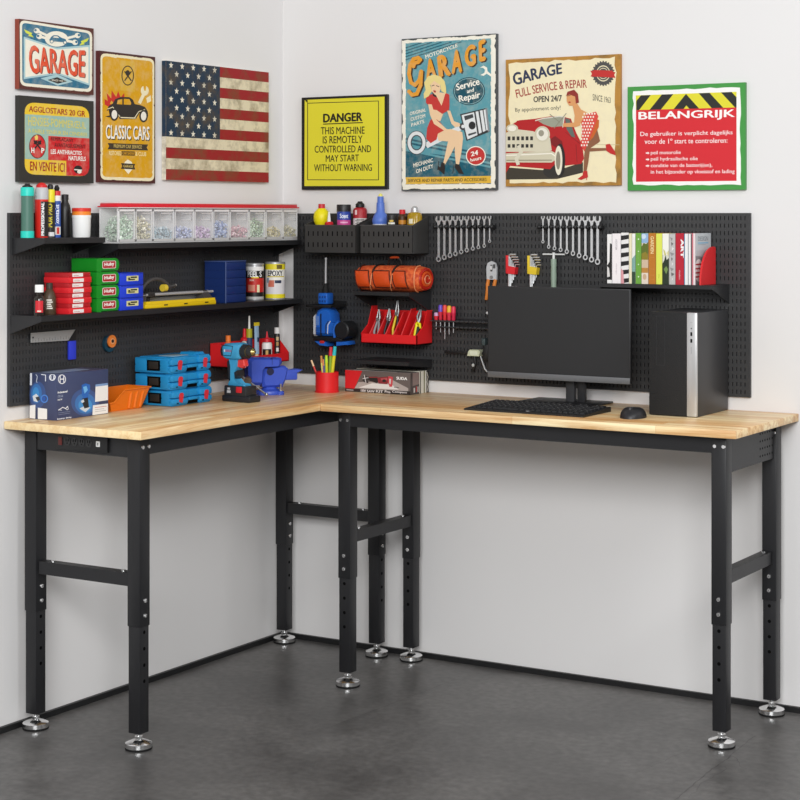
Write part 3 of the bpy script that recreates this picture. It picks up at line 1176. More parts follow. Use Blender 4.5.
f.text('and', [(540, 436), (598, 420), (600, 452), (544, 468)], '#f3efe2', 0.03, 8)
f.text('Repair', [(474, 486), (648, 448), (652, 520), (484, 552)], '#f3efe2', 0.03, 8)
for i, s in enumerate(('ORIGINAL', 'CUSTOM', 'PARTS')):
    y = 616 + i * 46
    x0 = 82 + i * 6
    x1 = 212 - (0, 6, 14)[i]
    f.text(s, [(x0, y), (x1, y - 32), (x1 + 2, y - 4), (x0 + 2, y + 28)], 'p#efe9d8', 0.02, 8)
for i, s in enumerate(('MECHANIC', 'ON DUTY')):
    y = 1030 + i * 48
    x0 = 110 + i * 22
    f.text(s, [(x0, y), (270, y - 46), (273, y - 14), (x0 + 4, y + 32)], 'p#efe9d8', 0.025, 9)
f.oval(614, 966, 80, 78, CR, 7)
f.oval(614, 966, 72, 70, '#c2302c', 8)
f.text('24', [(572, 936), (632, 918), (634, 958), (576, 972)], '#f3efe2', 0.04, 9)
f.text('hours', [(568, 988), (656, 966), (660, 996), (574, 1014)], '#f3efe2', 0.03, 9)
# piston and connecting rod
GR, LG = '#8b8f92', '#dfe2e2'
f.poly([(488, 634), (700, 584), (724, 774), (540, 848)], '#2d3032', 8)
f.poly([(500, 642), (600, 618), (628, 800), (548, 836)], LG, 9)
f.poly([(520, 650), (590, 632), (596, 660), (528, 684)], '#3a3d40', 10)
f.oval(585, 724, 28, 32, '#202224', 10)
f.poly([(552, 792), (616, 774), (620, 786), (556, 808)], '#3a3d40', 10)
for o in (0, 34, 64):
    f.poly([(612 + o, 614 - o * 0.24), (634 + o, 609 - o * 0.24), (662 + o * 0.92, 780 - o * 0.4), (640 + o * 0.92, 790 - o * 0.4)], LG, 9)
f.poly([(690, 588), (704, 586), (726, 768), (712, 776)], GR, 10)
f.poly([(412, 758), (520, 700), (536, 740), (430, 800)], LG, 8)
f.oval(512, 732, 30, 30, '#3a3d40', 9)
f.oval(512, 732, 14, 14, LG, 10)
f.poly([(200, 866), (410, 762), (430, 806), (226, 906)], LG, 7)
f.ring(138, 862, 74, 92, 32, LG, 8)
f.ring(138, 862, 78, 96, 5, '#2d3032', 9)
f.ring(138, 862, 48, 62, 8, '#3a3d40', 9)
# seated woman (a generic figure)
SK, RD, BK = '#ecc9a0', '#c43530', '#241d1c'
f.poly([(300, 790), (320, 770), (412, 752), (470, 768), (490, 790), (452, 880), (412, 960), (366, 1040), (352, 1032), (372, 940), (392, 852), (316, 846)], SK, 11)
f.poly([(446, 800), (480, 766), (506, 778), (512, 830), (500, 930), (480, 1038), (456, 1040), (446, 940)], SK, 10)
f.poly([(340, 1016), (366, 1028), (368, 1070), (362, 1118), (330, 1090), (306, 1074), (312, 1048), (330, 1060)], BK, 12)
f.poly([(450, 1030), (482, 1036), (500, 1076), (520, 1114), (480, 1108), (446, 1060)], BK, 12)
f.line([(318, 1010), (308, 1080)], 5, BK, 12)
f.line([(440, 1040), (430, 1108)], 5, BK, 12)
f.poly([(252, 676), (296, 672), (330, 700), (374, 756), (310, 790), (300, 836), (252, 866), (216, 830), (224, 744)], RD, 12)
f.poly([(248, 566), (330, 560), (352, 632), (330, 690), (264, 676), (262, 640)], SK, 11)
f.poly([(216, 500), (240, 480), (286, 466), (330, 520), (374, 462), (402, 478), (404, 560), (400, 600), (346, 632), (300, 600), (264, 596), (214, 540)], RD, 13)
f.poly([(292, 476), (318, 458), (372, 464), (352, 530), (340, 566)], SK, 14)
f.poly([(232, 552), (262, 556), (300, 680), (380, 752), (450, 766), (470, 786), (430, 806), (384, 780), (280, 712), (248, 640)], SK, 14)
f.poly([(384, 604), (410, 606), (440, 690), (486, 706), (490, 730), (448, 738), (420, 710)], SK, 14)
HB = '#e8d58a'
f.poly([(200, 380), (230, 330), (280, 316), (330, 330), (364, 368), (376, 420), (378, 470), (340, 450), (330, 400), (280, 366), (250, 400), (262, 450), (236, 490), (200, 510), (196, 470), (212, 440)], HB, 15)
f.poly([(252, 392), (282, 362), (326, 392), (334, 430), (318, 470), (290, 480), (262, 452)], SK, 14)
f.poly([(262, 446), (290, 478), (310, 474), (300, 500), (272, 488)], BK, 13)
f.poly([(274, 440), (296, 446), (292, 462), (278, 458)], '#b3302c', 16)
f.line([(262, 408), (282, 400)], 5, BK, 16)
f.line([(298, 404), (320, 414)], 5, BK, 16)
wear(f, [(18, 36), (772, -2), (770, 1226), (18, 1240)], 60, 17, '#45494a', 4)
wear(f, [(48, 62), (735, 28), (735, 1190), (48, 1198)], 55, 9, CR, 7)
f.finish(r)

# 7 -- FULL SERVICE poster
r, f = sign('wall_sign', 'cream GARAGE FULL SERVICE panel with red vintage car and woman in checked skirt', 'sign', 'B', 0.906, 1.319, 1.592, 2.009, 0.012,
            [(505.9, 59.5), (622, 54), (622, 185.4), (505.9, 186)], 'g#b8863e', '#b07a3a')
f.frame(5.714, 500, 50)
q = []
for i in range(4):
    c = [Vector(p) for p in ((54, 72), (668, 44), (670, 754), (54, 758))]
    for k in range(16):
        p = c[i].lerp(c[(i + 1) % 4], k / 16)
        q.append((p.x + (R.random() - 0.5) * 14, p.y + (R.random() - 0.5) * 14))
f.poly(q, 'p#f0e4bd', 2)
NV, DR = '#26304e', '#a3342c'
f.text('GARAGE', [(68, 132), (358, 72), (360, 134), (84, 204)], NV, 0.035, 5, 0, 4)
f.text('FULL SERVICE & REPAIR', [(88, 226), (500, 168), (503, 216), (98, 274)], DR, 0.015, 5, 0, 14)
f.text('OPEN 24/7', [(194, 264), (358, 256), (358, 292), (194, 298)], '#33322f', 0.03, 5)
f.text('By appointment only!', [(88, 330), (350, 316), (352, 346), (90, 358)], '#4a463e', -0.005, 5)
f.text('SINCE 1963', [(536, 250), (640, 272), (640, 304), (536, 288)], '#4a463e', -0.004, 5)
f.ring(597, 134, 60, 66, 20, '#4c4a47', 4)
f.ring(597, 134, 36, 40, 8, '#4c4a47', 4)
f.oval(597, 134, 26, 28, '#4c4a47', 4)
for k in range(24):
    a = 2 * pi * k / 24
    f.oval(597 + 62 * cos(a), 134 + 68 * sin(a), 5, 5, '#4c4a47', 4, 6)
f.poly([(522, 118), (540, 120), (540, 114), (652, 118), (652, 124), (668, 128), (660, 142), (668, 160), (650, 158), (540, 152), (524, 152), (532, 136)], '#c02a26', 6)
# car
CRd, CRm = '#b3161a', '#7d0f14'
f.poly([(36, 668), (320, 690), (480, 640), (480, 700), (330, 736), (36, 738)], '#3b352a', 3)
f.poly([(36, 700), (36, 480), (60, 430), (110, 400), (200, 392), (290, 378), (350, 376), (410, 392), (440, 470), (476, 540), (486, 620), (470, 650), (380, 660), (330, 640), (290, 680), (60, 660)], CRd, 6)
f.poly([(222, 404), (256, 392), (340, 380), (372, 384), (364, 434), (300, 440), (250, 422)], '#9a9c8a', 7)
f.poly([(376, 388), (404, 396), (436, 500), (414, 494), (386, 452)], '#5e6a62', 7)
f.line([(206, 402), (250, 390), (345, 378), (372, 382), (364, 440)], 6, '#dcd8c8', 8)
f.poly([(100, 402), (190, 404), (270, 440), (330, 470), (300, 520), (180, 470), (80, 436)], CRd, 8)
f.poly([(286, 512), (320, 490), (360, 520), (372, 600), (360, 640), (330, 560), (300, 540)], CRm, 9)
f.line([(440, 540), (446, 640)], 3, CRm, 8)
f.line([(380, 470), (480, 548)], 3, CRm, 8)
f.poly([(36, 470), (90, 450), (190, 462), (290, 500), (300, 572), (280, 580), (36, 580)], '#d6cfb6', 9)
for k in range(6):
    f.rect(46 + k * 26, 492, 62 + k * 26, 514, '#2c2a27', 10)
    f.rect(46 + k * 26, 536, 62 + k * 26, 556, '#2c2a27', 10)
f.poly([(36, 588), (300, 576), (326, 590), (330, 620), (300, 642), (36, 640)], '#cfc8ae', 10)
f.line([(40, 600), (300, 590), (322, 606)], 7, '#f1ecdc', 11)
f.line([(40, 628), (300, 628)], 5, '#857d66', 11)
f.line([(110, 548), (124, 580), (96, 620), (106, 650)], 20, '#d9d3bd', 12)
f.oval(246, 480, 44, 46, '#cfc8ae', 11)
f.oval(246, 480, 34, 36, '#e9e5d6', 12)
f.oval(240, 474, 16, 18, '#9b9684', 13)
f.oval(72, 446, 34, 24, '#cfc8ae', 10)
f.oval(72, 446, 24, 16, '#efeadb', 11)
f.oval(348, 630, 30, 96, '#1f1c1a', 12)
f.oval(340, 630, 22, 84, '#e9e2cc', 13)
f.oval(338, 630, 13, 52, '#8d8574', 14)
f.oval(300, 690, 50, 40, '#2b2824', 4)
f.line([(290, 366), (346, 412)], 4, '#8c8673', 12)
f.line([(384, 362), (314, 446)], 4, '#8c8673', 12)
# woman leaning on the car (a generic figure)
SK2 = '#d99b62'
f.poly([(386, 262), (400, 240), (440, 250), (452, 300), (430, 318), (402, 318), (388, 296)], SK2, 14)
f.poly([(384, 262), (392, 238), (430, 226), (452, 250), (458, 300), (440, 306), (436, 266), (404, 254)], '#8e2a22', 15)
f.line([(392, 262), (408, 258)], 3, '#3a241c', 16)
f.oval(404, 298, 7, 4, '#b0261f', 16)
f.poly([(420, 310), (448, 306), (470, 340), (510, 360), (512, 390), (470, 420), (440, 410), (430, 360)], SK2, 14)
f.poly([(434, 360), (462, 372), (466, 430), (440, 440), (366, 438), (366, 418), (430, 414)], SK2, 15)
f.poly([(472, 410), (500, 366), (556, 352), (570, 380), (536, 470), (504, 546), (490, 580), (466, 540), (476, 470)], '#d8453a', 15)
for i in range(7):
    for j in range(11):
        x = 474 + i * 15 + (7 if j % 2 else 0)
        y = 364 + j * 18
        if abs(x - (520 - (y - 360) * 0.2)) < 40 - (y - 360) * 0.09:
            f.rect(x - 4, y - 5, x + 4, y + 5, '#f3e9dc', 16)
f.poly([(548, 390), (574, 400), (572, 440), (540, 500), (520, 520)], '#c8601f', 14)
f.poly([(500, 520), (540, 470), (560, 440), (580, 520), (570, 530), (524, 560), (620, 560), (622, 574), (520, 580), (512, 640), (500, 700), (484, 696), (488, 600)], '#8b5a3c', 13)
f.poly([(612, 540), (636, 536), (666, 580), (670, 602), (640, 592), (616, 576)], '#c02420', 15)
f.poly([(484, 690), (506, 690), (510, 726), (470, 742), (450, 736), (478, 716)], '#c02420', 15)
f.line([(504, 712), (502, 742)], 4, '#c02420', 15)
f.line([(560, 540), (690, 542)], 3, '#c9b98c', 4)
f.finish(r)

# 8 -- BELANGRIJK sign
r, f = sign('warning_sign', 'red BELANGRIJK sign with yellow and black chevrons and a green border', 'sign', 'B', 1.344, 1.735, 1.575, 1.903, 0.014,
            [(627.7, 86.5), (746.5, 82.4), (746.5, 189.8), (627.7, 190.4)], '#3f9440', '#3a8a3b')
f.frame(6.4, 625, 80)
pts = []
cs = [Vector(p) for p in ((54, 66), (746, 46), (748, 672), (52, 672))]
for i in range(4):
    for k in range(14):
        p = cs[i].lerp(cs[(i + 1) % 4], k / 14)
        pts.append((p.x + (R.random() - 0.5) * 9, p.y + (R.random() - 0.5) * 9))
f.poly(pts, 'm#f3f1ed', 2)
f.poly([(70, 96), (722, 76), (722, 178), (72, 192)], '#dfd62f', 3)
f.poly([(72, 190), (722, 176), (722, 646), (72, 650)], '#d3212c', 3)
YK = '#22231f'
for a in ([(104, 96), (168, 94), (92, 190), (74, 190), (74, 132)], [(240, 91), (314, 89), (234, 187), (160, 189)], [(396, 88), (480, 182), (418, 183), (398, 162), (380, 184), (316, 185)],
          [(478, 84), (548, 82), (636, 178), (562, 180)], [(622, 80), (690, 77), (722, 112), (722, 176), (712, 176)]):
    f.poly(a, YK, 4)
f.text('BELANGRIJK', [(88, 202), (713, 188), (711, 252), (88, 266)], '#f7f2ef', 0.026, 5)
f.text('De gebruiker is verplicht dagelijks', [(100, 330), (697, 322), (697, 356), (100, 366)], '#f7e6e4', 0.009, 5)
f.text('voor de 1º start te controleren:', [(128, 376), (664, 370), (664, 402), (128, 408)], '#f7e6e4', 0.009, 5)
for s, x1, y0, y1 in (('peil motorolie', 362, 450, 480), ('peil hydraulische olie', 472, 490, 520), ('conditie van de batterij(en),', 566, 532, 562), ('in het bijzonder op vloeistof en lading', 710, 572, 604)):
    f.text(s, [(168, y0 + 2), (x1, y0), (x1, y1), (168, y1 + 2)], '#f7e6e4', 0.009, 5)
for y in (466, 507, 548):
    f.poly([(136, y - 4), (148, y - 4), (148, y - 9), (160, y), (148, y + 9), (148, y + 4), (136, y + 4)], '#f7e6e4', 5)
f.finish(r)

# ------------------------------------------------------------------ helpers for goods
def at(loc, rz=0.0, sc=1.0):
    b = B()
    b.X = Matrix.Translation(Vector(loc)) @ Matrix.Rotation(rz, 4, 'Z') @ Matrix.Scale(sc, 4)
    return b


def cyl_text(b, body, c, r, a0, half, z0, z1, key, vertical=False, bold=0.03):
    """letters wrapped round a standing cylinder at c, centred on angle a0"""
    V, F, w, h = text_mesh(body)
    i = 0
    for du, dv in [(-bold, 0), (0, 0), (bold, 0), (0, bold * 0.6), (0, -bold * 0.6)]:
        P = []
        i += 1
        for u, v in V:
            u = (u * (w - 2 * bold) + bold + du) / w
            v = (v * (h - 1.2 * bold) + 0.6 * bold + dv) / h
            if vertical:
                a, z = a0 - (v - 0.5) * 2 * half, z0 + u * (z1 - z0)
            else:
                a, z = a0 + (u - 0.5) * 2 * half, z0 + v * (z1 - z0)
            rr = r + 0.0004 + i * 0.00002
            P.append((c[0] + rr * cos(a), c[1] + rr * sin(a), c[2] + z))
        b.add(P, F, key)


def arc_patch(b, c, r, a0, a1, z0, z1, key, n=10):
    """a label stuck on a standing cylinder"""
    V, F = [], []
    for i in range(n + 1):
        a = a0 + (a1 - a0) * i / n
        for z in (z0, z1):
            V.append((c[0] + r * cos(a), c[1] + r * sin(a), c[2] + z))
    for i in range(n):
        F.append([2 * i, 2 * i + 2, 2 * i + 3, 2 * i + 1])
    b.add(V, F, key)


CAMA = -0.93      # the side of a round thing that faces into the room


def turned(name, label, cat, loc, pieces, group=None, seg=24):
    """pieces: (part name, [(r, z)...], material, label or None) or (part name, callable(builder))"""
    t = thing(name, label, cat, loc, 0, group)
    for pc in pieces:
        b = B()
        if callable(pc[1]):
            pc[1](b)
        else:
            b.lathe(pc[1], loc, pc[2], seg)
        part(b, pc[0], t, pc[3] if len(pc) > 3 else None)
    return t


# ------------------------------------------------------------------ short shelf: cans, cartridges, tub
Z1 = 1.4312
G = 'cans and bottles on the short shelf'
c = (0.05, -1.353, Z1)
turned('sealant_cartridge', 'dark green cartridge with turquoise ends, first on the short shelf', 'cartridge', c, [
    ('body', [(0.0, 0.001), (0.0182, 0.001), (0.0182, 0.14), (0.0, 0.14)], '#4c7466'),
    ('end_cap', [(0.0, 0), (0.0195, 0), (0.0195, 0.019), (0.0185, 0.02), (0, 0.02)], '#25cdbb', 'turquoise bottom cap'),
    ('end_cap', [(0.0, 0.122), (0.0195, 0.122), (0.0195, 0.144), (0.018, 0.147), (0.0, 0.147)], '#25cdbb', 'turquoise top cap'),
    ('nozzle', [(0.0, 0.147), (0.015, 0.147), (0.015, 0.151), (0.009, 0.153), (0.007, 0.158), (0.0, 0.158)], 'black_plastic', 'black nozzle')], G)
c = (0.05, -1.293, Z1)
def lbl(b, c=c):
    arc_patch(b, c, 0.0199, -0.95, 0.6, 0.004, 0.106, '#1c1a1b', 14)
    cyl_text(b, 'PROFESSIONAL', c, 0.0199, -0.66, 0.22, 0.006, 0.104, '#f2f0ee', True, 0.05)
turned('spray_can', 'red spray can with grey shoulder and upright word PROFESSIONAL on black', 'spray can', c, [
    ('can', [(0.0, 0.0), (0.0185, 0.0), (0.0197, 0.003), (0.0197, 0.112), (0, 0.112)], '#d92a20'),
    ('shoulder', [(0.0, 0.1121), (0.0197, 0.1121), (0.0197, 0.142), (0.017, 0.147), (0, 0.147)], '#bdbcbe', 'grey printed shoulder'),
    ('cap', [(0.0, 0.147), (0.016, 0.147), (0.016, 0.153), (0.009, 0.16), (0.0, 0.162)], '#d8252a', 'red cap'),
    ('label', lbl)], G)
c = (0.05, -1.256, Z1)
def lbl2(b, c=c):
    cyl_text(b, 'PUR PRO', c, 0.0135, -0.9, 0.5, 0.03, 0.1, '#d9cf2a', True, 0.04)
    arc_patch(b, c, 0.0137, -1.7, 0.2, 0.004, 0.016, '#dedede')
turned('glue_cartridge', 'slim black and yellow glue tube between the red can and blue can', 'tube', c, [
    ('tube', [(0.0, 0.0), (0.0134, 0.0), (0.0134, 0.104), (0, 0.104)], '#211f1e'),
    ('collar', [(0.0, 0.1041), (0.0134, 0.1041), (0.0134, 0.138), (0.012, 0.142), (0, 0.142)], '#e8d824', 'yellow collar'),
    ('nozzle', [(0.0, 0.142), (0.008, 0.142), (0.009, 0.150), (0.006, 0.157), (0, 0.158)], 'black_plastic', 'black nozzle'),
    ('label', lbl2)], G)
c = (0.05, -1.228, Z1)
def lbl3(b, c=c):
    cyl_text(b, 'kontakt', c, 0.0118, -0.75, 0.5, 0.04, 0.098, '#e9eef6', True, 0.03)
    arc_patch(b, c, 0.0120, -1.6, 0.3, 0.008, 0.032, '#e9e4da')
    arc_patch(b, c, 0.0122, -0.9, -0.2, 0.01, 0.03, '#c9362a')
turned('spray_can', 'blue slim spray can with white and red top, beside the black bottle', 'spray can', c, [
    ('can', [(0.0, 0.0), (0.0115, 0.0), (0.0118, 0.002), (0.0118, 0.108), (0, 0.108)], '#2b4f9f'),
    ('collar', [(0.0, 0.1081), (0.0118, 0.1081), (0.0118, 0.124), (0, 0.124)], '#e8e6e4', 'white collar'),
    ('cap', [(0.0, 0.1241), (0.0115, 0.1241), (0.011, 0.138), (0, 0.138)], '#cf2a2a', 'red top'),
    ('nozzle', [(0.0, 0.138), (0.006, 0.138), (0.0085, 0.146), (0.004, 0.155), (0, 0.155)], 'black_plastic', 'black nozzle')
    , ('label', lbl3)], G)
c = (0.035, -1.176, Z1)
turned('bottle', 'black plastic bottle with black screw cap left of the white tub', 'bottle', c, [
    ('body', [(0.0, 0.0), (0.0165, 0.0), (0.0175, 0.003), (0.0175, 0.082), (0.015, 0.096), (0.0095, 0.106), (0.0095, 0.112), (0, 0.112)], '#1d1b1b'),
    ('cap', [(0.0, 0.1121), (0.0108, 0.1121), (0.0108, 0.128), (0.0, 0.129)], '#232122')], G)
c = (0.093, -1.168, Z1)
turned('tub', 'white plastic tub with red and orange lid on the short shelf', 'tub', c, [
    ('body', [(0.0, 0.0), (0.0245, 0.0), (0.026, 0.003), (0.0275, 0.058), (0.0285, 0.058), (0.0285, 0.066), (0, 0.066)], '#eeeeec'),
    ('lid_band', [(0.0, 0.0661), (0.0278, 0.0661), (0.0278, 0.077), (0, 0.077)], '#f08a2a', 'orange band of the lid'),
    ('lid', [(0.0, 0.0771), (0.0285, 0.0771), (0.0285, 0.086), (0.027, 0.0875), (0, 0.0875)], '#d93024', 'red lid')], G)

# ------------------------------------------------------------------ clear parts organiser with red lid
Z2 = 1.4112
ox0, ox1 = 0.031, 0.105
YB = [-1.016, -0.936, -0.852, -0.744, -0.642, -0.543, -0.453, -0.346, -0.250, -0.148, -0.060]
og = thing('parts_organizer', 'long clear parts organiser with red lid on the upper shelf', 'organizer', (0.068, -0.54, Z2))
b = B()
b.box(ox0, ox1, YB[0], YB[-1], Z2, Z2 + 0.004, 'clear_plastic')
b.box(ox0, ox0 + 0.002, YB[0], YB[-1], Z2 + 0.004, Z2 + 0.106, 'frosted')
b.box(ox0 + 0.002, ox1 - 0.002, YB[0], YB[0] + 0.002, Z2 + 0.004, Z2 + 0.106, 'clear_front')
b.box(ox1 - 0.004, ox1, YB[0] - 0.001, YB[0] + 0.003, Z2 + 0.004, Z2 + 0.106, 'clear_plastic')
b.box(ox0, ox0 + 0.004, YB[0] - 0.001, YB[0] + 0.003, Z2 + 0.004, Z2 + 0.106, 'clear_plastic')
b.box(ox0, ox1, YB[-1] - 0.002, YB[-1], Z2 + 0.004, Z2 + 0.106, 'clear_plastic')
part(b, 'case', og)
for i in range(1, 10):
    b = B()
    b.box(ox0 + 0.002, ox1 - 0.003, YB[i] - 0.001, YB[i] + 0.001, Z2 + 0.004, Z2 + 0.105, 'clear_plastic')
    part(b, 'divider', og)
b = B()
b.box(ox0 - 0.003, ox1 + 0.004, YB[0] - 0.003, YB[-1] + 0.003, Z2 + 0.108, Z2 + 0.1105, '#f4e9e8', 0.001)
b.box(ox0 - 0.002, ox1 + 0.003, YB[0] + 0.004, YB[-1] - 0.004, Z2 + 0.1105, Z2 + 0.1225, '#d81f31', 0.002)
b.box(ox0 - 0.004, ox1 + 0.005, YB[0] - 0.006, YB[-1] + 0.006, Z2 + 0.1105, Z2 + 0.1145, '#d81f31', 0.0012)
b.box(ox0 - 0.002, ox1 + 0.003, YB[0] + 0.004, YB[-1] - 0.004, Z2 + 0.1225, Z2 + 0.126, '#e9cfcf', 0.001)
part(b, 'lid', og, 'red lid')
FILL = [(0.76, '#b4ccb4', '#e2efe0', 'mint green'), (0.74, '#cbc4a4', '#eee8d2', 'cream'), (0.42, '#a9bcc6', '#d9e6ec', 'pale blue grey'),
        (0.42, '#a9b0d2', '#dadef2', 'pale violet blue'), (0.42, '#c5accb', '#ecdcf0', 'pale purple'), (0.6, '#94a3cc', '#cdd6ee', 'blue'), (0.42, '#d3a6b0', '#f0d7dc', 'pale pink'),
        (0.66, '#a9bd9f', '#dbe9d5', 'leaf green'), (0.38, '#c6ba8c', '#ece3c4', 'straw yellow'), (0.42, '#bfb791', '#e8e2cc', 'olive beige')]
ORD = ['first', 'second', 'third', 'fourth', 'fifth', 'sixth', 'seventh', 'eighth', 'ninth', 'tenth', 'eleventh']
for i in range(10):
    ya, yb_ = YB[i] + 0.0025, YB[i + 1] - 0.0025
    b = B()
    zt = Z2 + 0.104
    b.box(ox1 - 0.002, ox1, ya, yb_, Z2 + 0.005, zt, 'clear_front')
    b.box(ox1, ox1 + 0.002, ya, ya + 0.0025, Z2 + 0.005, zt, 'clear_plastic')
    b.box(ox1, ox1 + 0.002, yb_ - 0.0025, yb_, Z2 + 0.005, zt, 'clear_plastic')
    b.box(ox1, ox1 + 0.002, ya, yb_, Z2 + 0.004, Z2 + 0.012, '#c9c6c4')
    b.box(ox1, ox1 + 0.002, ya, yb_, zt - 0.006, zt, '#ece8e8')
    dr = part(b, 'drawer_front', og)
    w = yb_ - ya
    b = B()
    b.tube([(ox1 + 0.002, ya + w * 0.35, zt - 0.012), (ox1 + 0.002, yb_ - w * 0.14, zt - 0.012), (ox1 + 0.002, yb_ - w * 0.14, zt - 0.033), (ox1 + 0.002, ya + w * 0.35, zt - 0.033)], 0.0011, '#efecec', 6, True)
    part(b, 'label_frame', dr)
    fr, c1, c2, nm = FILL[i]
    b = B()
    n = int((560 if i == 0 else 270) * fr * w / 0.09) + 60
    top = 0.100 * fr
    for k in range(n):
        s = 0.0030 + R.random() * 0.0030
        # the heap is heaviest at the drawer front
        y = ya + 0.004 + R.random() * (w - 0.008)
        hh = top * (1 - 0.25 * abs(2 * (y - ya) / w - 1))
        z = Z2 + 0.0095 + R.random() * hh
        x = ox1 - 0.005 - R.random() ** 2 * (0.062 if i == 0 else 0.04)
        u = R.random() * pi
        key = 'b' + (c2 if R.random() < 0.45 else c1)
        if i in (2, 9) and R.random() < 0.4:      # long screws
            d = Vector((cos(u) * 0.3, cos(u), sin(u))).normalized() * 0.006
            b.cyl(Vector((x, y, z)) - d, Vector((x, y, z)) + d, 0.0012, key, seg=5)
        else:
            o = Vector((x, y, z))
            Q = Matrix.Rotation(u, 3, 'X') @ Matrix.Rotation(u * 2, 3, 'Z')
            P = [o + Q @ Vector(p) * s for p in ((1, 0, 0), (-1, 0, 0), (0, 1, 0), (0, -1, 0), (0, 0, 1), (0, 0, -1))]
            b.add(P, [(0, 2, 4), (2, 1, 4), (1, 3, 4), (3, 0, 4), (2, 0, 5), (1, 2, 5), (3, 1, 5), (0, 3, 5)], key)
    b.build('small_parts', label='%s fixings heaped in the %s organiser compartment from the left' % (nm, ORD[i]), cat='small parts', kind='stuff', loc=((ox0 + ox1) / 2, (ya + yb_) / 2, Z2 + 0.005), smooth=10)

# ------------------------------------------------------------------ long shelf
Z3 = 1.2072
c = (0.112, -1.370, Z3)
def l4(b, c=c):
    arc_patch(b, c, 0.0164, -1.55, -0.1, 0.010, 0.044, '#cc2530')
    arc_patch(b, c, 0.0166, -1.2, -0.5, 0.012, 0.016, '#e9d9c8')
turned('bottle', 'small dark bottle with white cap and red label', 'bottle', c, [
    ('body', [(0, 0), (0.0155, 0), (0.0162, 0.002), (0.0162, 0.048), (0.013, 0.056), (0.0085, 0.060), (0.0085, 0.068), (0, 0.068)], 'dark_glass'),
    ('cap', [(0, 0.068), (0.0125, 0.068), (0.0125, 0.088), (0.0118, 0.0895), (0, 0.0895)], '#efefed', 'white cap'), ('label', l4)])
c = (0.085, -1.298, Z3)
def l5(b, c=c):
    arc_patch(b, c, 0.0196, -1.35, -0.2, 0.014, 0.046, '#5a4a3a')
    for k in range(5):
        arc_patch(b, c, 0.0198, -1.25 + 0.05 * (k % 2), -0.35 - 0.12 * (k % 3), 0.017 + k * 0.006, 0.0205 + k * 0.006, '#e9e4da')
turned('bottle', 'brown flask-shaped bottle with white print in front of red cases', 'bottle', c, [
    ('body', [(0, 0), (0.0185, 0), (0.0194, 0.002), (0.0194, 0.05), (0.015, 0.064), (0.009, 0.074), (0, 0.074)], '#4a3826'),
    ('cap', [(0, 0.0741), (0.0098, 0.0741), (0.0098, 0.092), (0, 0.0925)], '#3a3028'), ('label', l5)])


def small_case(name, label, y0, y1, z, h, x0, x1, key, dark, group, style):
    t = thing(name, label, 'storage case', ((x0 + x1) / 2, (y0 + y1) / 2, z), 0, group)
    if style == 'red':
        b = B(); b.box(x0, x1, y0, y1, z, z + h * 0.55, key, 0.001)
        part(b, 'tray', t)
        b = B(); b.box(x0 + 0.001, x1 - 0.003, y0 + 0.0015, y1 - 0.0015, z + h * 0.55, z + h - 0.0003, dark, 0.001)
        part(b, 'lid', t)
        for zz, x in ((z + h * 0.08, x1), (z + h * 0.6, x1 - 0.003)):
            b = B(); b.box(x, x + 0.0006, y0 + 0.018, y0 + 0.064, zz, zz + h * 0.34, '#efe9e6')
            b.box(x + 0.0006, x + 0.0009, y0 + 0.022, y0 + 0.046, zz + h * 0.1, zz + h * 0.14, '#c05a52')
            part(b, 'label_sticker', t, 'white sticker')
    elif style == 'green':
        b = B()
        r = h * 0.42
        pts = []
        for yy, zz, a0 in ((y0 + 0.004, z + r, pi), (y1 - r, z + r, -pi / 2), (y1 - r, z + h - 0.0006 - r, 0), (y0 + 0.004, z + h - 0.0006 - r, pi / 2)):
            rr = 0.004 if yy < (y0 + y1) / 2 else r
            for k in range(5):
                a = a0 + (pi / 2) * k / 4
                if rr == 0.004:
                    zc = z + 0.004 if a0 == pi else z + h - 0.0006 - 0.004
                    pts.append((yy + rr * cos(a), zc + rr * sin(a)))
                else:
                    pts.append((yy + rr * cos(a), zz + rr * sin(a)))
        b.prism(pts, 'x', x0, x1, key)
        part(b, 'body', t)
        b = B(); b.box(x1, x1 + 0.0015, y0 + 0.022, y1 - 0.004, z + 0.0006, z + 0.003, '#0d3d12')
        part(b, 'latch_edge', t)
        f = Face([(0, 0), (100, 0), (100, 60), (0, 60)], (x1 + 0.0002, y0 + 0.026, z + h * 0.22), (0, 0.062, 0), (0, 0, h * 0.58), (1, 0, 0))
        f.rrect([(0, 0), (100, 0), (100, 60), (0, 60)], 12, '#e9dcd6', 1)
        f.rrect([(4, 4), (96, 4), (96, 56), (4, 56)], 10, '#b3242c', 2)
        f.text('Huby', [(14, 14), (86, 8), (88, 44), (14, 50)], '#f6efe9', 0.04, 3)
        f.art.f and part(f.art, 'emblem', t, 'red emblem', smooth=10)
        part(f.txt[0], 'lettering', t, smooth=10)
    else:
        b = B(); b.box(x0, x1, y0, y1, z, z + h - 0.0008, key, 0.002)
        part(b, 'body', t)
        b = B(); b.box(x1 - 0.001, x1 + 0.0004, y0 + 0.004, y1 - 0.004, z + h - 0.0035, z + h - 0.002, dark)
        part(b, 'lid_seam', t)
        f = Face([(0, 0), (100, 0), (100, 50), (0, 50)], (x1 + 0.0002, y0 + 0.030, z + h * 0.32), (0, 0.056, 0), (0, 0, h * 0.42), (1, 0, 0))
        f.rect(0, 0, 100, 50, '#d8d49a', 1)
        f.rect(14, 30, 70, 42, '#2a2a20', 2)
        f.rect(34, 8, 88, 22, '#2a2a20', 2)
        f.poly([(8, 26), (22, 12), (34, 26), (22, 30)], '#2a2a20', 2)
        part(f.art, 'label_sticker', t, 'cream sticker', smooth=10)
    return t


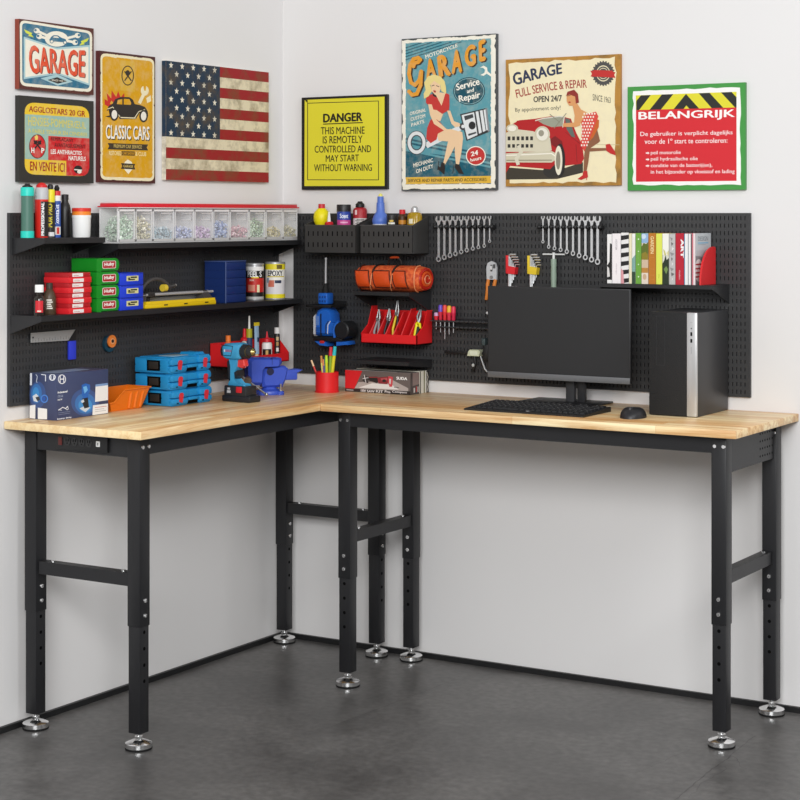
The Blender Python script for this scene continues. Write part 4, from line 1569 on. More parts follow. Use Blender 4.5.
POS4 = ['bottom', 'second', 'third', 'top']
for k in range(4):
    small_case('storage_case', '%s red plastic case with white stickers in the stack of four' % (POS4[k] if k in (0, 3) else POS4[k] + ' from bottom'), -1.262, -1.163, Z3 + k * 0.0302, 0.0302, 0.03, 0.128, '#e0242c', '#b81d24', 'red cases on the long shelf', 'red')
for k in range(4):
    small_case('storage_case', '%s green plastic case with red emblem in the stack of four' % (POS4[k] if k in (0, 3) else POS4[k] + ' from bottom'), -1.141, -1.038, Z3 + k * 0.0402, 0.0402, 0.03, 0.128, '#158c22', '#0d5d16', 'green cases on the long shelf', 'green')
for k in range(3):
    small_case('storage_case', '%s blue plastic case with cream sticker in the stack of three' % ('bottom', 'middle', 'top')[k], -1.034, -0.924, Z3 + k * 0.0382, 0.0382, 0.03, 0.128, '#1e3fd0', '#142b90', 'blue cases on the long shelf', 'blue')

# tile cutter
tc = thing('tile_cutter', 'yellow tile cutter with grey rail and black arched handle on the shelf', 'tile cutter', (0.09, -0.72, Z3))
ya, yb_ = -0.903, -0.545
b = B()
b.box(0.055, 0.12, ya, yb_, Z3, Z3 + 0.012, '#e8c313', 0.002)
b.prism([(0.1, Z3 + 0.012), (0.12, Z3 + 0.012), (0.118, Z3 + 0.021), (0.104, Z3 + 0.021)], 'y', ya + 0.004, yb_ - 0.004, '#e8c313')
part(b, 'base', tc, 'yellow base')
b = B()
for y in (ya + 0.09, ya + 0.19, yb_ - 0.06):
    b.box(0.12, 0.1206, y, y + 0.018, Z3 + 0.006, Z3 + 0.010, '#2e2a1a')
part(b, 'scale_mark', tc)
b = B()
b.box(0.062, 0.068, ya + 0.004, yb_ - 0.004, Z3 + 0.012, Z3 + 0.03, '#8b8d8f', 0.001)
part(b, 'fence', tc)
for x in (0.082, 0.102):
    b = B()
    b.cyl((x, ya - 0.004, Z3 + 0.041), (x, yb_ + 0.004, Z3 + 0.041), 0.0042, '#a2a0a2', seg=14)
    part(b, 'rail', tc, 'grey rail')
for y, h in ((ya, 0.02), (yb_ - 0.05, 0.05)):
    b = B()
    b.prism([(y, Z3 + 0.012), (y + h, Z3 + 0.012), (y + h, Z3 + 0.02), (y + 0.02 if h > 0.03 else y + h, Z3 + 0.046), (y, Z3 + 0.046)], 'x', 0.078, 0.106, '#454344')
    part(b, 'end_bracket', tc)
b = B()
b.box(0.076, 0.108, ya + 0.028, ya + 0.062, Z3 + 0.034, Z3 + 0.05, '#2c2a2b', 0.003)
b.box(0.088, 0.096, ya + 0.036, ya + 0.05, Z3 + 0.014, Z3 + 0.036, '#2c2a2b')
part(b, 'slider', tc)
b = B()
pts = [(0.092, ya + 0.018, Z3 + 0.045)]
for k in range(9):
    a = pi * (0.93 - 0.70 * k / 8)
    pts.append((0.092, ya + 0.082 + 0.074 * cos(a), Z3 + 0.036 + 0.054 * sin(a)))
pts.append((0.092, ya + 0.155, Z3 + 0.058))
b.tube(pts, 0.0062, '#454243', 8)
part(b, 'arched_handle', tc)
b = B()
b.cyl((0.092, ya + 0.116, Z3 + 0.06), (0.092, ya + 0.132, Z3 + 0.06), 0.0115, '#e0c23a', seg=18)
b.cyl((0.092, ya + 0.1315, Z3 + 0.06), (0.092, ya + 0.134, Z3 + 0.06), 0.006, '#f0e6b0', seg=14)
part(b, 'knob', tc, 'yellow knob')
b = B()
b.cyl((0.092, ya + 0.134, Z3 + 0.06), (0.092, ya + 0.176, Z3 + 0.066), 0.0062, '#3c3a3b', 0.0072, seg=14)
b.cyl((0.092, ya + 0.176, Z3 + 0.066), (0.092, ya + 0.182, Z3 + 0.067), 0.006, '#8f8c88', 0.005, seg=14)
part(b, 'grip', tc)

# navy cabinet of five shallow drawers
cb = thing('drawer_cabinet', 'navy blue cabinet of five shallow drawers beside the paint cans', 'cabinet', (0.08, -0.435, Z3))
cx0, cx1, cy0, cy1 = 0.03, 0.118, -0.49, -0.378
b = B(); b.box(cx0, cx1 - 0.004, cy0, cy1, Z3, Z3 + 0.136, '#142a5e', 0.0012)
b.box(cx0 - 0.001, cx1, cy0 - 0.001, cy1 + 0.001, Z3 + 0.136, Z3 + 0.139, '#46588a', 0.0008)
part(b, 'body', cb)
for k in range(5):
    z = Z3 + 0.002 + k * 0.0267
    b = B()
    b.box(cx1 - 0.004, cx1 - 0.0005, cy0 + 0.0008, cy1 - 0.0008, z, z + 0.0257, '#152d66', 0.0008)
    b.box(cx0 + 0.002, cx1 - 0.004, cy0 - 0.0008, cy0, z, z + 0.0257, '#152d66')
    part(b, 'drawer', cb)
b = B(); b.box(cx1 - 0.001, cx1 + 0.0002, cy0 - 0.001, cy0 + 0.0008, Z3, Z3 + 0.136, '#6b7cab')
part(b, 'corner_edge', cb)

# paint cans
def paint_can(name, label, c, r, h, bands, texts, patch):
    t = thing(name, label, 'can', c, 0, None)
    b = B()
    z = 0.0
    b.lathe([(0, 0), (r, 0), (r + 0.0006, 0.001), (r + 0.0006, 0.005), (r - 0.0008, 0.006), (r - 0.0008, h - 0.007), (r + 0.0006, h - 0.006), (r + 0.0006, h - 0.001), (r - 0.001, h), (r - 0.003, h - 0.003), (0, h - 0.003)], c, 'silver', 32)
    part(b, 'can', t)
    b = B()
    for z0, z1, k in bands:
        b.lathe([(r, z0 * h), (r, z1 * h)], c, k, 32)
    b.f = [f for f in b.f if len(f) == 4]
    b.m = b.m[:len(b.f)]
    keys = []
    for z0, z1, k in bands:
        keys += [k] * 32
    b.m = keys
    for a0, a1, z0, z1, k in patch:
        arc_patch(b, c, r + 0.0003, a0, a1, z0 * h, z1 * h, k)
    part(b, 'label', t)
    b = B()
    for s, a0, half, z0, z1, k in texts:
        cyl_text(b, s, c, r + 0.0004, a0, half, z0 * h, z1 * h, k, False, 0.035)
    part(b, 'lettering', t, smooth=10)


paint_can('paint_can', 'black and red paint stripper tin beside the navy cabinet', (0.062, -0.252, Z3), 0.0305, 0.126,
          [(0.04, 0.10, '#bdbab8'), (0.10, 0.22, '#1d1a1a'), (0.22, 0.60, '#c42a22'), (0.60, 0.80, '#1d1a1a'), (0.80, 0.91, '#eceae8')],
          [('PEEL S', -0.98, 0.86, 0.63, 0.79, '#f2f0ee'), ('PROFI', -1.3, 0.26, 0.52, 0.57, '#f0d9c8')],
          [(-1.35, -0.5, 0.60, 0.635, '#e8cf2a'), (-1.75, -0.95, 0.25, 0.42, '#d98a72'), (-0.7, -0.4, 0.22, 0.42, '#e8dfb4')])
paint_can('paint_can', 'white and yellow EPOXY tin at the right end of the long shelf', (0.090, -0.172, Z3), 0.0345, 0.129,
          [(0.03, 0.15, '#e8d71e'), (0.15, 0.52, '#d9d7d8'), (0.52, 0.80, '#eceae0'), (0.80, 0.96, '#e3d32a')],
          [('EPOXY', -0.95, 0.80, 0.63, 0.78, '#23283a')],
          [(-1.9, 0.1, 0.60, 0.625, '#c9b420'), (-1.0, -0.3, 0.44, 0.52, '#27304a'), (-1.7, -1.05, 0.34, 0.52, '#c9705a'), (-0.8, -0.2, 0.82, 0.93, '#6a5a20'), (-1.9, -1.6, 0.45, 0.58, '#7f97a8')])

# ------------------------------------------------------------------ tools on the left board
sq = thing('try_square', 'steel try square with blue handle hanging on the left pegboard', 'square', (0.02, -1.2, 1.06))
b = B()
b.prism([(-1.305, 1.1225), (-1.305, 1.151), (-1.112, 1.151), (-1.143, 1.1195)], 'x', 0.0175, 0.0195, 'blade_steel')
part(b, 'blade', sq)
b = B()
for k in range(14):
    y = -1.298 + k * 0.012
    b.box(0.0195, 0.0198, y, y + 0.0008, 1.1245, 1.130 + (0.004 if k % 2 == 0 else 0), '#3a3a3a')
b.cyl((0.0195, -1.297, 1.137), (0.0199, -1.297, 1.137), 0.003, 'slot_black', seg=12)
part(b, 'graduation', sq)
b = B()
b.prism([(-1.143, 1.1195), (-1.112, 1.151), (-1.112, 1.118), (-1.1425, 1.117)], 'x', 0.0150, 0.0215, '#1c1c1e')
part(b, 'stock', sq, 'black stock')
b = B()
b.box(0.0145, 0.0225, -1.1425, -1.1115, 1.061, 1.118, '#2f3fd0', 0.002)
part(b, 'handle', sq, 'blue handle')

tp = thing('tape_roll', 'roll of orange tape on a dark blue core hung on the left pegboard', 'tape', (0.02, -0.957, 1.08))
b = B()
def torus_roll(b, c, r0, r1, x0, x1, key, n=30):
    V = []
    for x in (x0, x1):
        for r in (r0, r1):
            for k in range(n):
                a = 2 * pi * k / n
                V.append((x, c[0] + r * cos(a), c[1] + r * sin(a)))
    F = []
    for k in range(n):
        j = (k + 1) % n
        F += [[k, j, n + j, n + k], [2 * n + k, 2 * n + j, 3 * n + j, 3 * n + k], [n + k, n + j, 3 * n + j, 3 * n + k], [k, j, 2 * n + j, 2 * n + k]]
    b.add(V, F, key)
torus_roll(b, (-0.957, 1.0985), 0.014, 0.0255, 0.0135, 0.022, '#123a4c')
part(b, 'backing_disc', tp, 'dark blue disc')
b = B()
torus_roll(b, (-0.950, 1.106), 0.0095, 0.0195, 0.022, 0.026, '#df7d33')
part(b, 'orange_roll', tp, 'orange roll')
b = B()
torus_roll(b, (-0.950, 1.106), 0.0065, 0.0095, 0.022, 0.028, '#e6a06a')
part(b, 'core', tp)
b = B(); b.cyl((0.0125, -0.950, 1.1065), (0.03, -0.950, 1.1065), 0.003, 'black_steel', seg=10)
part(b, 'peg', tp)

# ------------------------------------------------------------------ red tray on the left board with glue bottles
tr = thing('wall_tray', 'red open tray on the left pegboard behind the cordless drill', 'tray', (0.05, -0.27, 0.99))
ty0, ty1, tx1, tz = -0.440, -0.100, 0.098, 0.990
b = B()
b.box(PX, tx1, ty0, ty1, tz, tz + 0.003, 'tray_red')
b.box(tx1 - 0.003, tx1, ty0, ty1, tz, tz + 0.03, 'tray_red')
b.box(PX, PX + 0.003, ty0, ty1, tz, tz + 0.078, 'tray_red')
part(b, 'trough', tr)
for y in (ty0, ty1 - 0.003):
    b = B()
    b.prism([(PX, tz), (tx1, tz), (tx1, tz + 0.03), (PX + 0.045, tz + 0.075), (PX, tz + 0.078)], 'y', y, y + 0.003, 'tray_red')
    part(b, 'end_plate', tr)
tzf = tz + 0.0032
GB = 'glue bottles in the red tray'
c = (0.052, -0.390, tzf)
turned('glue_bottle', 'small orange bottle in the red tray above the drill', 'bottle', c, [
    ('body', [(0, 0), (0.011, 0), (0.011, 0.075), (0.008, 0.08), (0, 0.08)], '#d9622a'),
    ('cap', [(0, 0.0801), (0.0088, 0.0801), (0.0085, 0.1), (0, 0.1)], '#e8772a')], GB)
c = (0.052, -0.298, tzf)
turned('glue_bottle', 'glue bottle with wide red cone cap in the red tray', 'bottle', c, [
    ('body', [(0, 0), (0.015, 0), (0.0155, 0.06), (0.007, 0.078), (0, 0.078)], '#c9c2b8'),
    ('cone_cap', [(0, 0.078), (0.0135, 0.078), (0.0135, 0.084), (0.0065, 0.09), (0.005, 0.118), (0, 0.119)], '#cf1f28', 'red cone cap')], GB)
c = (0.066, -0.290, tzf)
turned('caulk_tube', 'olive tube with long white nozzle standing in the red tray', 'tube', c, [
    ('body', [(0, 0), (0.0105, 0), (0.0105, 0.088), (0.0105, 0.118), (0, 0.118)], '#a9a524'),
    ('sleeve', [(0.0, 0.0), (0.0108, 0.0), (0.0108, 0.088), (0, 0.088)], '#2b3f63', 'dark blue lower sleeve'),
    ('nozzle', [(0, 0.118), (0.0042, 0.118), (0.003, 0.162), (0, 0.162)], '#dedcd6', 'white nozzle')], GB)
tl = thing('glue_tube', 'light blue flat glue tube with yellow end standing in the red tray', 'tube', (0.05, -0.228, tzf))
b = B()
pts = []
V, F = [], []
for z, rx, ry in ((0.028, 0.008, 0.0105), (0.06, 0.006, 0.0115), (0.10, 0.003, 0.0125), (0.128, 0.0012, 0.013)):
    for k in range(16):
        a = 2 * pi * k / 16
        V.append((0.052 + rx * cos(a), -0.228 + ry * sin(a), tzf + z))
for i in range(3):
    for k in range(16):
        F.append([i * 16 + k, i * 16 + (k + 1) % 16, (i + 1) * 16 + (k + 1) % 16, (i + 1) * 16 + k])
F += [list(range(16)), list(range(48, 64))]
b.add(V, F, '#9dbcd6')
part(b, 'body', tl)
b = B(); b.box(0.0505, 0.0535, -0.242, -0.214, tzf + 0.124, tzf + 0.136, '#e3c92c')
part(b, 'crimped_end', tl, 'yellow crimped end')
b = B(); b.lathe([(0, 0), (0.008, 0), (0.008, 0.022), (0.005, 0.028), (0, 0.028)], (0.052, -0.228, tzf), '#d9c79a')
part(b, 'cap', tl)
b = B(); b.box(0.0585, 0.0605, -0.233, -0.223, tzf + 0.07, tzf + 0.085, '#2a3a52')
part(b, 'label', tl)
c = (0.056, -0.173, tzf)
def l6(b, c=c):
    arc_patch(b, c, 0.0182, -1.9, 0.0, 0.012, 0.042, '#1f1c1c')
    arc_patch(b, c, 0.0184, -1.2, -0.7, 0.016, 0.038, '#c9a05a')
turned('glue_bottle', 'white glue bottle with red pointed nozzle in the red tray', 'bottle', c, [
    ('body', [(0, 0), (0.0178, 0), (0.0178, 0.058), (0.015, 0.064), (0, 0.066)], '#ebe8e3'),
    ('nozzle', [(0, 0.066), (0.012, 0.066), (0.011, 0.076), (0.0045, 0.082), (0.002, 0.102), (0, 0.102)], '#d22733', 'red nozzle'), ('label', l6)], GB)
c = (0.060, -0.118, tzf)
def l7(b, c=c):
    for k, z in enumerate((0.03, 0.05, 0.068)):
        arc_patch(b, c, 0.0102, -1.3, -0.4, z, z + 0.013, ('#e6e1da', '#b08a52', '#c9b184')[k])
    arc_patch(b, c, 0.0102, -1.9, 0.1, 0.0, 0.012, '#e6e1da')
turned('bottle', 'slim dark bottle with white cap at the right end of the red tray', 'bottle', c, [
    ('body', [(0, 0), (0.0098, 0), (0.0098, 0.088), (0.008, 0.092), (0, 0.092)], '#2a2522'),
    ('cap', [(0, 0.0921), (0.0098, 0.0921), (0.0098, 0.113), (0, 0.114)], '#e4e2df', 'white cap'), ('label', l7)], GB)

# ------------------------------------------------------------------ on the left bench
ZB = 0.9003
cr = thing('tool_carton', 'dark blue power tool carton with white stickers on the left bench', 'carton', (0.07, -1.19, ZB))
x0, x1, y0, y1, h = 0.022, 0.126, -1.314, -1.086, 0.134
b = B(); b.box(x0, x1, y0, y1, ZB, ZB + h, '#3d4668', 0.0008)
part(b, 'box', cr)
b = B()
b.box(x0 + 0.001, x1 - 0.001, y0 + 0.001, (y0 + y1) / 2 - 0.0005, ZB + h, ZB + h + 0.0008, '#59627e')
b.box(x0 + 0.001, x1 - 0.001, (y0 + y1) / 2 + 0.0005, y1 - 0.001, ZB + h, ZB + h + 0.0008, '#565068')
b.box(x0 + 0.02, x1 - 0.03, y0 + 0.03, y1 - 0.05, ZB + h + 0.0008, ZB + h + 0.0012, '#9aa6bd')
part(b, 'top_flap', cr)
# long side, drawing frame = 8.42x zoom with origin (20,360)
f = Face([(297, 140), (738, 85), (738, 450), (298, 508)], (x1 + 0.0002, y0, ZB), (0, y1 - y0, 0), (0, 0, h), (1, 0, 0))
BLU = ['#40588c', '#3f74b4', '#4792d2']
f.oval(540, 360, 120, 110, BLU[0], 1)
f.oval(540, 370, 88, 84, BLU[1], 2)
f.oval(540, 384, 58, 56, BLU[2], 3)
f.ring(343, 176, 33, 38, 6, '#e9ecf2', 3)
f.line([(328, 150), (328, 202)], 7, '#e9ecf2', 3)
f.line([(358, 148), (358, 200)], 7, '#e9ecf2', 3)
f.line([(328, 176), (358, 174)], 8, '#e9ecf2', 3)
f.text('Professional', [(308, 276), (388, 262), (388, 280), (308, 292)], '#eef0f4', 0.04, 4)
f.text('GTR 55-85', [(308, 306), (352, 300), (352, 318), (308, 324)], '#aab4cc', 0.01, 4)
f.text('550 W', [(308, 336), (346, 330), (346, 344), (308, 348)], '#eef0f4', 0.03, 4)
f.line([(314, 424), (350, 400), (372, 410), (392, 392)], 6, '#e9ecf2', 4)
f.line([(316, 420), (340, 424)], 4, '#e9ecf2', 4)
f.ring(386, 410, 12, 12, 4, '#e9ecf2', 4, 14)
for y in (446, 460):
    f.line([(314, y), (410, y - 13)], 3, '#8790ad', 4)
f.text('heavy duty', [(304, 488), (424, 472), (424, 488), (304, 504)], '#e9ecf2', 0.04, 4)
f.poly([(508, 220), (540, 206), (578, 216), (580, 260), (564, 300), (566, 330), (530, 340), (510, 300)], '#2b66b8', 5)
f.poly([(520, 236), (548, 226), (560, 260), (532, 290)], '#6fb2e6', 6)
f.poly([(512, 330), (560, 320), (570, 400), (530, 410), (516, 370)], '#24262c', 6)
f.poly([(490, 410), (534, 388), (582, 402), (540, 440)], '#cfd6de', 5)
f.poly([(500, 350), (524, 334), (530, 356), (510, 366)], '#cfd6de', 6)
f.poly([(626, 232), (734, 218), (734, 340), (622, 356)], '#eceae8', 5)
f.poly([(626, 214), (734, 200), (734, 220), (626, 234)], '#7d9cc8', 4)
f.poly([(604, 384), (734, 368), (734, 446), (600, 464)], '#eceae8', 5)
f.line([(622, 402), (720, 390)], 5, '#c98a84', 6)
f.line([(622, 420), (700, 410)], 4, '#b9b6b4', 6)
f.line([(622, 436), (716, 424)], 4, '#b9b6b4', 6)
f.finish(cr, 'side_print', 'side_lettering')
f = Face([(82, 118), (297, 140), (298, 508), (85, 495)], (x0, y0 - 0.0002, ZB), (x1 - x0, 0, 0), (0, 0, h), (0, -1, 0))
f.oval(150, 300, 66, 110, BLU[0], 1)
f.oval(140, 290, 44, 80, BLU[1], 2)
f.oval(136, 290, 26, 54, BLU[2], 3)
f.line([(96, 124), (96, 216)], 16, '#e9ecf2', 4)
f.line([(136, 132), (148, 150), (140, 190), (146, 200)], 5, '#cfd6e4', 4)
f.line([(180, 134), (214, 140), (214, 190)], 6, '#e9ecf2', 4)
f.oval(268, 160, 26, 28, '#e9ecf2', 4)
f.oval(268, 160, 17, 19, '#3d4668', 5)
f.line([(258, 150), (258, 172)], 6, '#e9ecf2', 6)
f.line([(278, 150), (278, 172)], 6, '#e9ecf2', 6)
f.poly([(110, 310), (140, 290), (166, 320), (150, 360), (120, 350)], '#dfe3e6', 5)
f.poly([(134, 320), (164, 312), (172, 340), (150, 352)], '#3c3f44', 6)
f.ring(206, 332, 30, 34, 10, '#4f86d6', 5, 18)
f.oval(204, 332, 14, 16, '#2f5cb0', 6)
f.poly([(88, 388), (134, 380), (134, 494), (88, 490)], '#f0efed', 5)
f.poly([(154, 404), (228, 414), (228, 498), (154, 496)], '#f0efed', 5)
f.finish(cr, 'end_print', 'end_lettering')

# orange bin
ob = thing('stacking_bin', 'orange open-front plastic bin next to the blue carton', 'bin', (0.07, -0.95, ZB))
bx0, bx1, by0, by1, bh = 0.018, 0.110, -1.055, -0.905, 0.062
b = B()
b.box(bx0 + 0.006, bx1 - 0.006, by0 + 0.006, by1, ZB, ZB + 0.003, 'bin_orange')
def side(xb, xt, t):
    """side wall leaning outward, with the front corner cut away"""
    P = [(xb, by0 + 0.008, 0.0), (xb, by1, 0.0), (xt, by1 + 0.035, bh), (xt, by0 + 0.062, bh), ((xb + xt) / 2 + (xt - xb) * 0.0, by0 + 0.014, bh * 0.42), (xb + (xt - xb) * 0.42, by0, bh * 0.42)]
    V = [(p[0], p[1], ZB + p[2]) for p in P] + [(p[0] + t, p[1], ZB + p[2]) for p in P]
    n = len(P)
    F = [list(range(n)), list(range(n, 2 * n))] + [[i, (i + 1) % n, n + (i + 1) % n, n + i] for i in range(n)]
    b.add(V, F, 'bin_orange')
side(bx1 - 0.006, bx1, -0.0022)
side(bx0 + 0.006, bx0, 0.0022)
b.add([(bx0 + 0.006, by1, ZB), (bx1 - 0.006, by1, ZB), (bx1, by1 + 0.035, ZB + bh), (bx0, by1 + 0.035, ZB + bh),
       (bx0 + 0.006, by1 - 0.002, ZB), (bx1 - 0.006, by1 - 0.002, ZB), (bx1, by1 + 0.033, ZB + bh), (bx0, by1 + 0.033, ZB + bh)],
      [(0, 1, 2, 3), (4, 5, 6, 7), (0, 1, 5, 4), (2, 3, 7, 6), (1, 2, 6, 5), (0, 3, 7, 4)], 'bin_orange')
b.add([(bx0 + 0.006, by0 + 0.008, ZB), (bx1 - 0.006, by0 + 0.008, ZB), (bx1 - 0.003, by0, ZB + bh * 0.42), (bx0 + 0.003, by0, ZB + bh * 0.42),
       (bx0 + 0.006, by0 + 0.010, ZB), (bx1 - 0.006, by0 + 0.010, ZB), (bx1 - 0.003, by0 + 0.002, ZB + bh * 0.42), (bx0 + 0.003, by0 + 0.002, ZB + bh * 0.42)],
      [(0, 1, 2, 3), (4, 5, 6, 7), (0, 1, 5, 4), (2, 3, 7, 6), (1, 2, 6, 5), (0, 3, 7, 4)], 'bin_orange')
part(b, 'body', ob, smooth=20)
b = B()
b.tube([(bx1 - 0.003, by0, ZB + bh * 0.42), (bx1 - 0.001, by0 + 0.014, ZB + bh * 0.43), (bx1 + 0.001, by0 + 0.062, ZB + bh), (bx1 + 0.001, by1 + 0.037, ZB + bh), (bx0 - 0.001, by1 + 0.037, ZB + bh), (bx0 - 0.001, by0 + 0.062, ZB + bh), (bx0 + 0.001, by0 + 0.014, ZB + bh * 0.43), (bx0 + 0.003, by0, ZB + bh * 0.42)], 0.0026, 'bin_orange', 8, True)
part(b, 'rim', ob)
for k in range(3):
    y = by0 + 0.088 + k * 0.026
    b = B()
    b.tube([(bx1 - 0.004, y, ZB + 0.004), (bx1 - 0.001, y + 0.006 + k * 0.002, ZB + 0.045), (bx1 - 0.001, y + 0.010 + k * 0.003, ZB + 0.053)], [0.0042, 0.0042, 0.0022], 'bin_orange', 8)
    part(b, 'rib', ob)

# three blue tool cases
def tool_case(k, label, dy):
    z = ZB + k * 0.0512
    x0, x1, y0, y1 = 0.030, 0.178, -0.846 + dy, -0.644 + dy
    h = 0.0505
    t = thing('tool_case', label, 'tool case', ((x0 + x1) / 2, (y0 + y1) / 2, z), 0, 'blue tool cases on the left bench')
    b = B()
    b.box(x0, x1 - 0.010, y0, y1, z + 0.001, z + 0.024, 'bosch_blue', 0.003)
    for ya, yb in ((y0, y0 + 0.080), (y1 - 0.062, y1)):        # feet of the front
        b.box(x1 - 0.020, x1, ya, yb, z + 0.004, z + 0.024, 'bosch_blue', 0.0065)
        b.box(x1 - 0.030, x1 - 0.006, ya + 0.004, yb - 0.004, z, z + 0.01, 'bosch_blue', 0.003)
    part(b, 'lower_shell', t)
    b = B()
    b.box(x0, x1 - 0.010, y0, y1, z + 0.0252, z + h - 0.003, 'bosch_blue', 0.003)
    b.box(x0 + 0.01, x1 - 0.02, y0 + 0.012, y1 - 0.012, z + h - 0.005, z + h, 'bosch_blue', 0.002)
    for ya, yb in ((y0, y0 + 0.080), (y1 - 0.062, y1)):
        b.box(x1 - 0.020, x1, ya, yb, z + 0.0252, z + h - 0.004, 'bosch_blue', 0.0065)
        b.prism([(x1 - 0.03, z + h - 0.006), (x1 - 0.002, z + h - 0.006), (x1 - 0.008, z + h - 0.0005), (x1 - 0.028, z + h - 0.0005)], 'y', ya + 0.004, yb - 0.004, 'bosch_blue')
    part(b, 'upper_shell', t)
    # carrying recess in the end, with its dark grip
    b = B()
    b.box(x0 + 0.050, x0 + 0.102, y0 - 0.0012, y0 + 0.004, z + 0.008, z + h - 0.008, 'slot_black')
    b.box(x0 + 0.057, x0 + 0.095, y0 - 0.0022, y0 - 0.0008, z + 0.014, z + h - 0.014, '#2d2a26', 0.0004)
    part(b, 'end_recess', t, 'dark recess in the end')
    b = B()
    b.box(x0 + 0.048, x0 + 0.104, y0 - 0.003, y0 + 0.002, z + h - 0.0095, z + h - 0.004, 'bosch_blue', 0.001)
    b.box(x0 + 0.004, x0 + 0.048, y0 - 0.0018, y0 + 0.002, z + 0.006, z + h - 0.008, 'bosch_blue', 0.001)
    b.box(x0 + 0.104, x1 - 0.014, y0 - 0.0018, y0 + 0.002, z + 0.006, z + h - 0.008, 'bosch_blue', 0.001)
    part(b, 'end_panel', t)
    for y in (y0 + 0.040, y1 - 0.034):
        b = B()
        b.prism([(y - 0.009, z + 0.013), (y + 0.005, z + 0.010), (y + 0.011, z + 0.036), (y + 0.006, z + 0.041), (y - 0.004, z + 0.041), (y - 0.009, z + 0.034)], 'x', x1, x1 + 0.003, '#d0303c')
        part(b, 'latch', t, 'red latch')
        b = B()
        b.box(x1 - 0.001, x1 + 0.0005, y - 0.02, y - 0.011, z + 0.008, z + 0.011, 'slot_black')
        part(b, 'latch_notch', t)
    b = B()
    b.box(x1 - 0.0098, x1 - 0.0085, y0 + 0.084, y1 - 0.066, z + 0.003, z + 0.0125, 'slot_black')
    part(b, 'handle_gap', t)
    b = B()
    b.box(x1 - 0.012, x1 - 0.002, y0 + 0.084, y1 - 0.066, z + 0.014, z + 0.024, 'bosch_blue', 0.003)
    part(b, 'handle', t)
    if k == 2:
        b = B()
        b.box(x0 + 0.06, x1 - 0.03, y0 + 0.045, y1 - 0.08, z + h, z + h + 0.002, '#8fa6b4', 0.0005)
        part(b, 'top_window', t, 'grey window in the lid')
        b = B()
        b.prism([(y1 - 0.07, z + h), (y1 - 0.01, z + h), (y1 - 0.018, z + h + 0.008), (y1 - 0.06, z + h + 0.008)], 'x', x1 - 0.075, x1 - 0.02, 'bosch_blue')
        part(b, 'lid_boss', t)


for k, (n, dy) in enumerate((('bottom', 0.004), ('middle', 0.0), ('top', -0.002))):
    tool_case(k, '%s light blue tool case with red latches in the stack of three' % n, dy)

# cordless drill
DL, DR_ = (0.264, -0.592, ZB), radians(-4)
dr = thing('cordless_drill', 'light blue cordless drill standing on its black battery', 'drill', DL)
def prof(b, pts, w, key, bev=None):
    """side outline (x,z) swept across the drill's width with softened edges"""
    n = len(pts)
    cx = sum(p[0] for p in pts) / n
    cz = sum(p[1] for p in pts) / n
    V, F = [], []
    for y, s in ((-w, 0.82), (-w * 0.7, 1.0), (w * 0.7, 1.0), (w, 0.82)):
        for p in pts:
            V.append((cx + (p[0] - cx) * s, y, cz + (p[1] - cz) * s))
    for i in range(3):
        F += [[i * n + k, i * n + (k + 1) % n, (i + 1) * n + (k + 1) % n, (i + 1) * n + k] for k in range(n)]
    F += [list(range(n)), list(range(3 * n, 4 * n))]
    b.add(V, F, key)
LB_ = '#3f9cc9'
b = at(DL, DR_, 1.07)
prof(b, [(-0.069, 0.150), (-0.066, 0.166), (-0.055, 0.173), (-0.01, 0.176), (0.004, 0.172), (0.004, 0.132), (-0.006, 0.126), (-0.05, 0.126), (-0.064, 0.132)], 0.024, LB_)
prof(b, [(-0.046, 0.130), (-0.010, 0.130), (-0.012, 0.108), (-0.020, 0.09), (-0.022, 0.066), (-0.004, 0.050), (0.022, 0.048), (0.028, 0.038), (-0.052, 0.036), (-0.050, 0.050), (-0.040, 0.062), (-0.042, 0.09)], 0.0165, LB_)
part(b, 'housing', dr, smooth=50)
b = at(DL, DR_, 1.07)
prof(b, [(-0.050, 0.122), (-0.040, 0.124), (-0.036, 0.105), (-0.036, 0.070), (-0.044, 0.060), (-0.046, 0.085)], 0.0175, '#26282b')
prof(b, [(-0.022, 0.088), (-0.012, 0.094), (-0.010, 0.078), (-0.018, 0.068)], 0.0174, '#26282b')
for s in (-1, 1):
    P = [(-0.064, 0.168), (-0.020, 0.166), (-0.028, 0.137), (-0.058, 0.137)]
    for a, c in zip(P, P[1:] + P[:1]):
        b.cyl((a[0], s * 0.0236, a[1]), (c[0], s * 0.0236, c[1]), 0.0012, '#1f2226', seg=6)
prof(b, [(-0.071, 0.150), (-0.067, 0.165), (-0.063, 0.165), (-0.064, 0.136), (-0.067, 0.134)], 0.0235, '#26282b')
part(b, 'grip', dr, 'black grip and trim')
b = at(DL, DR_, 1.07)
b.cyl((0.003, 0, 0.150), (0.020, 0, 0.150), 0.0225, '#2a2c2e', 0.021, 24)
b.cyl((0.018, 0, 0.150), (0.0215, 0, 0.150), 0.0165, 'brass', 0.0165, 24)
b.cyl((0.021, 0, 0.150), (0.038, 0, 0.150), 0.0155, '#2f3032', 0.0125, 20)
b.cyl((0.038, 0, 0.150), (0.047, 0, 0.150), 0.0105, 'brass', 0.004, 16)
part(b, 'chuck', dr, 'chuck with brass rings')
b = at(DL, DR_, 1.07)
prof(b, [(-0.016, 0.125), (0.010, 0.127), (0.014, 0.108), (0.002, 0.100), (-0.016, 0.104)], 0.011, '#e0413c')
part(b, 'trigger', dr, 'red trigger')
b = at(DL, DR_, 1.07)
b.box(-0.062, 0.047, -0.027, 0.027, 0.0, 0.019, '#232427', 0.004)
b.box(-0.055, 0.032, -0.025, 0.025, 0.017, 0.048, '#292a2d', 0.004)
bt = part(b, 'battery', dr, 'black battery')
b = at(DL, DR_, 1.07)
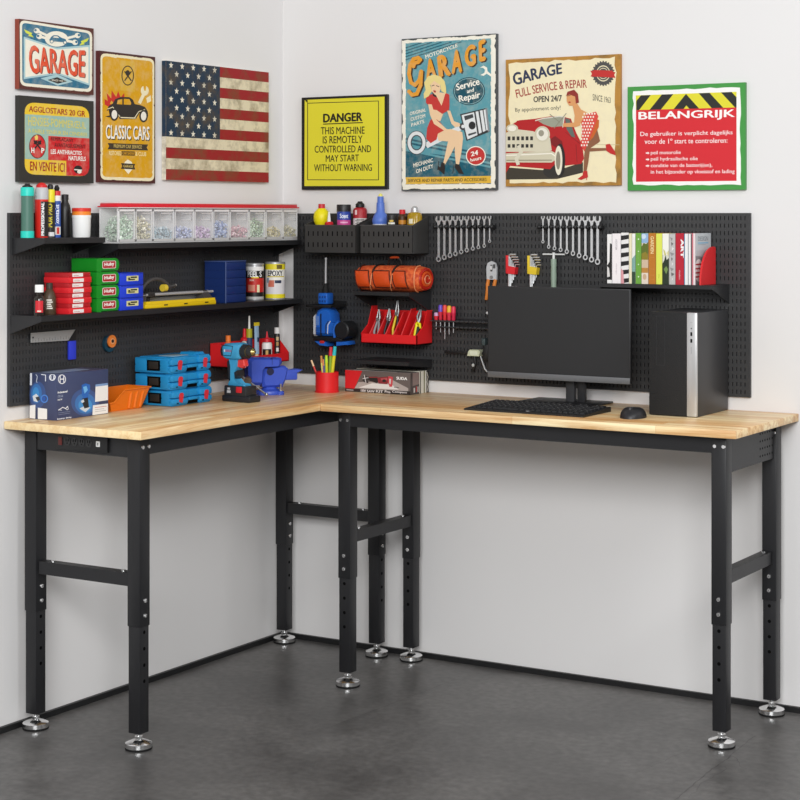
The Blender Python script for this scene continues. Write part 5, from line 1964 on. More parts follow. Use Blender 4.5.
b.box(-0.006, 0.016, -0.0275, -0.02, 0.028, 0.046, '#d0232b', 0.002)
part(b, 'release_button', bt, 'red release button')
b = at(DL, DR_, 1.07)
b.box(-0.042, -0.028, -0.0256, -0.0245, 0.026, 0.034, '#b9bbbd')
b.box(-0.040, -0.030, -0.0256, -0.0245, 0.036, 0.042, '#b9bbbd')
part(b, 'charge_gauge', bt)
f = Face([(0, 0), (100, 0), (100, 30), (0, 30)], (0, 0, 0), (1, 0, 0), (0, 0, 1), (0, -1, 0))
X_ = Matrix.Translation(Vector(DL)) @ Matrix.Rotation(DR_, 4, 'Z') @ Matrix.Scale(1.07, 4)
f.P0 = X_ @ Vector((-0.056, -0.0242, 0.147))
f.U = X_.to_3x3() @ Vector((0.030, 0, 0))
f.V = Vector((0, 0, 0.0105))
f.N = X_.to_3x3() @ Vector((0, -1, 0))
f.text('BOSCH', [(26, 4), (98, 4), (98, 26), (26, 26)], '#c3546e', 0.05, 2)
f.oval(12, 15, 9, 13, '#e6e6ea', 2)
f.finish(dr, 'emblem', 'lettering')

# bench vise
VL, VR = (0.190, -0.345, ZB), radians(50)
vs = thing('bench_vise', 'blue bench vise with steel handle bar behind the drill', 'vise', VL)
b = at(VL, VR)
b.lathe([(0, 0), (0.046, 0), (0.047, 0.004), (0.044, 0.012), (0.026, 0.018), (0.022, 0.024), (0, 0.024)], (0, 0, 0), 'vise_blue', 32)
for a in (-0.9, 0.6, 2.4, 3.9):
    b.lathe([(0, 0), (0.014, 0), (0.014, 0.010), (0.011, 0.012), (0, 0.012)], (0.044 * cos(a), 0.044 * sin(a), 0), 'vise_blue', 16)
part(b, 'base', vs)
for a in (-0.9, 0.6):
    b = at(VL, VR)
    b.cyl((0.046 * cos(a), 0.046 * sin(a), 0.012), (0.046 * cos(a), 0.046 * sin(a), 0.036), 0.0035, 'steel', seg=10)
    b.cyl((0.046 * cos(a), 0.046 * sin(a), 0.012), (0.046 * cos(a), 0.046 * sin(a), 0.016), 0.007, 'steel', seg=6)
    part(b, 'clamp_bolt', vs, 'steel bolt')
b = at(VL, VR)
prof(b, [(-0.028, 0.024), (0.040, 0.024), (0.052, 0.050), (0.060, 0.084), (0.048, 0.094), (0.030, 0.094), (-0.024, 0.088), (-0.034, 0.050)], 0.027, 'vise_blue')
b.box(0.036, 0.092, -0.020, 0.020, 0.046, 0.080, 'vise_blue', 0.004)
prof(b, [(0.040, 0.080), (0.094, 0.082), (0.112, 0.079), (0.096, 0.070), (0.050, 0.068)], 0.021, 'vise_blue')
part(b, 'fixed_body', vs)
b = at(VL, VR)
prof(b, [(-0.078, 0.034), (-0.038, 0.032), (-0.034, 0.080), (-0.024, 0.0945), (0.030, 0.0955), (0.036, 0.104), (0.034, 0.121), (-0.072, 0.124), (-0.080, 0.114)], 0.037, 'vise_blue')
part(b, 'sliding_jaw', vs)
b = at(VL, VR)
b.box(-0.0008, 0.0008, -0.0376, 0.0376, 0.100, 0.1225, '#20306e')
part(b, 'jaw_seam', vs)
b = at(VL, VR)
b.cyl((-0.004, -0.0285, 0.077), (-0.004, -0.020, 0.077), 0.0125, '#151a44', seg=20)
part(b, 'screw_opening', vs, 'dark opening for the screw')
p0, p1 = Vector((0.163, -0.480, 0.975)), Vector((0.262, -0.462, 0.912))
sh = p0.lerp(p1, 0.33)
jaw = Matrix.Translation(Vector(VL)) @ Matrix.Rotation(VR, 4, 'Z') @ Vector((-0.07, 0.0, 0.058))
b = B()
b.cyl(jaw, sh, 0.009, '#454a66', 0.009, 16)
b.cyl(sh - (sh - jaw).normalized() * 0.010, sh + (sh - jaw).normalized() * 0.008, 0.0125, '#5a4a3c', seg=18)
part(b, 'screw_head', vs, 'dark screw and head')
b = B()
b.cyl(p0, p1, 0.0034, 'steel', seg=12)
for p in (p0, p1):
    b.ball(p, 0.0058, 'steel', 12)
part(b, 'handle_bar', vs, 'steel handle bar')

# ------------------------------------------------------------------ hanging bins on the back board
def hang_bin(label, x0, x1):
    z0, zf, zb, yf = 1.3675, 1.464, 1.495, -0.118
    t = thing('hanging_bin', label, 'bin', ((x0 + x1) / 2, -0.06, z0), 0, 'black steel bins on the back pegboard')
    w = 0.0016
    b = B()
    b.box(x0, x1, yf, PY, z0, z0 + w, 'bin_steel')
    b.box(x0, x1, PY - w, PY, z0, zb, 'bin_steel')
    for x in (x0, x1 - w):
        b.prism([(PY, z0), (yf, z0), (yf, zf), (PY, zb)], 'x', x, x + w, 'bin_steel')
    # front plate with two rows of ten punched slots
    xs = [x0]
    n = 10
    pitch = (x1 - x0) / (n + 0.6)
    V, F = [], []
    cuts = []
    for i in range(n):
        c = x0 + pitch * (0.8 + i)
        cuts.append((c - 0.0021, c + 0.0021))
    zc = [(z0 + 0.021, z0 + 0.037), (z0 + 0.059, z0 + 0.075)]
    gx = [x0] + [v for c in cuts for v in c] + [x1]
    gz = [z0] + [v for c in zc for v in c] + [zf]
    for i in range(len(gx) - 1):
        for j in range(len(gz) - 1):
            if i % 2 == 1 and j % 2 == 1:
                continue
            o = len(V)
            V += [(gx[i], yf, gz[j]), (gx[i + 1], yf, gz[j]), (gx[i + 1], yf, gz[j + 1]), (gx[i], yf, gz[j + 1])]
            F.append([o, o + 1, o + 2, o + 3])
    b.add(V, F, 'bin_steel')
    part(b, 'tray', t)
    b = B()
    b.box(x0 + 0.0017, x1 - 0.0017, yf + 0.001, yf + 0.0016, z0 + 0.002, zf - 0.003, 'slot_black')  # dark sheet added behind the front plate so the slots look shaded
    part(b, 'slot_shade_sheet', t, 'added dark sheet that shades the slots')
    b = B()
    b.box(x0 - 0.0005, x1 + 0.0005, yf - 0.0006, yf + 0.002, zf - 0.002, zf + 0.0006, '#4a4847')
    part(b, 'front_lip', t)
    return t


hang_bin('left black steel bin on the back pegboard holding yellow bottle and aerosol', 0.176, 0.387)
hang_bin('right black steel bin on the back pegboard holding blue spray bottle', 0.404, 0.612)
ZN = 1.3692
G = 'bottles in the hanging bins'
def bt(label, x, pieces, y=-0.066, name='bottle', cat='bottle'):
    c = (x, y, ZN)
    return turned(name, label, cat, c, [(p[0], p[1] if not callable(p[1]) else (lambda b, f=p[1]: f(b, c))) + tuple(p[2:]) for p in pieces], G)


bt('yellow bulbous bottle with red cap, leftmost in the hanging bins', 0.212, [
    ('body', [(0, 0), (0.022, 0), (0.022, 0.095), (0.0235, 0.098), (0.0275, 0.108), (0.0285, 0.122), (0.026, 0.138), (0.016, 0.149), (0.013, 0.152), (0, 0.152)], '#efe011'),
    ('cap', [(0, 0.1521), (0.012, 0.1521), (0.0115, 0.167), (0.010, 0.1675), (0, 0.1675)], '#c92f35', 'red cap')])
bt('tiny red bottle with white tip between yellow bottle and aerosol', 0.259, [
    ('body', [(0, 0), (0.0145, 0), (0.0145, 0.094), (0.0155, 0.1), (0.012, 0.106), (0, 0.106)], '#c8222c'),
    ('nozzle', [(0, 0.106), (0.0065, 0.106), (0.005, 0.122), (0.0025, 0.14), (0, 0.14)], '#eceae6', 'white nozzle')], y=-0.09)
def lab_a(b, c):
    arc_patch(b, c, 0.0244, -2.2, 0.3, 0.095, 0.112, '#c7468e')
    arc_patch(b, c, 0.0244, -2.2, 0.3, 0.112, 0.14, '#27449f')
    cyl_text(b, 'Scent', c, 0.0246, -0.95, 0.62, 0.118, 0.134, '#e8ecf8')
    arc_patch(b, c, 0.0246, -1.5, -0.4, 0.101, 0.106, '#e9a9cb')
bt('aerosol can with black cap and blue and pink label', 0.309, [
    ('can', [(0, 0), (0.0242, 0), (0.0242, 0.141), (0, 0.141)], '#27305a'),
    ('cap', [(0, 0.1412), (0.0247, 0.1412), (0.0247, 0.163), (0.0238, 0.165), (0, 0.165)], '#1f1e1f', 'black cap'), ('label', lab_a)], name='spray_can', cat='spray can', y=-0.074)
def lab_b(b, c):
    arc_patch(b, c, 0.0244, -2.3, 0.4, 0.095, 0.118, '#dcd6d2')
    for k in range(4):
        arc_patch(b, c, 0.0246, -1.7 + 0.2 * (k % 2), -0.2 - 0.2 * (k % 2), 0.098 + k * 0.005, 0.1005 + k * 0.005, '#3a3232')
    arc_patch(b, c, 0.0244, -1.8, -1.45, 0.13, 0.146, '#e9cfcf')
bt('dark red bottle with black flip cap behind the aerosol', 0.356, [
    ('body', [(0, 0), (0.0238, 0), (0.0242, 0.002), (0.0242, 0.146), (0.021, 0.152), (0.012, 0.156), (0, 0.156)], '#a81f28'),
    ('cap', [(0, 0.1561), (0.0155, 0.1561), (0.0155, 0.166), (0.009, 0.172), (0.008, 0.176), (0, 0.176)], '#1b1a1b', 'black cap'), ('label', lab_b)], y=-0.044)
bt('blue cone-shaped spray bottle with slim neck and yellow tip', 0.453, [
    ('body', [(0, 0), (0.026, 0), (0.026, 0.098), (0.0285, 0.104), (0.0285, 0.112), (0.024, 0.126), (0.0145, 0.140), (0.0135, 0.170), (0.0115, 0.172), (0.0105, 0.192), (0, 0.192)], '#5575c8'),
    ('tip', [(0, 0.192), (0.0075, 0.192), (0.0068, 0.198), (0.003, 0.202), (0, 0.202)], '#e6dd72', 'yellow tip'),
    ('base_band', [(0.0262, 0.094), (0.0288, 0.0985), (0.0262, 0.0985)], '#eef0f4', 'white band')])
def lab_c(b, c):
    for k in range(3):
        arc_patch(b, c, 0.0172, -1.8 + 0.3 * k, -1.0 + 0.3 * k, 0.098 + 0.008 * (k % 2), 0.104 + 0.008 * (k % 2), ('#e3dcc0', '#d8b44a', '#e9e7e2')[k])
bt('small black jar with white and yellow label beside the blue cone bottle', 0.510, [
    ('jar', [(0, 0), (0.017, 0), (0.017, 0.120), (0, 0.120)], '#22201f'),
    ('lid', [(0, 0.1202), (0.0178, 0.1202), (0.0178, 0.128), (0, 0.1285)], '#2a2827'), ('label', lab_c)], y=-0.085, name='jar', cat='jar')
def lab_d(b, c):
    arc_patch(b, c, 0.0152, -2.0, 0.1, 0.098, 0.112, '#c9862a')
bt('small amber bottle with red cap in the right bin', 0.533, [
    ('body', [(0, 0), (0.015, 0), (0.015, 0.124), (0.009, 0.132), (0, 0.132)], '#4a2f14'),
    ('cap', [(0, 0.132), (0.0105, 0.132), (0.0105, 0.146), (0.009, 0.1475), (0, 0.1475)], '#cf222b', 'red cap'), ('label', lab_d)], y=-0.055)
def lab_e(b, c):
    arc_patch(b, c, 0.0257, -1.9, -1.3, 0.1, 0.116, '#ece4c8')
bt('golden oil bottle with silver cap at the right end of the bins', 0.582, [
    ('body', [(0, 0), (0.0255, 0), (0.0255, 0.126), (0.021, 0.136), (0.013, 0.139), (0, 0.139)], 'amber_liquid'),
    ('cap', [(0, 0.139), (0.0125, 0.139), (0.0115, 0.152), (0.006, 0.158), (0, 0.159)], 'silver', 'silver cap'), ('label', lab_e)], y=-0.055)

# ------------------------------------------------------------------ orange rolled tool bag
bg = thing('tool_bag', 'orange rolled tool bag with quilted pockets on the black shelf', 'bag', (0.52, -0.085, 1.2412))
cy, cz = -0.086, 1.2845
V, F = [], []
n = 40
secs = []
for i in range(15):
    t = i / 14
    x = 0.398 + 0.246 * t
    s = 1.0 - 0.10 * max(0, 1 - t / 0.12) ** 2 - 0.16 * max(0, (t - 0.82) / 0.18) ** 2
    secs.append((x, s))
for x, s in secs:
    for k in range(n):
        a = 2 * pi * k / n
        ry = 0.056 * s
        rz = 0.0435 * s
        bulge = 1 + 0.015 * sin(6 * a + 20 * x)
        c_, s_ = cos(a), sin(a)
        e = 0.8
        V.append((x, cy + ry * math.copysign(abs(c_) ** e, c_) * bulge, cz + rz * math.copysign(abs(s_) ** e, s_) * bulge))
for i in range(len(secs) - 1):
    for k in range(n):
        F.append([i * n + k, i * n + (k + 1) % n, (i + 1) * n + (k + 1) % n, (i + 1) * n + k])
F += [list(range(n)), list(range((len(secs) - 1) * n, len(secs) * n))]
b = B(); b.add(V, F, 'bag_orange')
part(b, 'body', bg, smooth=60)
def on_bag(x, a, lift=0.002):
    c_, s_ = cos(a), sin(a)
    return (x, cy + (0.056 + lift) * math.copysign(abs(c_) ** 0.8, c_), cz + (0.0435 + lift) * math.copysign(abs(s_) ** 0.8, s_))
# pockets with dark piping and a darker panel on the visible front
for x0, x1 in ((0.408, 0.462), (0.478, 0.544), (0.556, 0.606)):
    b = B()
    m = 8
    P = []
    for i in range(m + 1):
        for j in range(m + 1):
            P.append(on_bag(x0 + (x1 - x0) * j / m - 0.012 * i / m, pi + 0.75 - 1.15 * i / m - 0.15, 0.0015 + 0.0035 * sin(pi * i / m) * sin(pi * j / m)))
    Q = [[i * (m + 1) + j, i * (m + 1) + j + 1, (i + 1) * (m + 1) + j + 1, (i + 1) * (m + 1) + j] for i in range(m) for j in range(m)]
    b.add(P, Q, '#d04a16')
    pk = part(b, 'pocket', bg, smooth=60)
    b = B()
    edge = [on_bag(x0 + (x1 - x0) * j / m, pi + 0.6, 0.002) for j in range(m + 1)] + [on_bag(x1 - 0.012 * i / m, pi + 0.6 - 1.15 * i / m, 0.002) for i in range(1, m + 1)]
    edge += [on_bag(x0 + (x1 - x0) * j / m - 0.012, pi - 0.55, 0.002) for j in range(m - 1, -1, -1)] + [on_bag(x0 - 0.012 * i / m, pi + 0.6 - 1.15 * i / m, 0.002) for i in range(m - 1, 0, -1)]
    b.tube(edge, 0.0021, '#4a1a0e', 6, True)
    part(b, 'piping', pk, 'dark piping')
for x in (0.468, 0.548):
    b = B()
    b.tube([on_bag(x, a, 0.0015) for a in [pi * 0.42 + (pi * 0.45) * k / 8 for k in range(9)]], 0.0036, '#231a17', 8)
    part(b, 'strap', bg, 'black strap')
    b = B()
    b.tube([on_bag(x - 0.016 * k / 8, pi * 0.90 + pi * 0.42 * k / 8, 0.002) for k in range(9)], 0.0022, '#e79060', 8)
    part(b, 'seam_tape', bg, 'light orange seam')
for x in (0.404, 0.622):
    b = B()
    b.tube([on_bag(x + 0.010 * sin(pi * k / 12), pi * 0.5 + pi * 0.95 * k / 12, 0.0005) for k in range(13)], 0.0021, '#e79060' if x > 0.5 else '#4a1a0e', 8)
    part(b, 'seam_tape', bg)
b = B()
for r, w in ((0.032, '#b3200f'), (0.022, '#d9531c'), (0.012, '#b3200f')):
    b.tube([(0.643 + 0.004 * (1 - r / 0.04), cy + r * 1.22 * cos(a), cz + r * 0.98 * sin(a)) for a in [2 * pi * k / 24 for k in range(24)]], 0.0058, w, 8, True)
b.ball((0.642, cy, cz), 0.031, '#c22e10', 18, (0.25, 1.2, 1))
b.tube([(0.650, cy + 0.012 * cos(a) * (1 + a / 8), cz + 0.010 * sin(a) * (1 + a / 8)) for a in [0.3 * k for k in range(20)]], 0.002, '#e79a6a', 6)
part(b, 'rolled_end', bg, 'rolled red end')
b = B()
b.tube([(0.504, cy, cz + 0.069), (0.512, cy, cz + 0.071), (0.530, cy, cz + 0.072), (0.540, cy, cz + 0.070)], [0.003, 0.0042, 0.0042, 0.003], '#b4451d', 8)
b.tube([(0.492, cy + 0.005, cz + 0.040), (0.497, cy + 0.002, cz + 0.060), (0.506, cy, cz + 0.069)], 0.0034, '#231a17', 8)
b.tube([(0.548, cy + 0.005, cz + 0.040), (0.546, cy + 0.002, cz + 0.060), (0.538, cy, cz + 0.070)], 0.0028, '#231a17', 8)
part(b, 'carry_handle', bg)

# ------------------------------------------------------------------ red divided tray with pliers
rt = thing('tool_tray', 'red tray with slanted dividers full of pliers on the back pegboard', 'tray', (0.515, -0.06, 1.065))
x0, x1, yf, z0, zl, zb = 0.404, 0.6262, -0.114, 1.065, 1.097, 1.178
b = B()
b.box(x0, x1, yf, PY, z0, z0 + 0.003, 'tray_red')
b.box(x0, x1, yf, yf + 0.003, z0, zl, 'tray_red')
b.box(x0, x1, PY - 0.003, PY, z0, zb - 0.004, 'tray_red')
part(b, 'trough', rt)
for x, up in ((x0, 0.010), (x1 - 0.003, 0.0)):
    b = B()
    b.prism([(PY, z0), (yf, z0), (yf, zl), (-0.07, zl + 0.030), (-0.045, zb + up), (PY, zb + up)], 'x', x, x + 0.003, 'tray_red')
    part(b, 'end_plate', rt)
for i in range(6):
    x = x0 + 0.0315 * (i + 1)
    b = B()
    up = 0.012 if i == 4 else 0.0
    b.prism([(PY - 0.003, z0 + 0.003), (yf + 0.003, z0 + 0.003), (yf + 0.003, zl - 0.002), (-0.045, zb - 0.010 + up), (PY - 0.003, zb - 0.006 + up)], 'x', x, x + 0.0025, 'tray_red')
    part(b, 'divider', rt)
    b = B()
    b.tube([(x + 0.00125, yf + 0.004, zl - 0.001), (x + 0.00125, -0.045, zb - 0.009 + up)], 0.0018, '#e8474a', 6)
    part(b, 'divider_edge', rt)


def pliers(label, x, y, z, hk, hk2, flip=1, L=0.1, grip=True, metal='tool_chrome'):
    """pliers standing jaws up between the dividers"""
    t = thing('pliers', label, 'pliers', (x, y, z), 0, 'pliers in the red tray')
    for s in (-1, 1):
        b = B()
        pts = [(x + s * 0.004, y - 0.018, z), (x + s * 0.0085, y - 0.012, z + L * 0.3), (x + s * 0.004, y - 0.002, z + L * 0.58), (x - s * 0.001, y, z + L * 0.66)]
        b.tube(pts, [0.0036, 0.0042, 0.0036, 0.003], hk if s < 0 else hk2, 8)
        part(b, 'handle', t)
    b = B()
    for s in (-1, 1):
        b.tube([(x + s * 0.003, y, z + L * 0.62), (x + s * 0.0055, y + 0.002, z + L * 0.74), (x + s * 0.0016, y + 0.005, z + L)], [0.0036, 0.004, 0.0016], metal, 8)
    b.cyl((x, y - 0.006, z + L * 0.68), (x, y + 0.006, z + L * 0.68), 0.0058, metal, seg=14)
    part(b, 'jaws', t)
    return t


zt = z0 + 0.0034
pliers('pliers with bare steel handles in the first compartment of the red tray', 0.4495, -0.075, zt + 0.004, '#8f9092', '#8f9092', L=0.105, metal='dull_steel')
pliers('dark pliers in the third compartment of the red tray', 0.4855, -0.066, zt + 0.004, '#2a2325', '#2a2325', L=0.108, metal='dull_steel')
pliers('long nose pliers with yellow and black handles, tallest in the red tray', 0.521, -0.070, zt + 0.004, '#e3c81f', '#1c1b1a', L=0.136, metal='dull_steel')
sn = thing('snips', 'snips with thick yellow handles at the right of the red tray', 'snips', (0.607, -0.075, zt + 0.004))
b = B()
b.tube([(0.6020, -0.100, zt + 0.006), (0.6030, -0.088, zt + 0.03), (0.6035, -0.078, zt + 0.062)], [0.0050, 0.0053, 0.005], '#e8df1e', 10)
b.tube([(0.6005, -0.078, zt + 0.062), (0.6065, -0.0775, zt + 0.069), (0.6145, -0.077, zt + 0.066), (0.6180, -0.080, zt + 0.05)], 0.0045, '#e8df1e', 10)
part(b, 'handle', sn, 'yellow handle')
b = B()
b.tube([(0.6075, -0.098, zt + 0.01), (0.6125, -0.09, zt + 0.03), (0.6135, -0.083, zt + 0.055)], 0.0052, '#1d1c1b', 10)
part(b, 'handle', sn, 'black inner grip')
b = B()
for s in (-1, 1):
    b.tube([(0.6085, -0.074, zt + 0.066), (0.606 + s * 0.006, -0.068, zt + 0.09), (0.608 + s * 0.002, -0.06, zt + 0.112)], [0.004, 0.0042, 0.002], 'dull_steel', 8)
part(b, 'blades', sn)

# ------------------------------------------------------------------ hanging sander and its holder
hd = thing('tool_holder', 'black bracket on the back pegboard that holds the blue sander', 'holder', (0.225, -0.05, 1.18))
b = B()
b.box(0.170, 0.280, -0.102, -0.093, 1.1795, 1.1888, 'black_plastic', 0.002)
b.box(0.170, 0.178, -0.102, PY, 1.1795, 1.1888, 'black_plastic', 0.002)
b.box(0.272, 0.280, -0.102, PY, 1.1795, 1.1888, 'black_plastic', 0.002)
b.box(0.170, 0.280, PY - 0.003, PY, 1.17, 1.2, 'black_plastic')
part(b, 'arm', hd)
sd = thing('power_sander', 'blue corded sander hanging head down on the back pegboard', 'power tool', (0.235, -0.055, 1.05))
yc = -0.068
b = B(); b.tube([(0.230, yc, 1.25), (0.230, yc, 1.30), (0.231, yc, 1.345)], 0.0032, '#b9b9bb', 10)
b.ball((0.231, yc, 1.347), 0.0048, '#b9b9bb', 10)
part(b, 'cord', sd, 'grey cord')
b = B()
b.cyl((0.230, yc, 1.228), (0.230, yc, 1.262), 0.0125, 'black_rubber', 0.006, 14)
for k in range(4):
    b.cyl((0.230, yc, 1.232 + k * 0.008), (0.230, yc, 1.235 + k * 0.008), 0.0128 - 0.0016 * k, 'black_rubber', seg=14)
part(b, 'cord_sleeve', sd)
b = B(); b.box(0.211, 0.250, yc - 0.020, yc + 0.020, 1.190, 1.229, 'tool_blue', 0.005)
nb = part(b, 'neck_block', sd)
b = B()
for i in range(3):
    for j in range(2):
        b.box(0.2165 + i * 0.0105, 0.2225 + i * 0.0105, yc - 0.0205, yc - 0.019, 1.197 + j * 0.0145, 1.2045 + j * 0.0145, '#123a80', 0.0002)
part(b, 'vents', nb)
b = B()
V, F = [], []
prf = [(0.203, 1.082), (0.203, 1.150), (0.212, 1.168), (0.232, 1.178), (0.256, 1.176), (0.270, 1.160), (0.272, 1.13), (0.290, 1.124), (0.306, 1.122), (0.310, 1.082)]
b.X = Matrix.Translation(Vector((0, yc, 0)))
prof(b, prf, 0.030, 'tool_blue')
part(b, 'housing', sd, smooth=40)
b = B(); b.X = Matrix.Translation(Vector((0, yc, 0)))
prof(b, [(0.196, 1.080), (0.196, 1.152), (0.205, 1.156), (0.207, 1.08)], 0.027, '#c6c8cc')
part(b, 'dust_port', sd, 'light grey end')
b = B()
for k in range(4):
    b.box(0.209, 0.226, yc - 0.0312, yc - 0.029, 1.086 + k * 0.007, 1.089 + k * 0.007, '#123a80')
b.box(0.228, 0.233, yc - 0.0312, yc - 0.028, 1.082, 1.158, '#1a2230')
for k in range(2):
    b.tube([(0.250 + 0.008 * k, yc - 0.030, 1.09), (0.252 + 0.008 * k, yc - 0.031, 1.12), (0.262 + 0.008 * k, yc - 0.03, 1.134)], 0.0016, '#1a2230' if k == 0 else '#d8dde4', 6)
b.box(0.211, 0.223, yc - 0.0312, yc - 0.029, 1.118, 1.150, '#5a7fc0')
part(b, 'trim', sd)
b = B()
b.cyl((0.318, yc - 0.034, 1.104), (0.318, yc + 0.024, 1.104), 0.030, '#1c1d1f', 0.030, 26)
b.cyl((0.318, yc - 0.038, 1.104), (0.318, yc - 0.034, 1.104), 0.026, '#1c1d1f', 0.030, 26)
part(b, 'motor_cap', sd, 'black round cap')
b = B()
b.tube([(0.288, yc - 0.031, 1.078), (0.286, yc - 0.034, 1.10), (0.292, yc - 0.035, 1.122), (0.306, yc - 0.034, 1.134)], 0.005, 'tool_blue', 10)
part(b, 'cap_guard', sd)
b = B(); b.box(0.198, 0.318, yc - 0.032, yc + 0.026, 1.064, 1.080, '#17181a', 0.003)
part(b, 'base_frame', sd)
b = B()
b.X = Matrix.Translation(Vector((0, yc, 0)))
prof(b, [(0.200, 1.064), (0.246, 1.062), (0.252, 1.046), (0.224, 1.048)], 0.03, 'tool_blue')
part(b, 'sanding_shoe', sd)
b = B()
b.X = Matrix.Translation(Vector((0, yc, 0)))
prof(b, [(0.290, 1.064), (0.334, 1.066), (0.338, 1.054), (0.290, 1.048)], 0.03, 'tool_blue')
part(b, 'sanding_shoe', sd)
b = B(); b.box(0.226, 0.244, yc - 0.0325, yc - 0.02, 1.056, 1.066, '#c22b2b', 0.002)
part(b, 'switch', sd, 'red switch')

# ------------------------------------------------------------------ bench goods below the boards
cp = thing('pen_cup', 'red round pen cup on the bench near the corner', 'cup', (0.316, -0.188, ZB))
b = B()
c = (0.316, -0.188, ZB)
b.lathe([(0, 0), (0.0412, 0), (0.0412, 0.003), (0.0392, 0.004), (0.0392, 0.0685), (0.037, 0.0685), (0.037, 0.004), (0, 0.004)], c, 'tray_red', 36)
part(b, 'body', cp)
PENS = [('red pencil leaning left in the red pen cup', (-0.024, -0.012), (-0.052, -0.018), 0.095, '#d23a34', '#e9c49a', 0.0032),
        ('yellow marker with pale body in the red pen cup', (-0.012, -0.016), (-0.010, -0.020), 0.110, '#ece27a', '#c98a4a', 0.0042),
        ('purple and orange slim pen in the red pen cup', (-0.004, -0.02), (-0.002, -0.020), 0.100, '#8a5a94', '#df8a5a', 0.0034),
        ('teal felt pen in the red pen cup', (0.004, -0.014), (0.004, -0.016), 0.106, '#19a0a4', '#178288', 0.0044),
        ('lime green marker with neon cap in the red pen cup', (0.013, -0.018), (0.012, -0.022), 0.112, '#d6dc26', '#c2e83a', 0.0048),
        ('red-topped marker, tall at the centre of the pen cup', (0.010, 0.008), (0.016, 0.000), 0.136, '#8aa83a', '#d0313c', 0.0062),
        ('turquoise-topped marker, tall at the right of the pen cup', (0.020, 0.010), (0.030, 0.004), 0.138, '#e0d430', '#31bcc4', 0.0062)]
for lb, p, q, h, k1, k2, r in PENS:
    t = thing('pen', lb, 'pen', (c[0] + p[0] * 0.6, c[1] + p[1] * 0.6, ZB + 0.0045), 0, 'pens in the red cup')
    a = Vector((c[0] + p[0] * 0.5, c[1] + p[1] * 0.5, ZB + 0.005))
    e = Vector((c[0] + q[0], c[1] + q[1], ZB + h * 1.12))
    r *= 1.12
    b = B(); b.cyl(a, a.lerp(e, 0.82), r * 0.85, k1, seg=12)
    part(b, 'barrel', t)
    b = B(); b.cyl(a.lerp(e, 0.80), e, r, k2, r * 0.8, 12)
    part(b, 'cap', t)

# two power tool cartons under the empty shelf
bx = thing('tool_carton', 'grey and red power tool carton with a picture of a saw on the bench', 'carton', (0.482, -0.1, ZB))
x0, x1, y0, y1, h = 0.353, 0.612, -0.132, -0.076, 0.072
b = B(); b.box(x0, x1, y0, y1, ZB, ZB + h, '#5b5350', 0.0006)
part(b, 'box', bx)
f = Face([(48, 160), (575, 172), (580, 358), (48, 330)], (x0, y0 - 0.0002, ZB), (x1 - x0, 0, 0), (0, 0, h), (0, -1, 0))
f.poly([(48, 160), (575, 172), (580, 358), (48, 330)], '#6a605c', 1)
f.poly([(120, 305), (560, 325), (560, 300), (420, 230), (260, 250), (150, 255)], '#b3a8a2', 2)
f.poly([(150, 300), (480, 312), (420, 272), (260, 262)], '#e6e2dd', 3)
f.poly([(48, 160), (180, 163), (118, 312), (48, 310)], '#d8262b', 3)
f.poly([(48, 306), (580, 326), (580, 358), (48, 330)], '#332c2b', 3)
f.line([(60, 318), (110, 322)], 9, '#a9a19e', 4)
for s, xa, xb in (('18V SAW', 170, 280), ('KIT', 290, 350), ('Pro', 362, 410), ('Compact', 424, 550)):
    f.text(s, [(xa, 312 + (xa - 170) * 0.03), (xb, 316 + (xb - 170) * 0.03), (xb, 338 + (xb - 170) * 0.03), (xa, 334 + (xa - 170) * 0.03)], '#e6dfdc', 0.03, 5)
for cx_, cy_ in ((205, 212), (198, 240), (222, 228), (212, 252)):
    f.poly([(cx_ - 18, cy_), (cx_ - 4, cy_ - 14), (cx_ + 14, cy_ - 6), (cx_ + 18, cy_ + 8), (cx_ - 2, cy_ + 12)], '#3a3634', 5)
f.line([(196, 196), (210, 260)], 6, '#d9d6d4', 6)
f.line([(184, 226), (228, 218)], 5, '#d9d6d4', 6)
f.poly([(222, 210), (300, 206), (316, 240), (300, 262), (240, 244)], '#2c2827', 5)
f.line([(235, 214), (300, 212)], 6, '#a83a3a', 6)
f.poly([(300, 214), (390, 204), (404, 236), (380, 268), (310, 264)], '#8d3034', 5)
f.poly([(326, 222), (380, 214), (384, 234), (340, 244)], '#c0565a', 6)
f.oval(356, 240, 16, 12, '#2c2827', 7)
f.poly([(390, 200), (430, 206), (424, 288), (402, 290), (388, 250)], '#cf4a52', 6)
f.poly([(398, 222), (414, 224), (410, 268), (400, 262)], '#d9cfca', 7)
f.line([(440, 292), (478, 294)], 5, '#3a3432', 5)
f.text('SUDA', [(456, 202), (550, 206), (550, 232), (456, 228)], '#f2efec', 0.05, 5)
f.finish(bx, 'front_print', 'front_lettering')
f = Face([(0, 0), (60, 0), (60, 100), (0, 100)], (x1 + 0.0002, y0, ZB), (0, y1 - y0, 0), (0, 0, h), (1, 0, 0))
f.rect(0, 0, 60, 100, '#8a7671', 1)
f.rect(0, 0, 14, 100, '#4a403e', 2)
f.poly([(14, 60), (60, 55), (60, 100), (14, 100)], '#4a403e', 2)
f.rect(20, 70, 30, 92, '#cfc7c2', 3)
f.rect(36, 64, 44, 90, '#b03a3a', 3)
f.rect(48, 66, 54, 92, '#cfc7c2', 3)
f.finish(bx, 'end_print', 'end_lettering')
b = B()
b.box(x0 + 0.001, x1 - 0.001, y0 + 0.001, y0 + 0.028, ZB + h, ZB + h + 0.0007, '#8d827d')
b.box(x0 + 0.03, x1 - 0.06, y0 + 0.006, y0 + 0.02, ZB + h + 0.0007, ZB + h + 0.001, '#d9d2cc')
part(b, 'top_flap', bx)
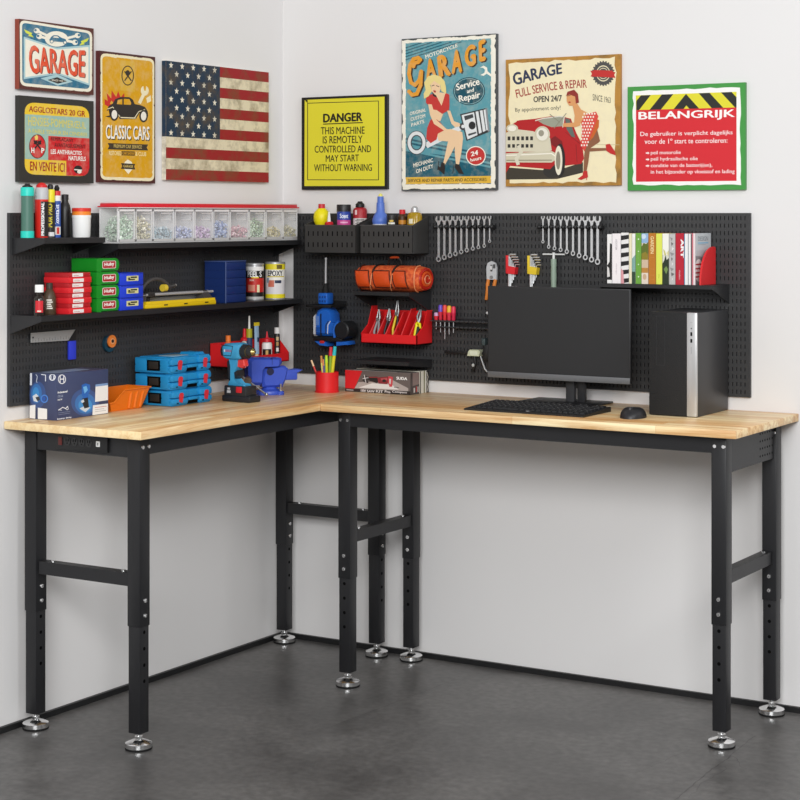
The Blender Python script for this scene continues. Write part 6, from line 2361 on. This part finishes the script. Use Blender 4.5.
bx = thing('carton', 'carton with cream, olive and black stripes behind the saw carton', 'carton', (0.49, -0.045, ZB))
x0, x1, y0, y1, h = 0.360, 0.613, -0.073, -0.016, 0.074
b = B(); b.box(x0, x1, y0, y1, ZB, ZB + h, '#cfcabb', 0.0006)
part(b, 'box', bx)
f = Face([(0, 0), (60, 0), (60, 100), (0, 100)], (x1 + 0.0002, y0, ZB), (0, y1 - y0, 0), (0, 0, h), (1, 0, 0))
f.rect(0, 0, 6, 100, '#3b352f', 1)
f.rect(6, 0, 26, 100, '#dcd8cb', 1)
f.rect(26, 0, 34, 100, '#7a7a58', 1)
f.rect(34, 0, 44, 100, '#e4e0d6', 1)
f.rect(44, 0, 60, 100, '#2c2a28', 1)
f.line([(48, 8), (56, 30), (48, 52), (57, 74), (50, 94)], 4, '#d8d2c6', 2)
part(f.art, 'end_print', bx, smooth=10)

# ------------------------------------------------------------------ wrenches
def wrench(label, x, z0, z1, s, group):
    """combination wrench hanging open end up; s scales its width"""
    y = -0.034
    t = thing('combination_wrench', label, 'wrench', (x, y, z0), 0, group)
    tilt = 0.0
    b = B()
    zr = z0 + 0.0085 * s
    V, F = [], []
    n = 20
    ro, ri = 0.0092 * s, 0.0052 * s
    for yy in (y - 0.0032 * s, y + 0.0032 * s):
        for r in (ri, ro):
            for k in range(n):
                a = 2 * pi * k / n
                V.append((x + r * cos(a), yy, zr + r * 1.08 * sin(a)))
    for k in range(n):
        j = (k + 1) % n
        F += [[k, j, n + j, n + k], [2 * n + k, 2 * n + j, 3 * n + j, 3 * n + k], [n + k, n + j, 3 * n + j, 3 * n + k], [k, j, 2 * n + j, 2 * n + k]]
    b.add(V, F, 'tool_chrome')
    part(b, 'ring_end', t)
    b = B()
    w0, w1 = 0.0042 * s, 0.0050 * s
    zh = z1 - 0.019 * s
    b.prism([(x - w0, zr + ro * 0.8), (x + w0, zr + ro * 0.8), (x + w0, zh - 0.012), (x + w1 * 1.3, zh), (x - w1 * 1.3, zh), (x - w0, zh - 0.012)], 'y', y - 0.0022 * s, y + 0.0022 * s, 'tool_chrome')
    part(b, 'shank', t)
    b = B()
    R_ = 0.0118 * s
    cz_ = zh + 0.008 * s
    P = []
    g = 0.0055 * s
    for k in range(17):
        a = radians(62) + radians(360 - 124) * 0 + (radians(90 + 28) + radians(244) * k / 16) 
        a = radians(90 + 30) + radians(300) * k / 16
        P.append((x + R_ * cos(a), cz_ + R_ * sin(a)))
    for p in ((g, 0.0045 * s), (g, -0.004 * s), (0, -0.0062 * s), (-g, -0.004 * s), (-g, 0.0045 * s)):
        P.append((x + p[0], cz_ + p[1]))
    b.prism(P, 'y', y - 0.0034 * s, y + 0.0034 * s, 'tool_chrome')
    part(b, 'open_end', t)


WL = [(0.664, 1.352), (0.686, 1.359), (0.708, 1.366), (0.729, 1.372), (0.751, 1.379), (0.772, 1.385), (0.795, 1.391), (0.816, 1.396), (0.838, 1.401), (0.858, 1.417)]
WR = [(1.055, 1.417), (1.076, 1.4), (1.097, 1.395), (1.119, 1.39), (1.141, 1.384), (1.163, 1.378), (1.185, 1.371), (1.207, 1.365), (1.229, 1.358), (1.25, 1.351)]
NTH = ['longest', 'second longest', 'third longest', 'fourth longest', 'fifth longest', 'fifth shortest', 'fourth shortest', 'third shortest', 'second shortest', 'shortest']
for i, (x, z) in enumerate(WL):
    wrench('%s chrome combination wrench on the left wrench rack' % NTH[i], x, z - 0.010, 1.4955, 1.0 - 0.045 * i if i < 9 else 0.55, 'wrenches on the left rack')
for i, (x, z) in enumerate(WR):
    k = 9 - i
    wrench('%s chrome combination wrench on the right wrench rack, above the computer' % NTH[k], x, z - 0.010, 1.4955, 1.0 - 0.045 * k if k < 9 else 0.55, 'wrenches on the right rack')
for xs, lb in ((WL, 'black wrench rack left of the hex keys'), (WR, 'black wrench rack above the monitor near the books')):
    t = thing('wrench_rack', lb, 'rack', (sum(p[0] for p in xs) / 10, PY, 1.458))
    xa, xb = xs[0][0] - 0.014, xs[-1][0] + 0.014
    b = B(); b.box(xa, xb, -0.024, PY, 1.452, 1.466, 'black_plastic', 0.002)
    part(b, 'rail', t)
    for i in range(11):
        x = xs[0][0] + (xs[-1][0] - xs[0][0]) * (i - 0.5) / 9
        b = B()
        b.box(x - 0.0042, x + 0.0042, -0.040, -0.022, 1.452, 1.466, 'black_plastic', 0.0022)
        b.ball((x, -0.042, 1.459), 0.0078, 'black_plastic', 12)
        part(b, 'clip', t)

# ------------------------------------------------------------------ tools behind the monitor
pl = thing('cable_pliers', 'pliers with grey metal head and orange handles hanging beside the monitor', 'pliers', (0.855, -0.02, 1.22))
b = B()
y0, y1 = -0.028, -0.020
hx = 0.861
b.prism([(hx - 0.018, 1.285), (hx + 0.018, 1.285), (hx + 0.019, 1.325), (hx + 0.014, 1.340), (hx, 1.346), (hx - 0.014, 1.340), (hx - 0.019, 1.325)], 'y', y0, y1, '#b9bbbd')
b.cyl((hx, y0 - 0.0015, 1.293), (hx, y0, 1.293), 0.006, 'dull_steel', seg=14)
part(b, 'head', pl, 'grey metal head')
b = B()
b.box(hx + 0.006, hx + 0.015, y0 - 0.0005, y0 + 0.001, 1.322, 1.336, '#4a4a4a')
b.box(hx - 0.004, hx + 0.004, y0 - 0.0005, y0 + 0.001, 1.312, 1.334, '#4a4a4a')
b.box(hx - 0.004, hx + 0.002, y0 - 0.0006, y0 + 0.001, 1.318, 1.330, '#d9d9d9')
part(b, 'cutting_notch', pl)
for pts in ([(hx - 0.013, -0.024, 1.286), (hx - 0.016, -0.025, 1.268), (hx - 0.016, -0.026, 1.245), (hx - 0.021, -0.026, 1.218)], [(hx + 0.013, -0.024, 1.286), (hx + 0.010, -0.025, 1.270), (hx + 0.006, -0.026, 1.25), (hx + 0.012, -0.026, 1.222)]):
    b = B(); b.tube(pts, [0.0058, 0.0062, 0.0062, 0.0052], '#cf7a2c', 10)
    part(b, 'handle', pl, 'orange handle')


def hex_set(kind, x, key, col):
    t = thing('hex_key_holder', '%s plastic hex key holder on the back pegboard above the monitor' % col, 'holder', (x, -0.022, 1.27))
    b = B()
    b.box(x - 0.016, x - 0.008, -0.036, -0.014, 1.306, 1.366, key, 0.002)
    b.prism([(x - 0.009, 1.306), (x + 0.017, 1.304), (x + 0.020, 1.326), (x - 0.009, 1.332)], 'y', -0.036, -0.014, key)
    part(b, 'body', t)
    nm = ['longest', 'second longest', 'middle', 'second shortest', 'shortest']
    for i in range(5):
        r = 0.0034 - 0.0004 * i
        xx = x - 0.006 + i * 0.0040
        zt_ = 1.3685 - i * 0.0082
        zb_ = 1.255 + i * 0.010 if i else 1.235
        xe = x + 0.022 + (0.004 if i in (1, 2) else 0.0) + i * 0.0018
        k = thing('hex_key', '%s steel hex key in the %s holder above the monitor' % (nm[i], col), 'hex key', (xx, -0.025, zb_), 0, 'hex keys in the %s holder' % col)
        b = B()
        yk = -0.030 + i * 0.0026
        b.tube([(xx, yk, zb_), (xx, yk, zt_ - 0.006), (xx + 0.0018, yk, zt_ - 0.0018), (xx + 0.006, yk, zt_), (xe, yk - 0.003, zt_)], r, 'tool_chrome', 6)
        part(b, 'bent_bar', k)


hex_set('hex', 0.934, '#d8222a', 'red')
hex_set('hex', 1.013, '#e3c32a', 'yellow')
th = thing('t_handle_key', 'T-handle key with pale green grip hanging behind the monitor', 't-handle key', (1.092, -0.03, 1.2))
b = B()
b.cyl((1.053, -0.032, 1.371), (1.132, -0.032, 1.371), 0.0026, '#dcdcda', seg=10)
b.cyl((1.092, -0.032, 1.355), (1.092, -0.032, 1.377), 0.0042, '#dcdcda', seg=12)
part(b, 'cross_bar', th, 'white cross bar')
b = B()
b.lathe([(0, 0.0), (0.0095, 0.0), (0.0098, 0.05), (0.0088, 0.075), (0.0098, 0.10), (0.0088, 0.125), (0.0098, 0.15), (0.009, 0.156), (0, 0.157)], (1.092, -0.032, 1.200), '#8fa190', 18)
part(b, 'grip', th, 'pale green grip')

# ------------------------------------------------------------------ screwdrivers in their rail
sr = thing('screwdriver_rack', 'black screwdriver rail with round loops left of the monitor', 'rack', (0.75, PY, 1.145))
b = B()
b.box(0.642, 0.860, PY - 0.004, PY, 1.118, 1.152, 'black_steel')
b.tube([(0.642, -0.052, 1.1440), (0.860, -0.052, 1.1440)], 0.0016, '#3c3c3e', 8)
b.tube([(0.642, PY, 1.1440), (0.642, -0.052, 1.1440)], 0.0016, '#3c3c3e', 8)
b.tube([(0.860, PY, 1.1440), (0.860, -0.052, 1.1440)], 0.0016, '#3c3c3e', 8)
part(b, 'rail', sr)
for i in range(13):
    x = 0.659 + i * 0.0166
    b = B()
    b.tube([(x + 0.0082 * cos(a), -0.043 + 0.0082 * sin(a), 1.144) for a in [2 * pi * k / 16 for k in range(16)]], 0.0034, '#353537', 6, True)
    b.tube([(x + 0.0082 * cos(a), -0.043 + 0.0082 * sin(a), 1.124) for a in [2 * pi * k / 16 for k in range(16)]], 0.0032, '#353537', 6, True)
    b.box(x - 0.001, x + 0.001, -0.0355, PY - 0.004, 1.1225, 1.1255, '#353537')
    b.box(x - 0.001, x + 0.001, -0.0355, PY - 0.004, 1.1425, 1.1455, '#3c3c3e')
    part(b, 'loop', sr)
SD = [('short red screwdriver with pale tip, leftmost in the rail', 0.659, 0.026, 0.030, '#cf2735', '#c9a0c8'),
      ('purple and red screwdriver, second in the rail', 0.6756, 0.052, 0.040, '#c4263f', '#6a4fc0'),
      ('long red screwdriver in the middle of the rail', 0.6922, 0.052, 0.062, '#d32a30', '#e0423a'),
      ('yellow and red screwdriver, fourth in the rail', 0.7088, 0.050, 0.046, '#d33044', '#e6b52e'),
      ('crimson screwdriver, rightmost in the rail', 0.7254, 0.048, 0.040, '#c81f42', '#d8304f')]
for lb, x, hl, bl, k1, k2 in SD:
    c = (x, -0.043, 1.1462)
    t = thing('screwdriver', lb, 'screwdriver', (x, -0.043, 1.144 - bl), 0, 'screwdrivers in the rail')
    b = B()
    b.lathe([(0, 0), (0.0055, 0), (0.0068, 0.004), (0.0062, hl * 0.3), (0.0078, hl * 0.45), (0.0078, hl * 0.55), (0, hl * 0.55)], c, k1, 14)
    part(b, 'handle', t)
    b = B()
    b.lathe([(0, hl * 0.55), (0.0078, hl * 0.55), (0.0078, hl * 0.85), (0.006, hl * 0.97), (0.003, hl), (0, hl)], c, k2, 14)
    part(b, 'handle_end', t)
    b = B(); b.cyl((x, -0.043, 1.146), (x, -0.043, 1.146 - bl), 0.0022, 'tool_chrome', 0.0016, 10)
    part(b, 'blade', t)

# bar clamp
cl = thing('bar_clamp', 'black bar clamp with cream body hanging left of the monitor', 'clamp', (0.77, -0.03, 1.0))
b = B(); b.box(0.685, 0.862, -0.036, -0.029, 1.037, 1.0455, '#1d1d1e', 0.001)
part(b, 'bar', cl)
b = B()
b.prism([(0.782, 1.032), (0.826, 1.032), (0.830, 1.048), (0.823, 1.0525), (0.790, 1.0525), (0.785, 1.045)], 'y', -0.050, -0.020, '#c9cdb0')
b.box(0.792, 0.821, -0.0505, -0.0495, 1.036, 1.048, '#dfe2cb')
part(b, 'body', cl, 'cream body')
b = B()
b.tube([(0.824, -0.035, 1.032), (0.834, -0.036, 1.008), (0.842, -0.037, 0.990), (0.850, -0.036, 0.981)], 0.0042, 'dull_steel', 10)
b.tube([(0.802, -0.035, 1.032), (0.806, -0.037, 1.008), (0.800, -0.037, 0.990), (0.793, -0.036, 0.981)], 0.0048, '#1d1d1e', 10)
b.ball((0.799, -0.040, 1.001), 0.006, '#b9bbb8', 10)
part(b, 'trigger', cl)
b = B()
b.box(0.838, 0.858, -0.048, -0.022, 1.02, 1.072, '#1d1d1e', 0.003)
b.box(0.836, 0.850, -0.052, -0.020, 1.068, 1.092, '#3d4a4c', 0.003)
part(b, 'fixed_jaw', cl)
b = B()
b.box(0.850, 0.866, -0.045, -0.02, 1.160, 1.184, '#2a2a2c', 0.003)
b.cyl((0.856, -0.048, 1.176), (0.856, -0.044, 1.176), 0.0045, '#c9c9c9', seg=10)
b.box(0.852, 0.862, -0.04, PY, 1.150, 1.162, '#2a2a2c', 0.002)
b.build('hook_clip', label='small black hook clip with silver stud at the right end of the screwdriver rail', cat='hook', loc=(0.857, -0.02, 1.15))

# ------------------------------------------------------------------ books and bookend
ZK = 1.2862
G = 'books on the right shelf'
def book(label, x0, x1, h, spine, cover, art=None, depth=0.120, yf=-0.145, side=None):
    t = thing('book', label, 'book', ((x0 + x1) / 2, yf, ZK), 0, G)
    g = 0.0006
    b = B()
    b.box(x0 + g + 0.001, x1 - g - 0.001, yf + 0.003, yf + depth - 0.002, ZK + 0.002, ZK + h - 0.002, 'paper')
    part(b, 'pages', t, 'paper pages')
    b = B()
    b.box(x0 + g, x0 + g + 0.001, yf, yf + depth, ZK, ZK + h, cover)
    b.box(x1 - g - 0.001, x1 - g, yf, yf + depth, ZK, ZK + h, cover)
    b.box(x0 + g, x1 - g, yf - 0.0004, yf + 0.0016, ZK, ZK + h, spine)
    part(b, 'cover', t)
    if art:
        f = Face([(0, 0), (100, 0), (100, 1000), (0, 1000)], (x0 + g, yf - 0.0006, ZK), (x1 - x0 - 2 * g, 0, 0), (0, 0, h), (0, -1, 0))
        art(f)
        f.finish(t, 'spine_print', 'spine_title')
    if side:
        f = Face([(0, 0), (800, 0), (800, 1000), (0, 1000)], (x1 - g + 0.0001, yf, ZK), (0, depth, 0), (0, 0, h), (1, 0, 0))
        side(f)
        f.finish(t, 'cover_print', 'cover_title')
    return t


def vtext(f, s, x0, x1, y0, y1, key, bold=0.02, L=4):
    f.text(s, [(x1, y0), (x1, y1), (x0, y1), (x0, y0)], key, bold, L)


def a1(f):
    f.poly([(60, 180), (100, 200), (100, 930), (0, 930), (0, 640), (50, 560)], '#1c1b1b', 2)
    f.poly([(0, 650), (40, 690), (60, 860), (0, 880)], '#d9d6d4', 3)
def a2(f):
    vtext(f, 'POSTER', 36, 60, 120, 330, '#a9a3a6', 0.0)
    vtext(f, 'design', 40, 60, 600, 820, '#c9c0c4', 0.0)
def a3(f):
    for k in range(6):
        f.poly([(0, 60 + k * 170), (100, -20 + k * 170 + 60), (100, 60 + k * 170 + 60), (0, 150 + k * 170)], '#1c1b1c', 2)
    f.poly([(0, 700), (30, 760), (40, 1000), (0, 1000)], '#d99aa0', 3)
def a5(f):
    f.poly([(0, 60), (100, 60), (100, 420), (0, 500)], '#e9e8e2', 2)
    f.poly([(0, 500), (100, 420), (100, 760), (0, 760)], '#7fa7a0', 2)
    f.poly([(0, 760), (100, 760), (100, 1000), (0, 1000)], '#2d4634', 2)
def a6(f):
    for y in (120, 360, 620, 860):
        f.oval(50, y, 13, 16, '#d9ecc8', 2, 10)
    vtext(f, 'GREEN HOUSES', 36, 62, 300, 640, '#8fbf6a', 0.0)
def a7(f):
    f.rect(0, 0, 100, 190, '#8fb2d6', 2)
    f.oval(30, 60, 40, 50, '#c9d9ea', 3, 12)
    f.poly([(0, 260), (30, 190), (70, 210), (100, 170), (100, 520), (0, 520)], '#5d6b23', 3)
    f.poly([(0, 400), (60, 360), (100, 420), (100, 520), (0, 520)], '#8a7a22', 4)
    f.rect(0, 520, 100, 680, '#cdb59a', 3)
    f.rect(0, 680, 100, 780, '#b9833a', 3)
    f.rect(0, 780, 100, 1000, '#e0d2c2', 3)
    f.oval(46, 860, 30, 60, '#c9a888', 4, 12)
def a8(f):
    vtext(f, 'GARDEN', 28, 74, 60, 400, '#f0d9a2', 0.03)
    for y in (470, 700, 820, 900):
        f.rect(20, y, 80, y + 10, '#c9853a', 3)
def a9(f):
    vtext(f, 'lime', 38, 62, 800, 880, '#b0bf3a', 0.0)
def a10(f):
    f.rect(0, 0, 100, 420, '#efeee4', 2)
    f.poly([(0, 600), (30, 520), (50, 420), (66, 520), (100, 480), (100, 1000), (0, 1000)], '#23301d', 3)
    f.poly([(10, 300), (40, 340), (60, 420), (30, 430)], '#c9c27a', 3)
    f.poly([(60, 380), (100, 330), (100, 450)], '#d9d1a0', 3)
    f.poly([(20, 700), (60, 640), (90, 700), (60, 800)], '#6f8a4a', 4)
def a11(f):
    for k in range(9):
        f.poly([(10 + 20 * (k % 3), 60 + k * 100), (60 + 10 * (k % 4), 90 + k * 100), (40, 140 + k * 100)], ('#8d8c8b', '#6a6866', '#e0dfdd')[k % 3], 2)
def a12(f):
    vtext(f, 'ART', 62, 100, 110, 480, '#f3eeee', 0.05)
    vtext(f, 'modern', 40, 62, 720, 900, '#e8b9be', 0.01)
def a13(f):
    f.rect(0, 0, 18, 1000, '#4a7ea6', 2)
def a14(f):
    f.rect(78, 0, 100, 1000, '#2a2a2c', 2)
    f.rect(0, 0, 14, 1000, '#9aa2a8', 2)
def a15(f):
    f.rect(0, 0, 40, 1000, '#c9707a', 2)
def cov(f):
    f.rect(0, 0, 800, 1000, '#bfc3c6', 1)
    f.rect(0, 0, 800, 330, '#c9ced1', 2)
    f.text('DESIGN', [(130, 60), (640, 60), (640, 150), (130, 150)], '#8b9297', 0.01, 4)
    f.rect(120, 178, 660, 200, '#7fb6d6', 3)
    f.rect(120, 215, 520, 228, '#a9b3b9', 3)
    f.poly([(0, 430), (800, 500), (800, 1000), (0, 1000)], '#8e9092', 2)
    f.oval(160, 720, 200, 220, '#e8e4e2', 3)
    for k in range(4):
        f.rect(0, 590 + k * 80, 340, 620 + k * 80, '#b03f48', 4)
BK = [('white book with black splash on its spine, leftmost on the shelf', 1.334, 1.351, 0.152, '#eceae8', '#dcdad8', a1),
      ('thick white book with faint pink tint, second from the left', 1.351, 1.381, 0.154, '#efe9ea', '#e8e0e2', a2),
      ('book with black and white diagonal pattern on its spine', 1.381, 1.408, 0.157, '#e6e4e2', '#2a2a2a', a3),
      ('thin cream book beside the black and white patterned one', 1.408, 1.418, 0.155, '#e9e0bd', '#e9e0bd', None),
      ('thin white book with teal landscape left of the green book', 1.418, 1.430, 0.154, '#efeeea', '#dcdcd8', a5),
      ('green book with pale dots on its spine', 1.430, 1.450, 0.156, '#6ba33c', '#5b9230', a6),
      ('book with an autumn tree and sky on its spine', 1.450, 1.473, 0.155, '#d9cdbb', '#cfc2ae', a7),
      ('ochre brown book with pale title', 1.473, 1.498, 0.156, '#bb741e', '#a7661a', a8),
      ('plain lime yellow book right of the ochre one', 1.498, 1.519, 0.155, '#dce35a', '#ccd34a', a9),
      ('white book with dark green plant on its spine', 1.519, 1.541, 0.155, '#d9d8c8', '#cfcebe', a10),
      ('mottled grey book left of the red book', 1.541, 1.562, 0.154, '#bdbbb9', '#aaa8a6', a11),
      ('red book with white lettering', 1.562, 1.590, 0.156, '#b81a30', '#a51529', a12),
      ('thin white book with blue edge right of the red book', 1.590, 1.603, 0.155, '#ecebea', '#d8d6d4', a13),
      ('thin white book with dark edge, third from the right end', 1.603, 1.615, 0.154, '#ecebea', '#d8d6d4', a14)]
for lb, x0, x1, h, s, c_, art in BK:
    book(lb, x0, x1, h, s, c_, art)
book('white book with grey-blue cover facing the bookend, rightmost on the shelf', 1.615, 1.627, 0.156, '#e9d9da', '#d3d6d8', a15, 0.124, -0.145, cov)
be = thing('bookend', 'red curved bookend at the right end of the books', 'bookend', (1.64, -0.09, ZK))
b = B()
P = [(-0.148, ZK), (-0.030, ZK), (-0.030, ZK + 0.112), (-0.044, ZK + 0.115)]
for k in range(1, 10):
    t = k / 10
    a = pi / 2 + (pi / 2) * t
    P.append((-0.044 + 0.104 * cos(a), ZK + 0.115 * sin(a) ** 0.9))
b.prism(P, 'x', 1.640, 1.646, '#d8282c')
part(b, 'upright', be)
b = B(); b.box(1.629, 1.640, -0.112, -0.040, ZK, ZK + 0.0012, '#d8282c')
part(b, 'foot', be)

# ------------------------------------------------------------------ computer
mo = thing('monitor', 'black flat computer monitor with dark screen on the right bench', 'monitor', (1.165, -0.11, ZB))
mx0, mx1, my, mz0, mz1 = 0.914, 1.415, -0.150, 0.9755, 1.2695
b = B(); b.box(mx0, mx1, my, my + 0.012, mz0, mz1, '#2c2c2e', 0.0015)
b.box(mx0 + 0.08, mx1 - 0.08, my + 0.012, my + 0.035, mz0 + 0.05, mz1 - 0.07, '#1c1c1e', 0.006)
part(b, 'casing', mo)
b = B(); b.box(mx0 + 0.004, mx1 - 0.004, my - 0.0006, my + 0.001, mz0 + 0.022, mz1 - 0.004, 'screen')
part(b, 'screen', mo)
b = B(); b.box(mx0 + 0.001, mx1 - 0.001, my - 0.0022, my + 0.001, mz0 + 0.0005, mz0 + 0.0195, 'grey_bezel', 0.0006)
part(b, 'lower_bezel', mo, 'grey lower bezel')
for xa, xb, k in ((1.170, 1.199, '#3a3a3c'), (1.211, 1.236, '#2a2a2c')):
    b = B(); b.box(xa, xb, -0.102, -0.086, ZB + 0.006, 1.06, k, 0.001)
    b.box(xa, xb, -0.118, -0.086, 1.02, 1.05, k)
    part(b, 'stand_column', mo)
b = B(); b.box(1.030, 1.296, -0.190, -0.016, ZB, ZB + 0.006, '#1f1f21', 0.002)
part(b, 'stand_base', mo)

kb = thing('keyboard', 'black computer keyboard in front of the monitor', 'keyboard', (1.195, -0.33, ZB))
kx0, kx1, ky0, ky1 = 0.990, 1.396, -0.440, -0.250
def kz(y):
    return ZB + 0.0055 + (y - ky0) / (ky1 - ky0) * 0.009
b = B()
b.prism([(ky0, ZB), (ky1, ZB), (ky1, ZB + 0.0140), (ky0, ZB + 0.0050)], 'x', kx0, kx1, '#1d1d1f')
part(b, 'base', kb)
rows = [(ky0 + 0.030, 'space'), (ky0 + 0.056, 0), (ky0 + 0.082, 0), (ky0 + 0.108, 0), (ky0 + 0.134, 0), (ky0 + 0.164, 'f')]
for r, (ya, kind) in enumerate(rows):
    b = B()
    n = 21
    p = (kx1 - kx0 - 0.02) / n
    for i in range(n):
        xa = kx0 + 0.01 + i * p
        if i in (15, 18) and kind == 'f':
            continue
        w = p - 0.0028
        if kind == 'space' and i in (4, 5, 6, 7, 8):
            if i != 4:
                continue
            w = 5 * p - 0.0028
        za = kz(ya)
        zb_ = kz(ya + 0.022)
        V = [(xa, ya, za - 0.002), (xa + w, ya, za - 0.002), (xa + w, ya + 0.022, zb_ - 0.002), (xa, ya + 0.022, zb_ - 0.002),
             (xa + 0.0015, ya + 0.002, za + 0.0028), (xa + w - 0.0015, ya + 0.002, za + 0.0028), (xa + w - 0.0015, ya + 0.020, zb_ + 0.0028), (xa + 0.0015, ya + 0.020, zb_ + 0.0028)]
        b.add(V, [(4, 5, 6, 7), (0, 1, 5, 4), (1, 2, 6, 5), (2, 3, 7, 6), (3, 0, 4, 7)], '#232325')
        if kind != 'space':
            m = (xa + w / 2, ya + 0.011)
            b.add([(m[0] - 0.0022, m[1] - 0.003, za + 0.0047), (m[0] + 0.0016, m[1] - 0.003, za + 0.0047), (m[0] + 0.0016, m[1] + 0.002, za + 0.0052), (m[0] - 0.0022, m[1] + 0.002, za + 0.0052)], [(0, 1, 2, 3)], '#8a8a8a')
    part(b, 'key_row', kb, smooth=20)
b = B(); b.cyl((1.20, ky0 + 0.02, kz(ky0 + 0.02) - 0.001), (1.20, ky0 + 0.02, kz(ky0 + 0.02) + 0.0004), 0.006, '#8f8f91', seg=16)
part(b, 'round_emblem', kb, 'grey round emblem')

ms = thing('computer_mouse', 'black computer mouse between keyboard and computer tower', 'mouse', (1.518, -0.358, ZB))
b = B(); b.X = Matrix.Translation(Vector((1.518, -0.358, ZB))) @ Matrix.Rotation(radians(8), 4, 'Z')
V, F = [], []
n, m = 24, 9
for i in range(m):
    t = i / (m - 1)
    for k in range(n):
        a = 2 * pi * k / n
        rx, ry = 0.038, 0.055
        q = cos(t * pi / 2) ** 0.55 if i < m - 1 else 0.02
        x_, y_ = rx * q * cos(a), ry * q * sin(a)
        z_ = 0.031 * sin(t * pi / 2) * (1 - 0.20 * (y_ / ry + 0.2) ** 2) * (1.0 if y_ < 0 else 1.0)
        V.append((x_, y_ + 0.004 * t, max(0.0, z_)))
for i in range(m - 1):
    for k in range(n):
        F.append([i * n + k, i * n + (k + 1) % n, (i + 1) * n + (k + 1) % n, (i + 1) * n + k])
F += [list(range(n)), list(range((m - 1) * n, m * n))]
b.add(V, F, '#232326')
part(b, 'shell', ms, smooth=60)
b = B(); b.X = Matrix.Translation(Vector((1.518, -0.358, ZB))) @ Matrix.Rotation(radians(8), 4, 'Z')
b.cyl((-0.003, -0.028, 0.026), (0.003, -0.028, 0.026), 0.007, '#4a4a4c', seg=14)
part(b, 'scroll_wheel', ms)
b = B(); b.X = Matrix.Translation(Vector((1.518, -0.358, ZB))) @ Matrix.Rotation(radians(8), 4, 'Z')
b.tube([(0, -0.046, 0.0124), (0, -0.036, 0.0225), (0, -0.02, 0.0281), (0, -0.004, 0.0312)], 0.0009, '#8d8d90', 6)
part(b, 'button_seam', ms)

tw = thing('computer_tower', 'black computer tower with silver front strip on the right bench', 'computer', (1.61, -0.15, ZB))
tx0, tx1, ty0, ty1, tz1 = 1.530, 1.682, -0.272, -0.018, 1.209
b = B(); b.box(tx0 + 0.001, tx1, ty0 + 0.006, ty1, ZB, tz1, '#343436', 0.003)
part(b, 'case', tw)
b = B(); b.box(tx0, tx1 - 0.031, ty0, ty0 + 0.008, ZB + 0.002, tz1, 'mesh_black', 0.003)
part(b, 'front_grille', tw, 'black mesh front')
b = B(); b.box(tx1 - 0.0308, tx1 + 0.001, ty0 - 0.002, ty0 + 0.010, ZB + 0.002, tz1 + 0.0005, 'silver', 0.003)
st = part(b, 'front_strip', tw, 'silver front strip')
b = B()
xm = tx1 - 0.0155
b.box(xm - 0.0028, xm + 0.0028, ty0 - 0.0026, ty0, 1.141, 1.152, 'slot_black')
b.box(xm - 0.0028, xm + 0.0028, ty0 - 0.0026, ty0, 1.121, 1.132, 'slot_black')
b.cyl((xm, ty0 - 0.0026, 1.163), (xm, ty0, 1.163), 0.0018, 'slot_black', seg=10)
part(b, 'ports', st)
b = B()
b.box(xm - 0.0012, xm + 0.0012, ty0 - 0.0024, ty0, 1.088, 1.108, '#a2a2a4')
b.box(xm - 0.004, xm + 0.004, ty0 - 0.0024, ty0, 1.180, 1.181, '#a2a2a4')
part(b, 'marking', st)
b = B()
for z in (1.05, 1.196):
    b.box(tx0 + 0.024, tx0 + 0.052, ty0 - 0.0006, ty0 + 0.002, z, z + 0.0012, '#2f2f31')
for x in (tx0 + 0.024, tx0 + 0.051):
    b.box(x, x + 0.001, ty0 - 0.0006, ty0 + 0.002, 1.05, 1.196, '#2f2f31')
part(b, 'drive_bay_outline', tw)
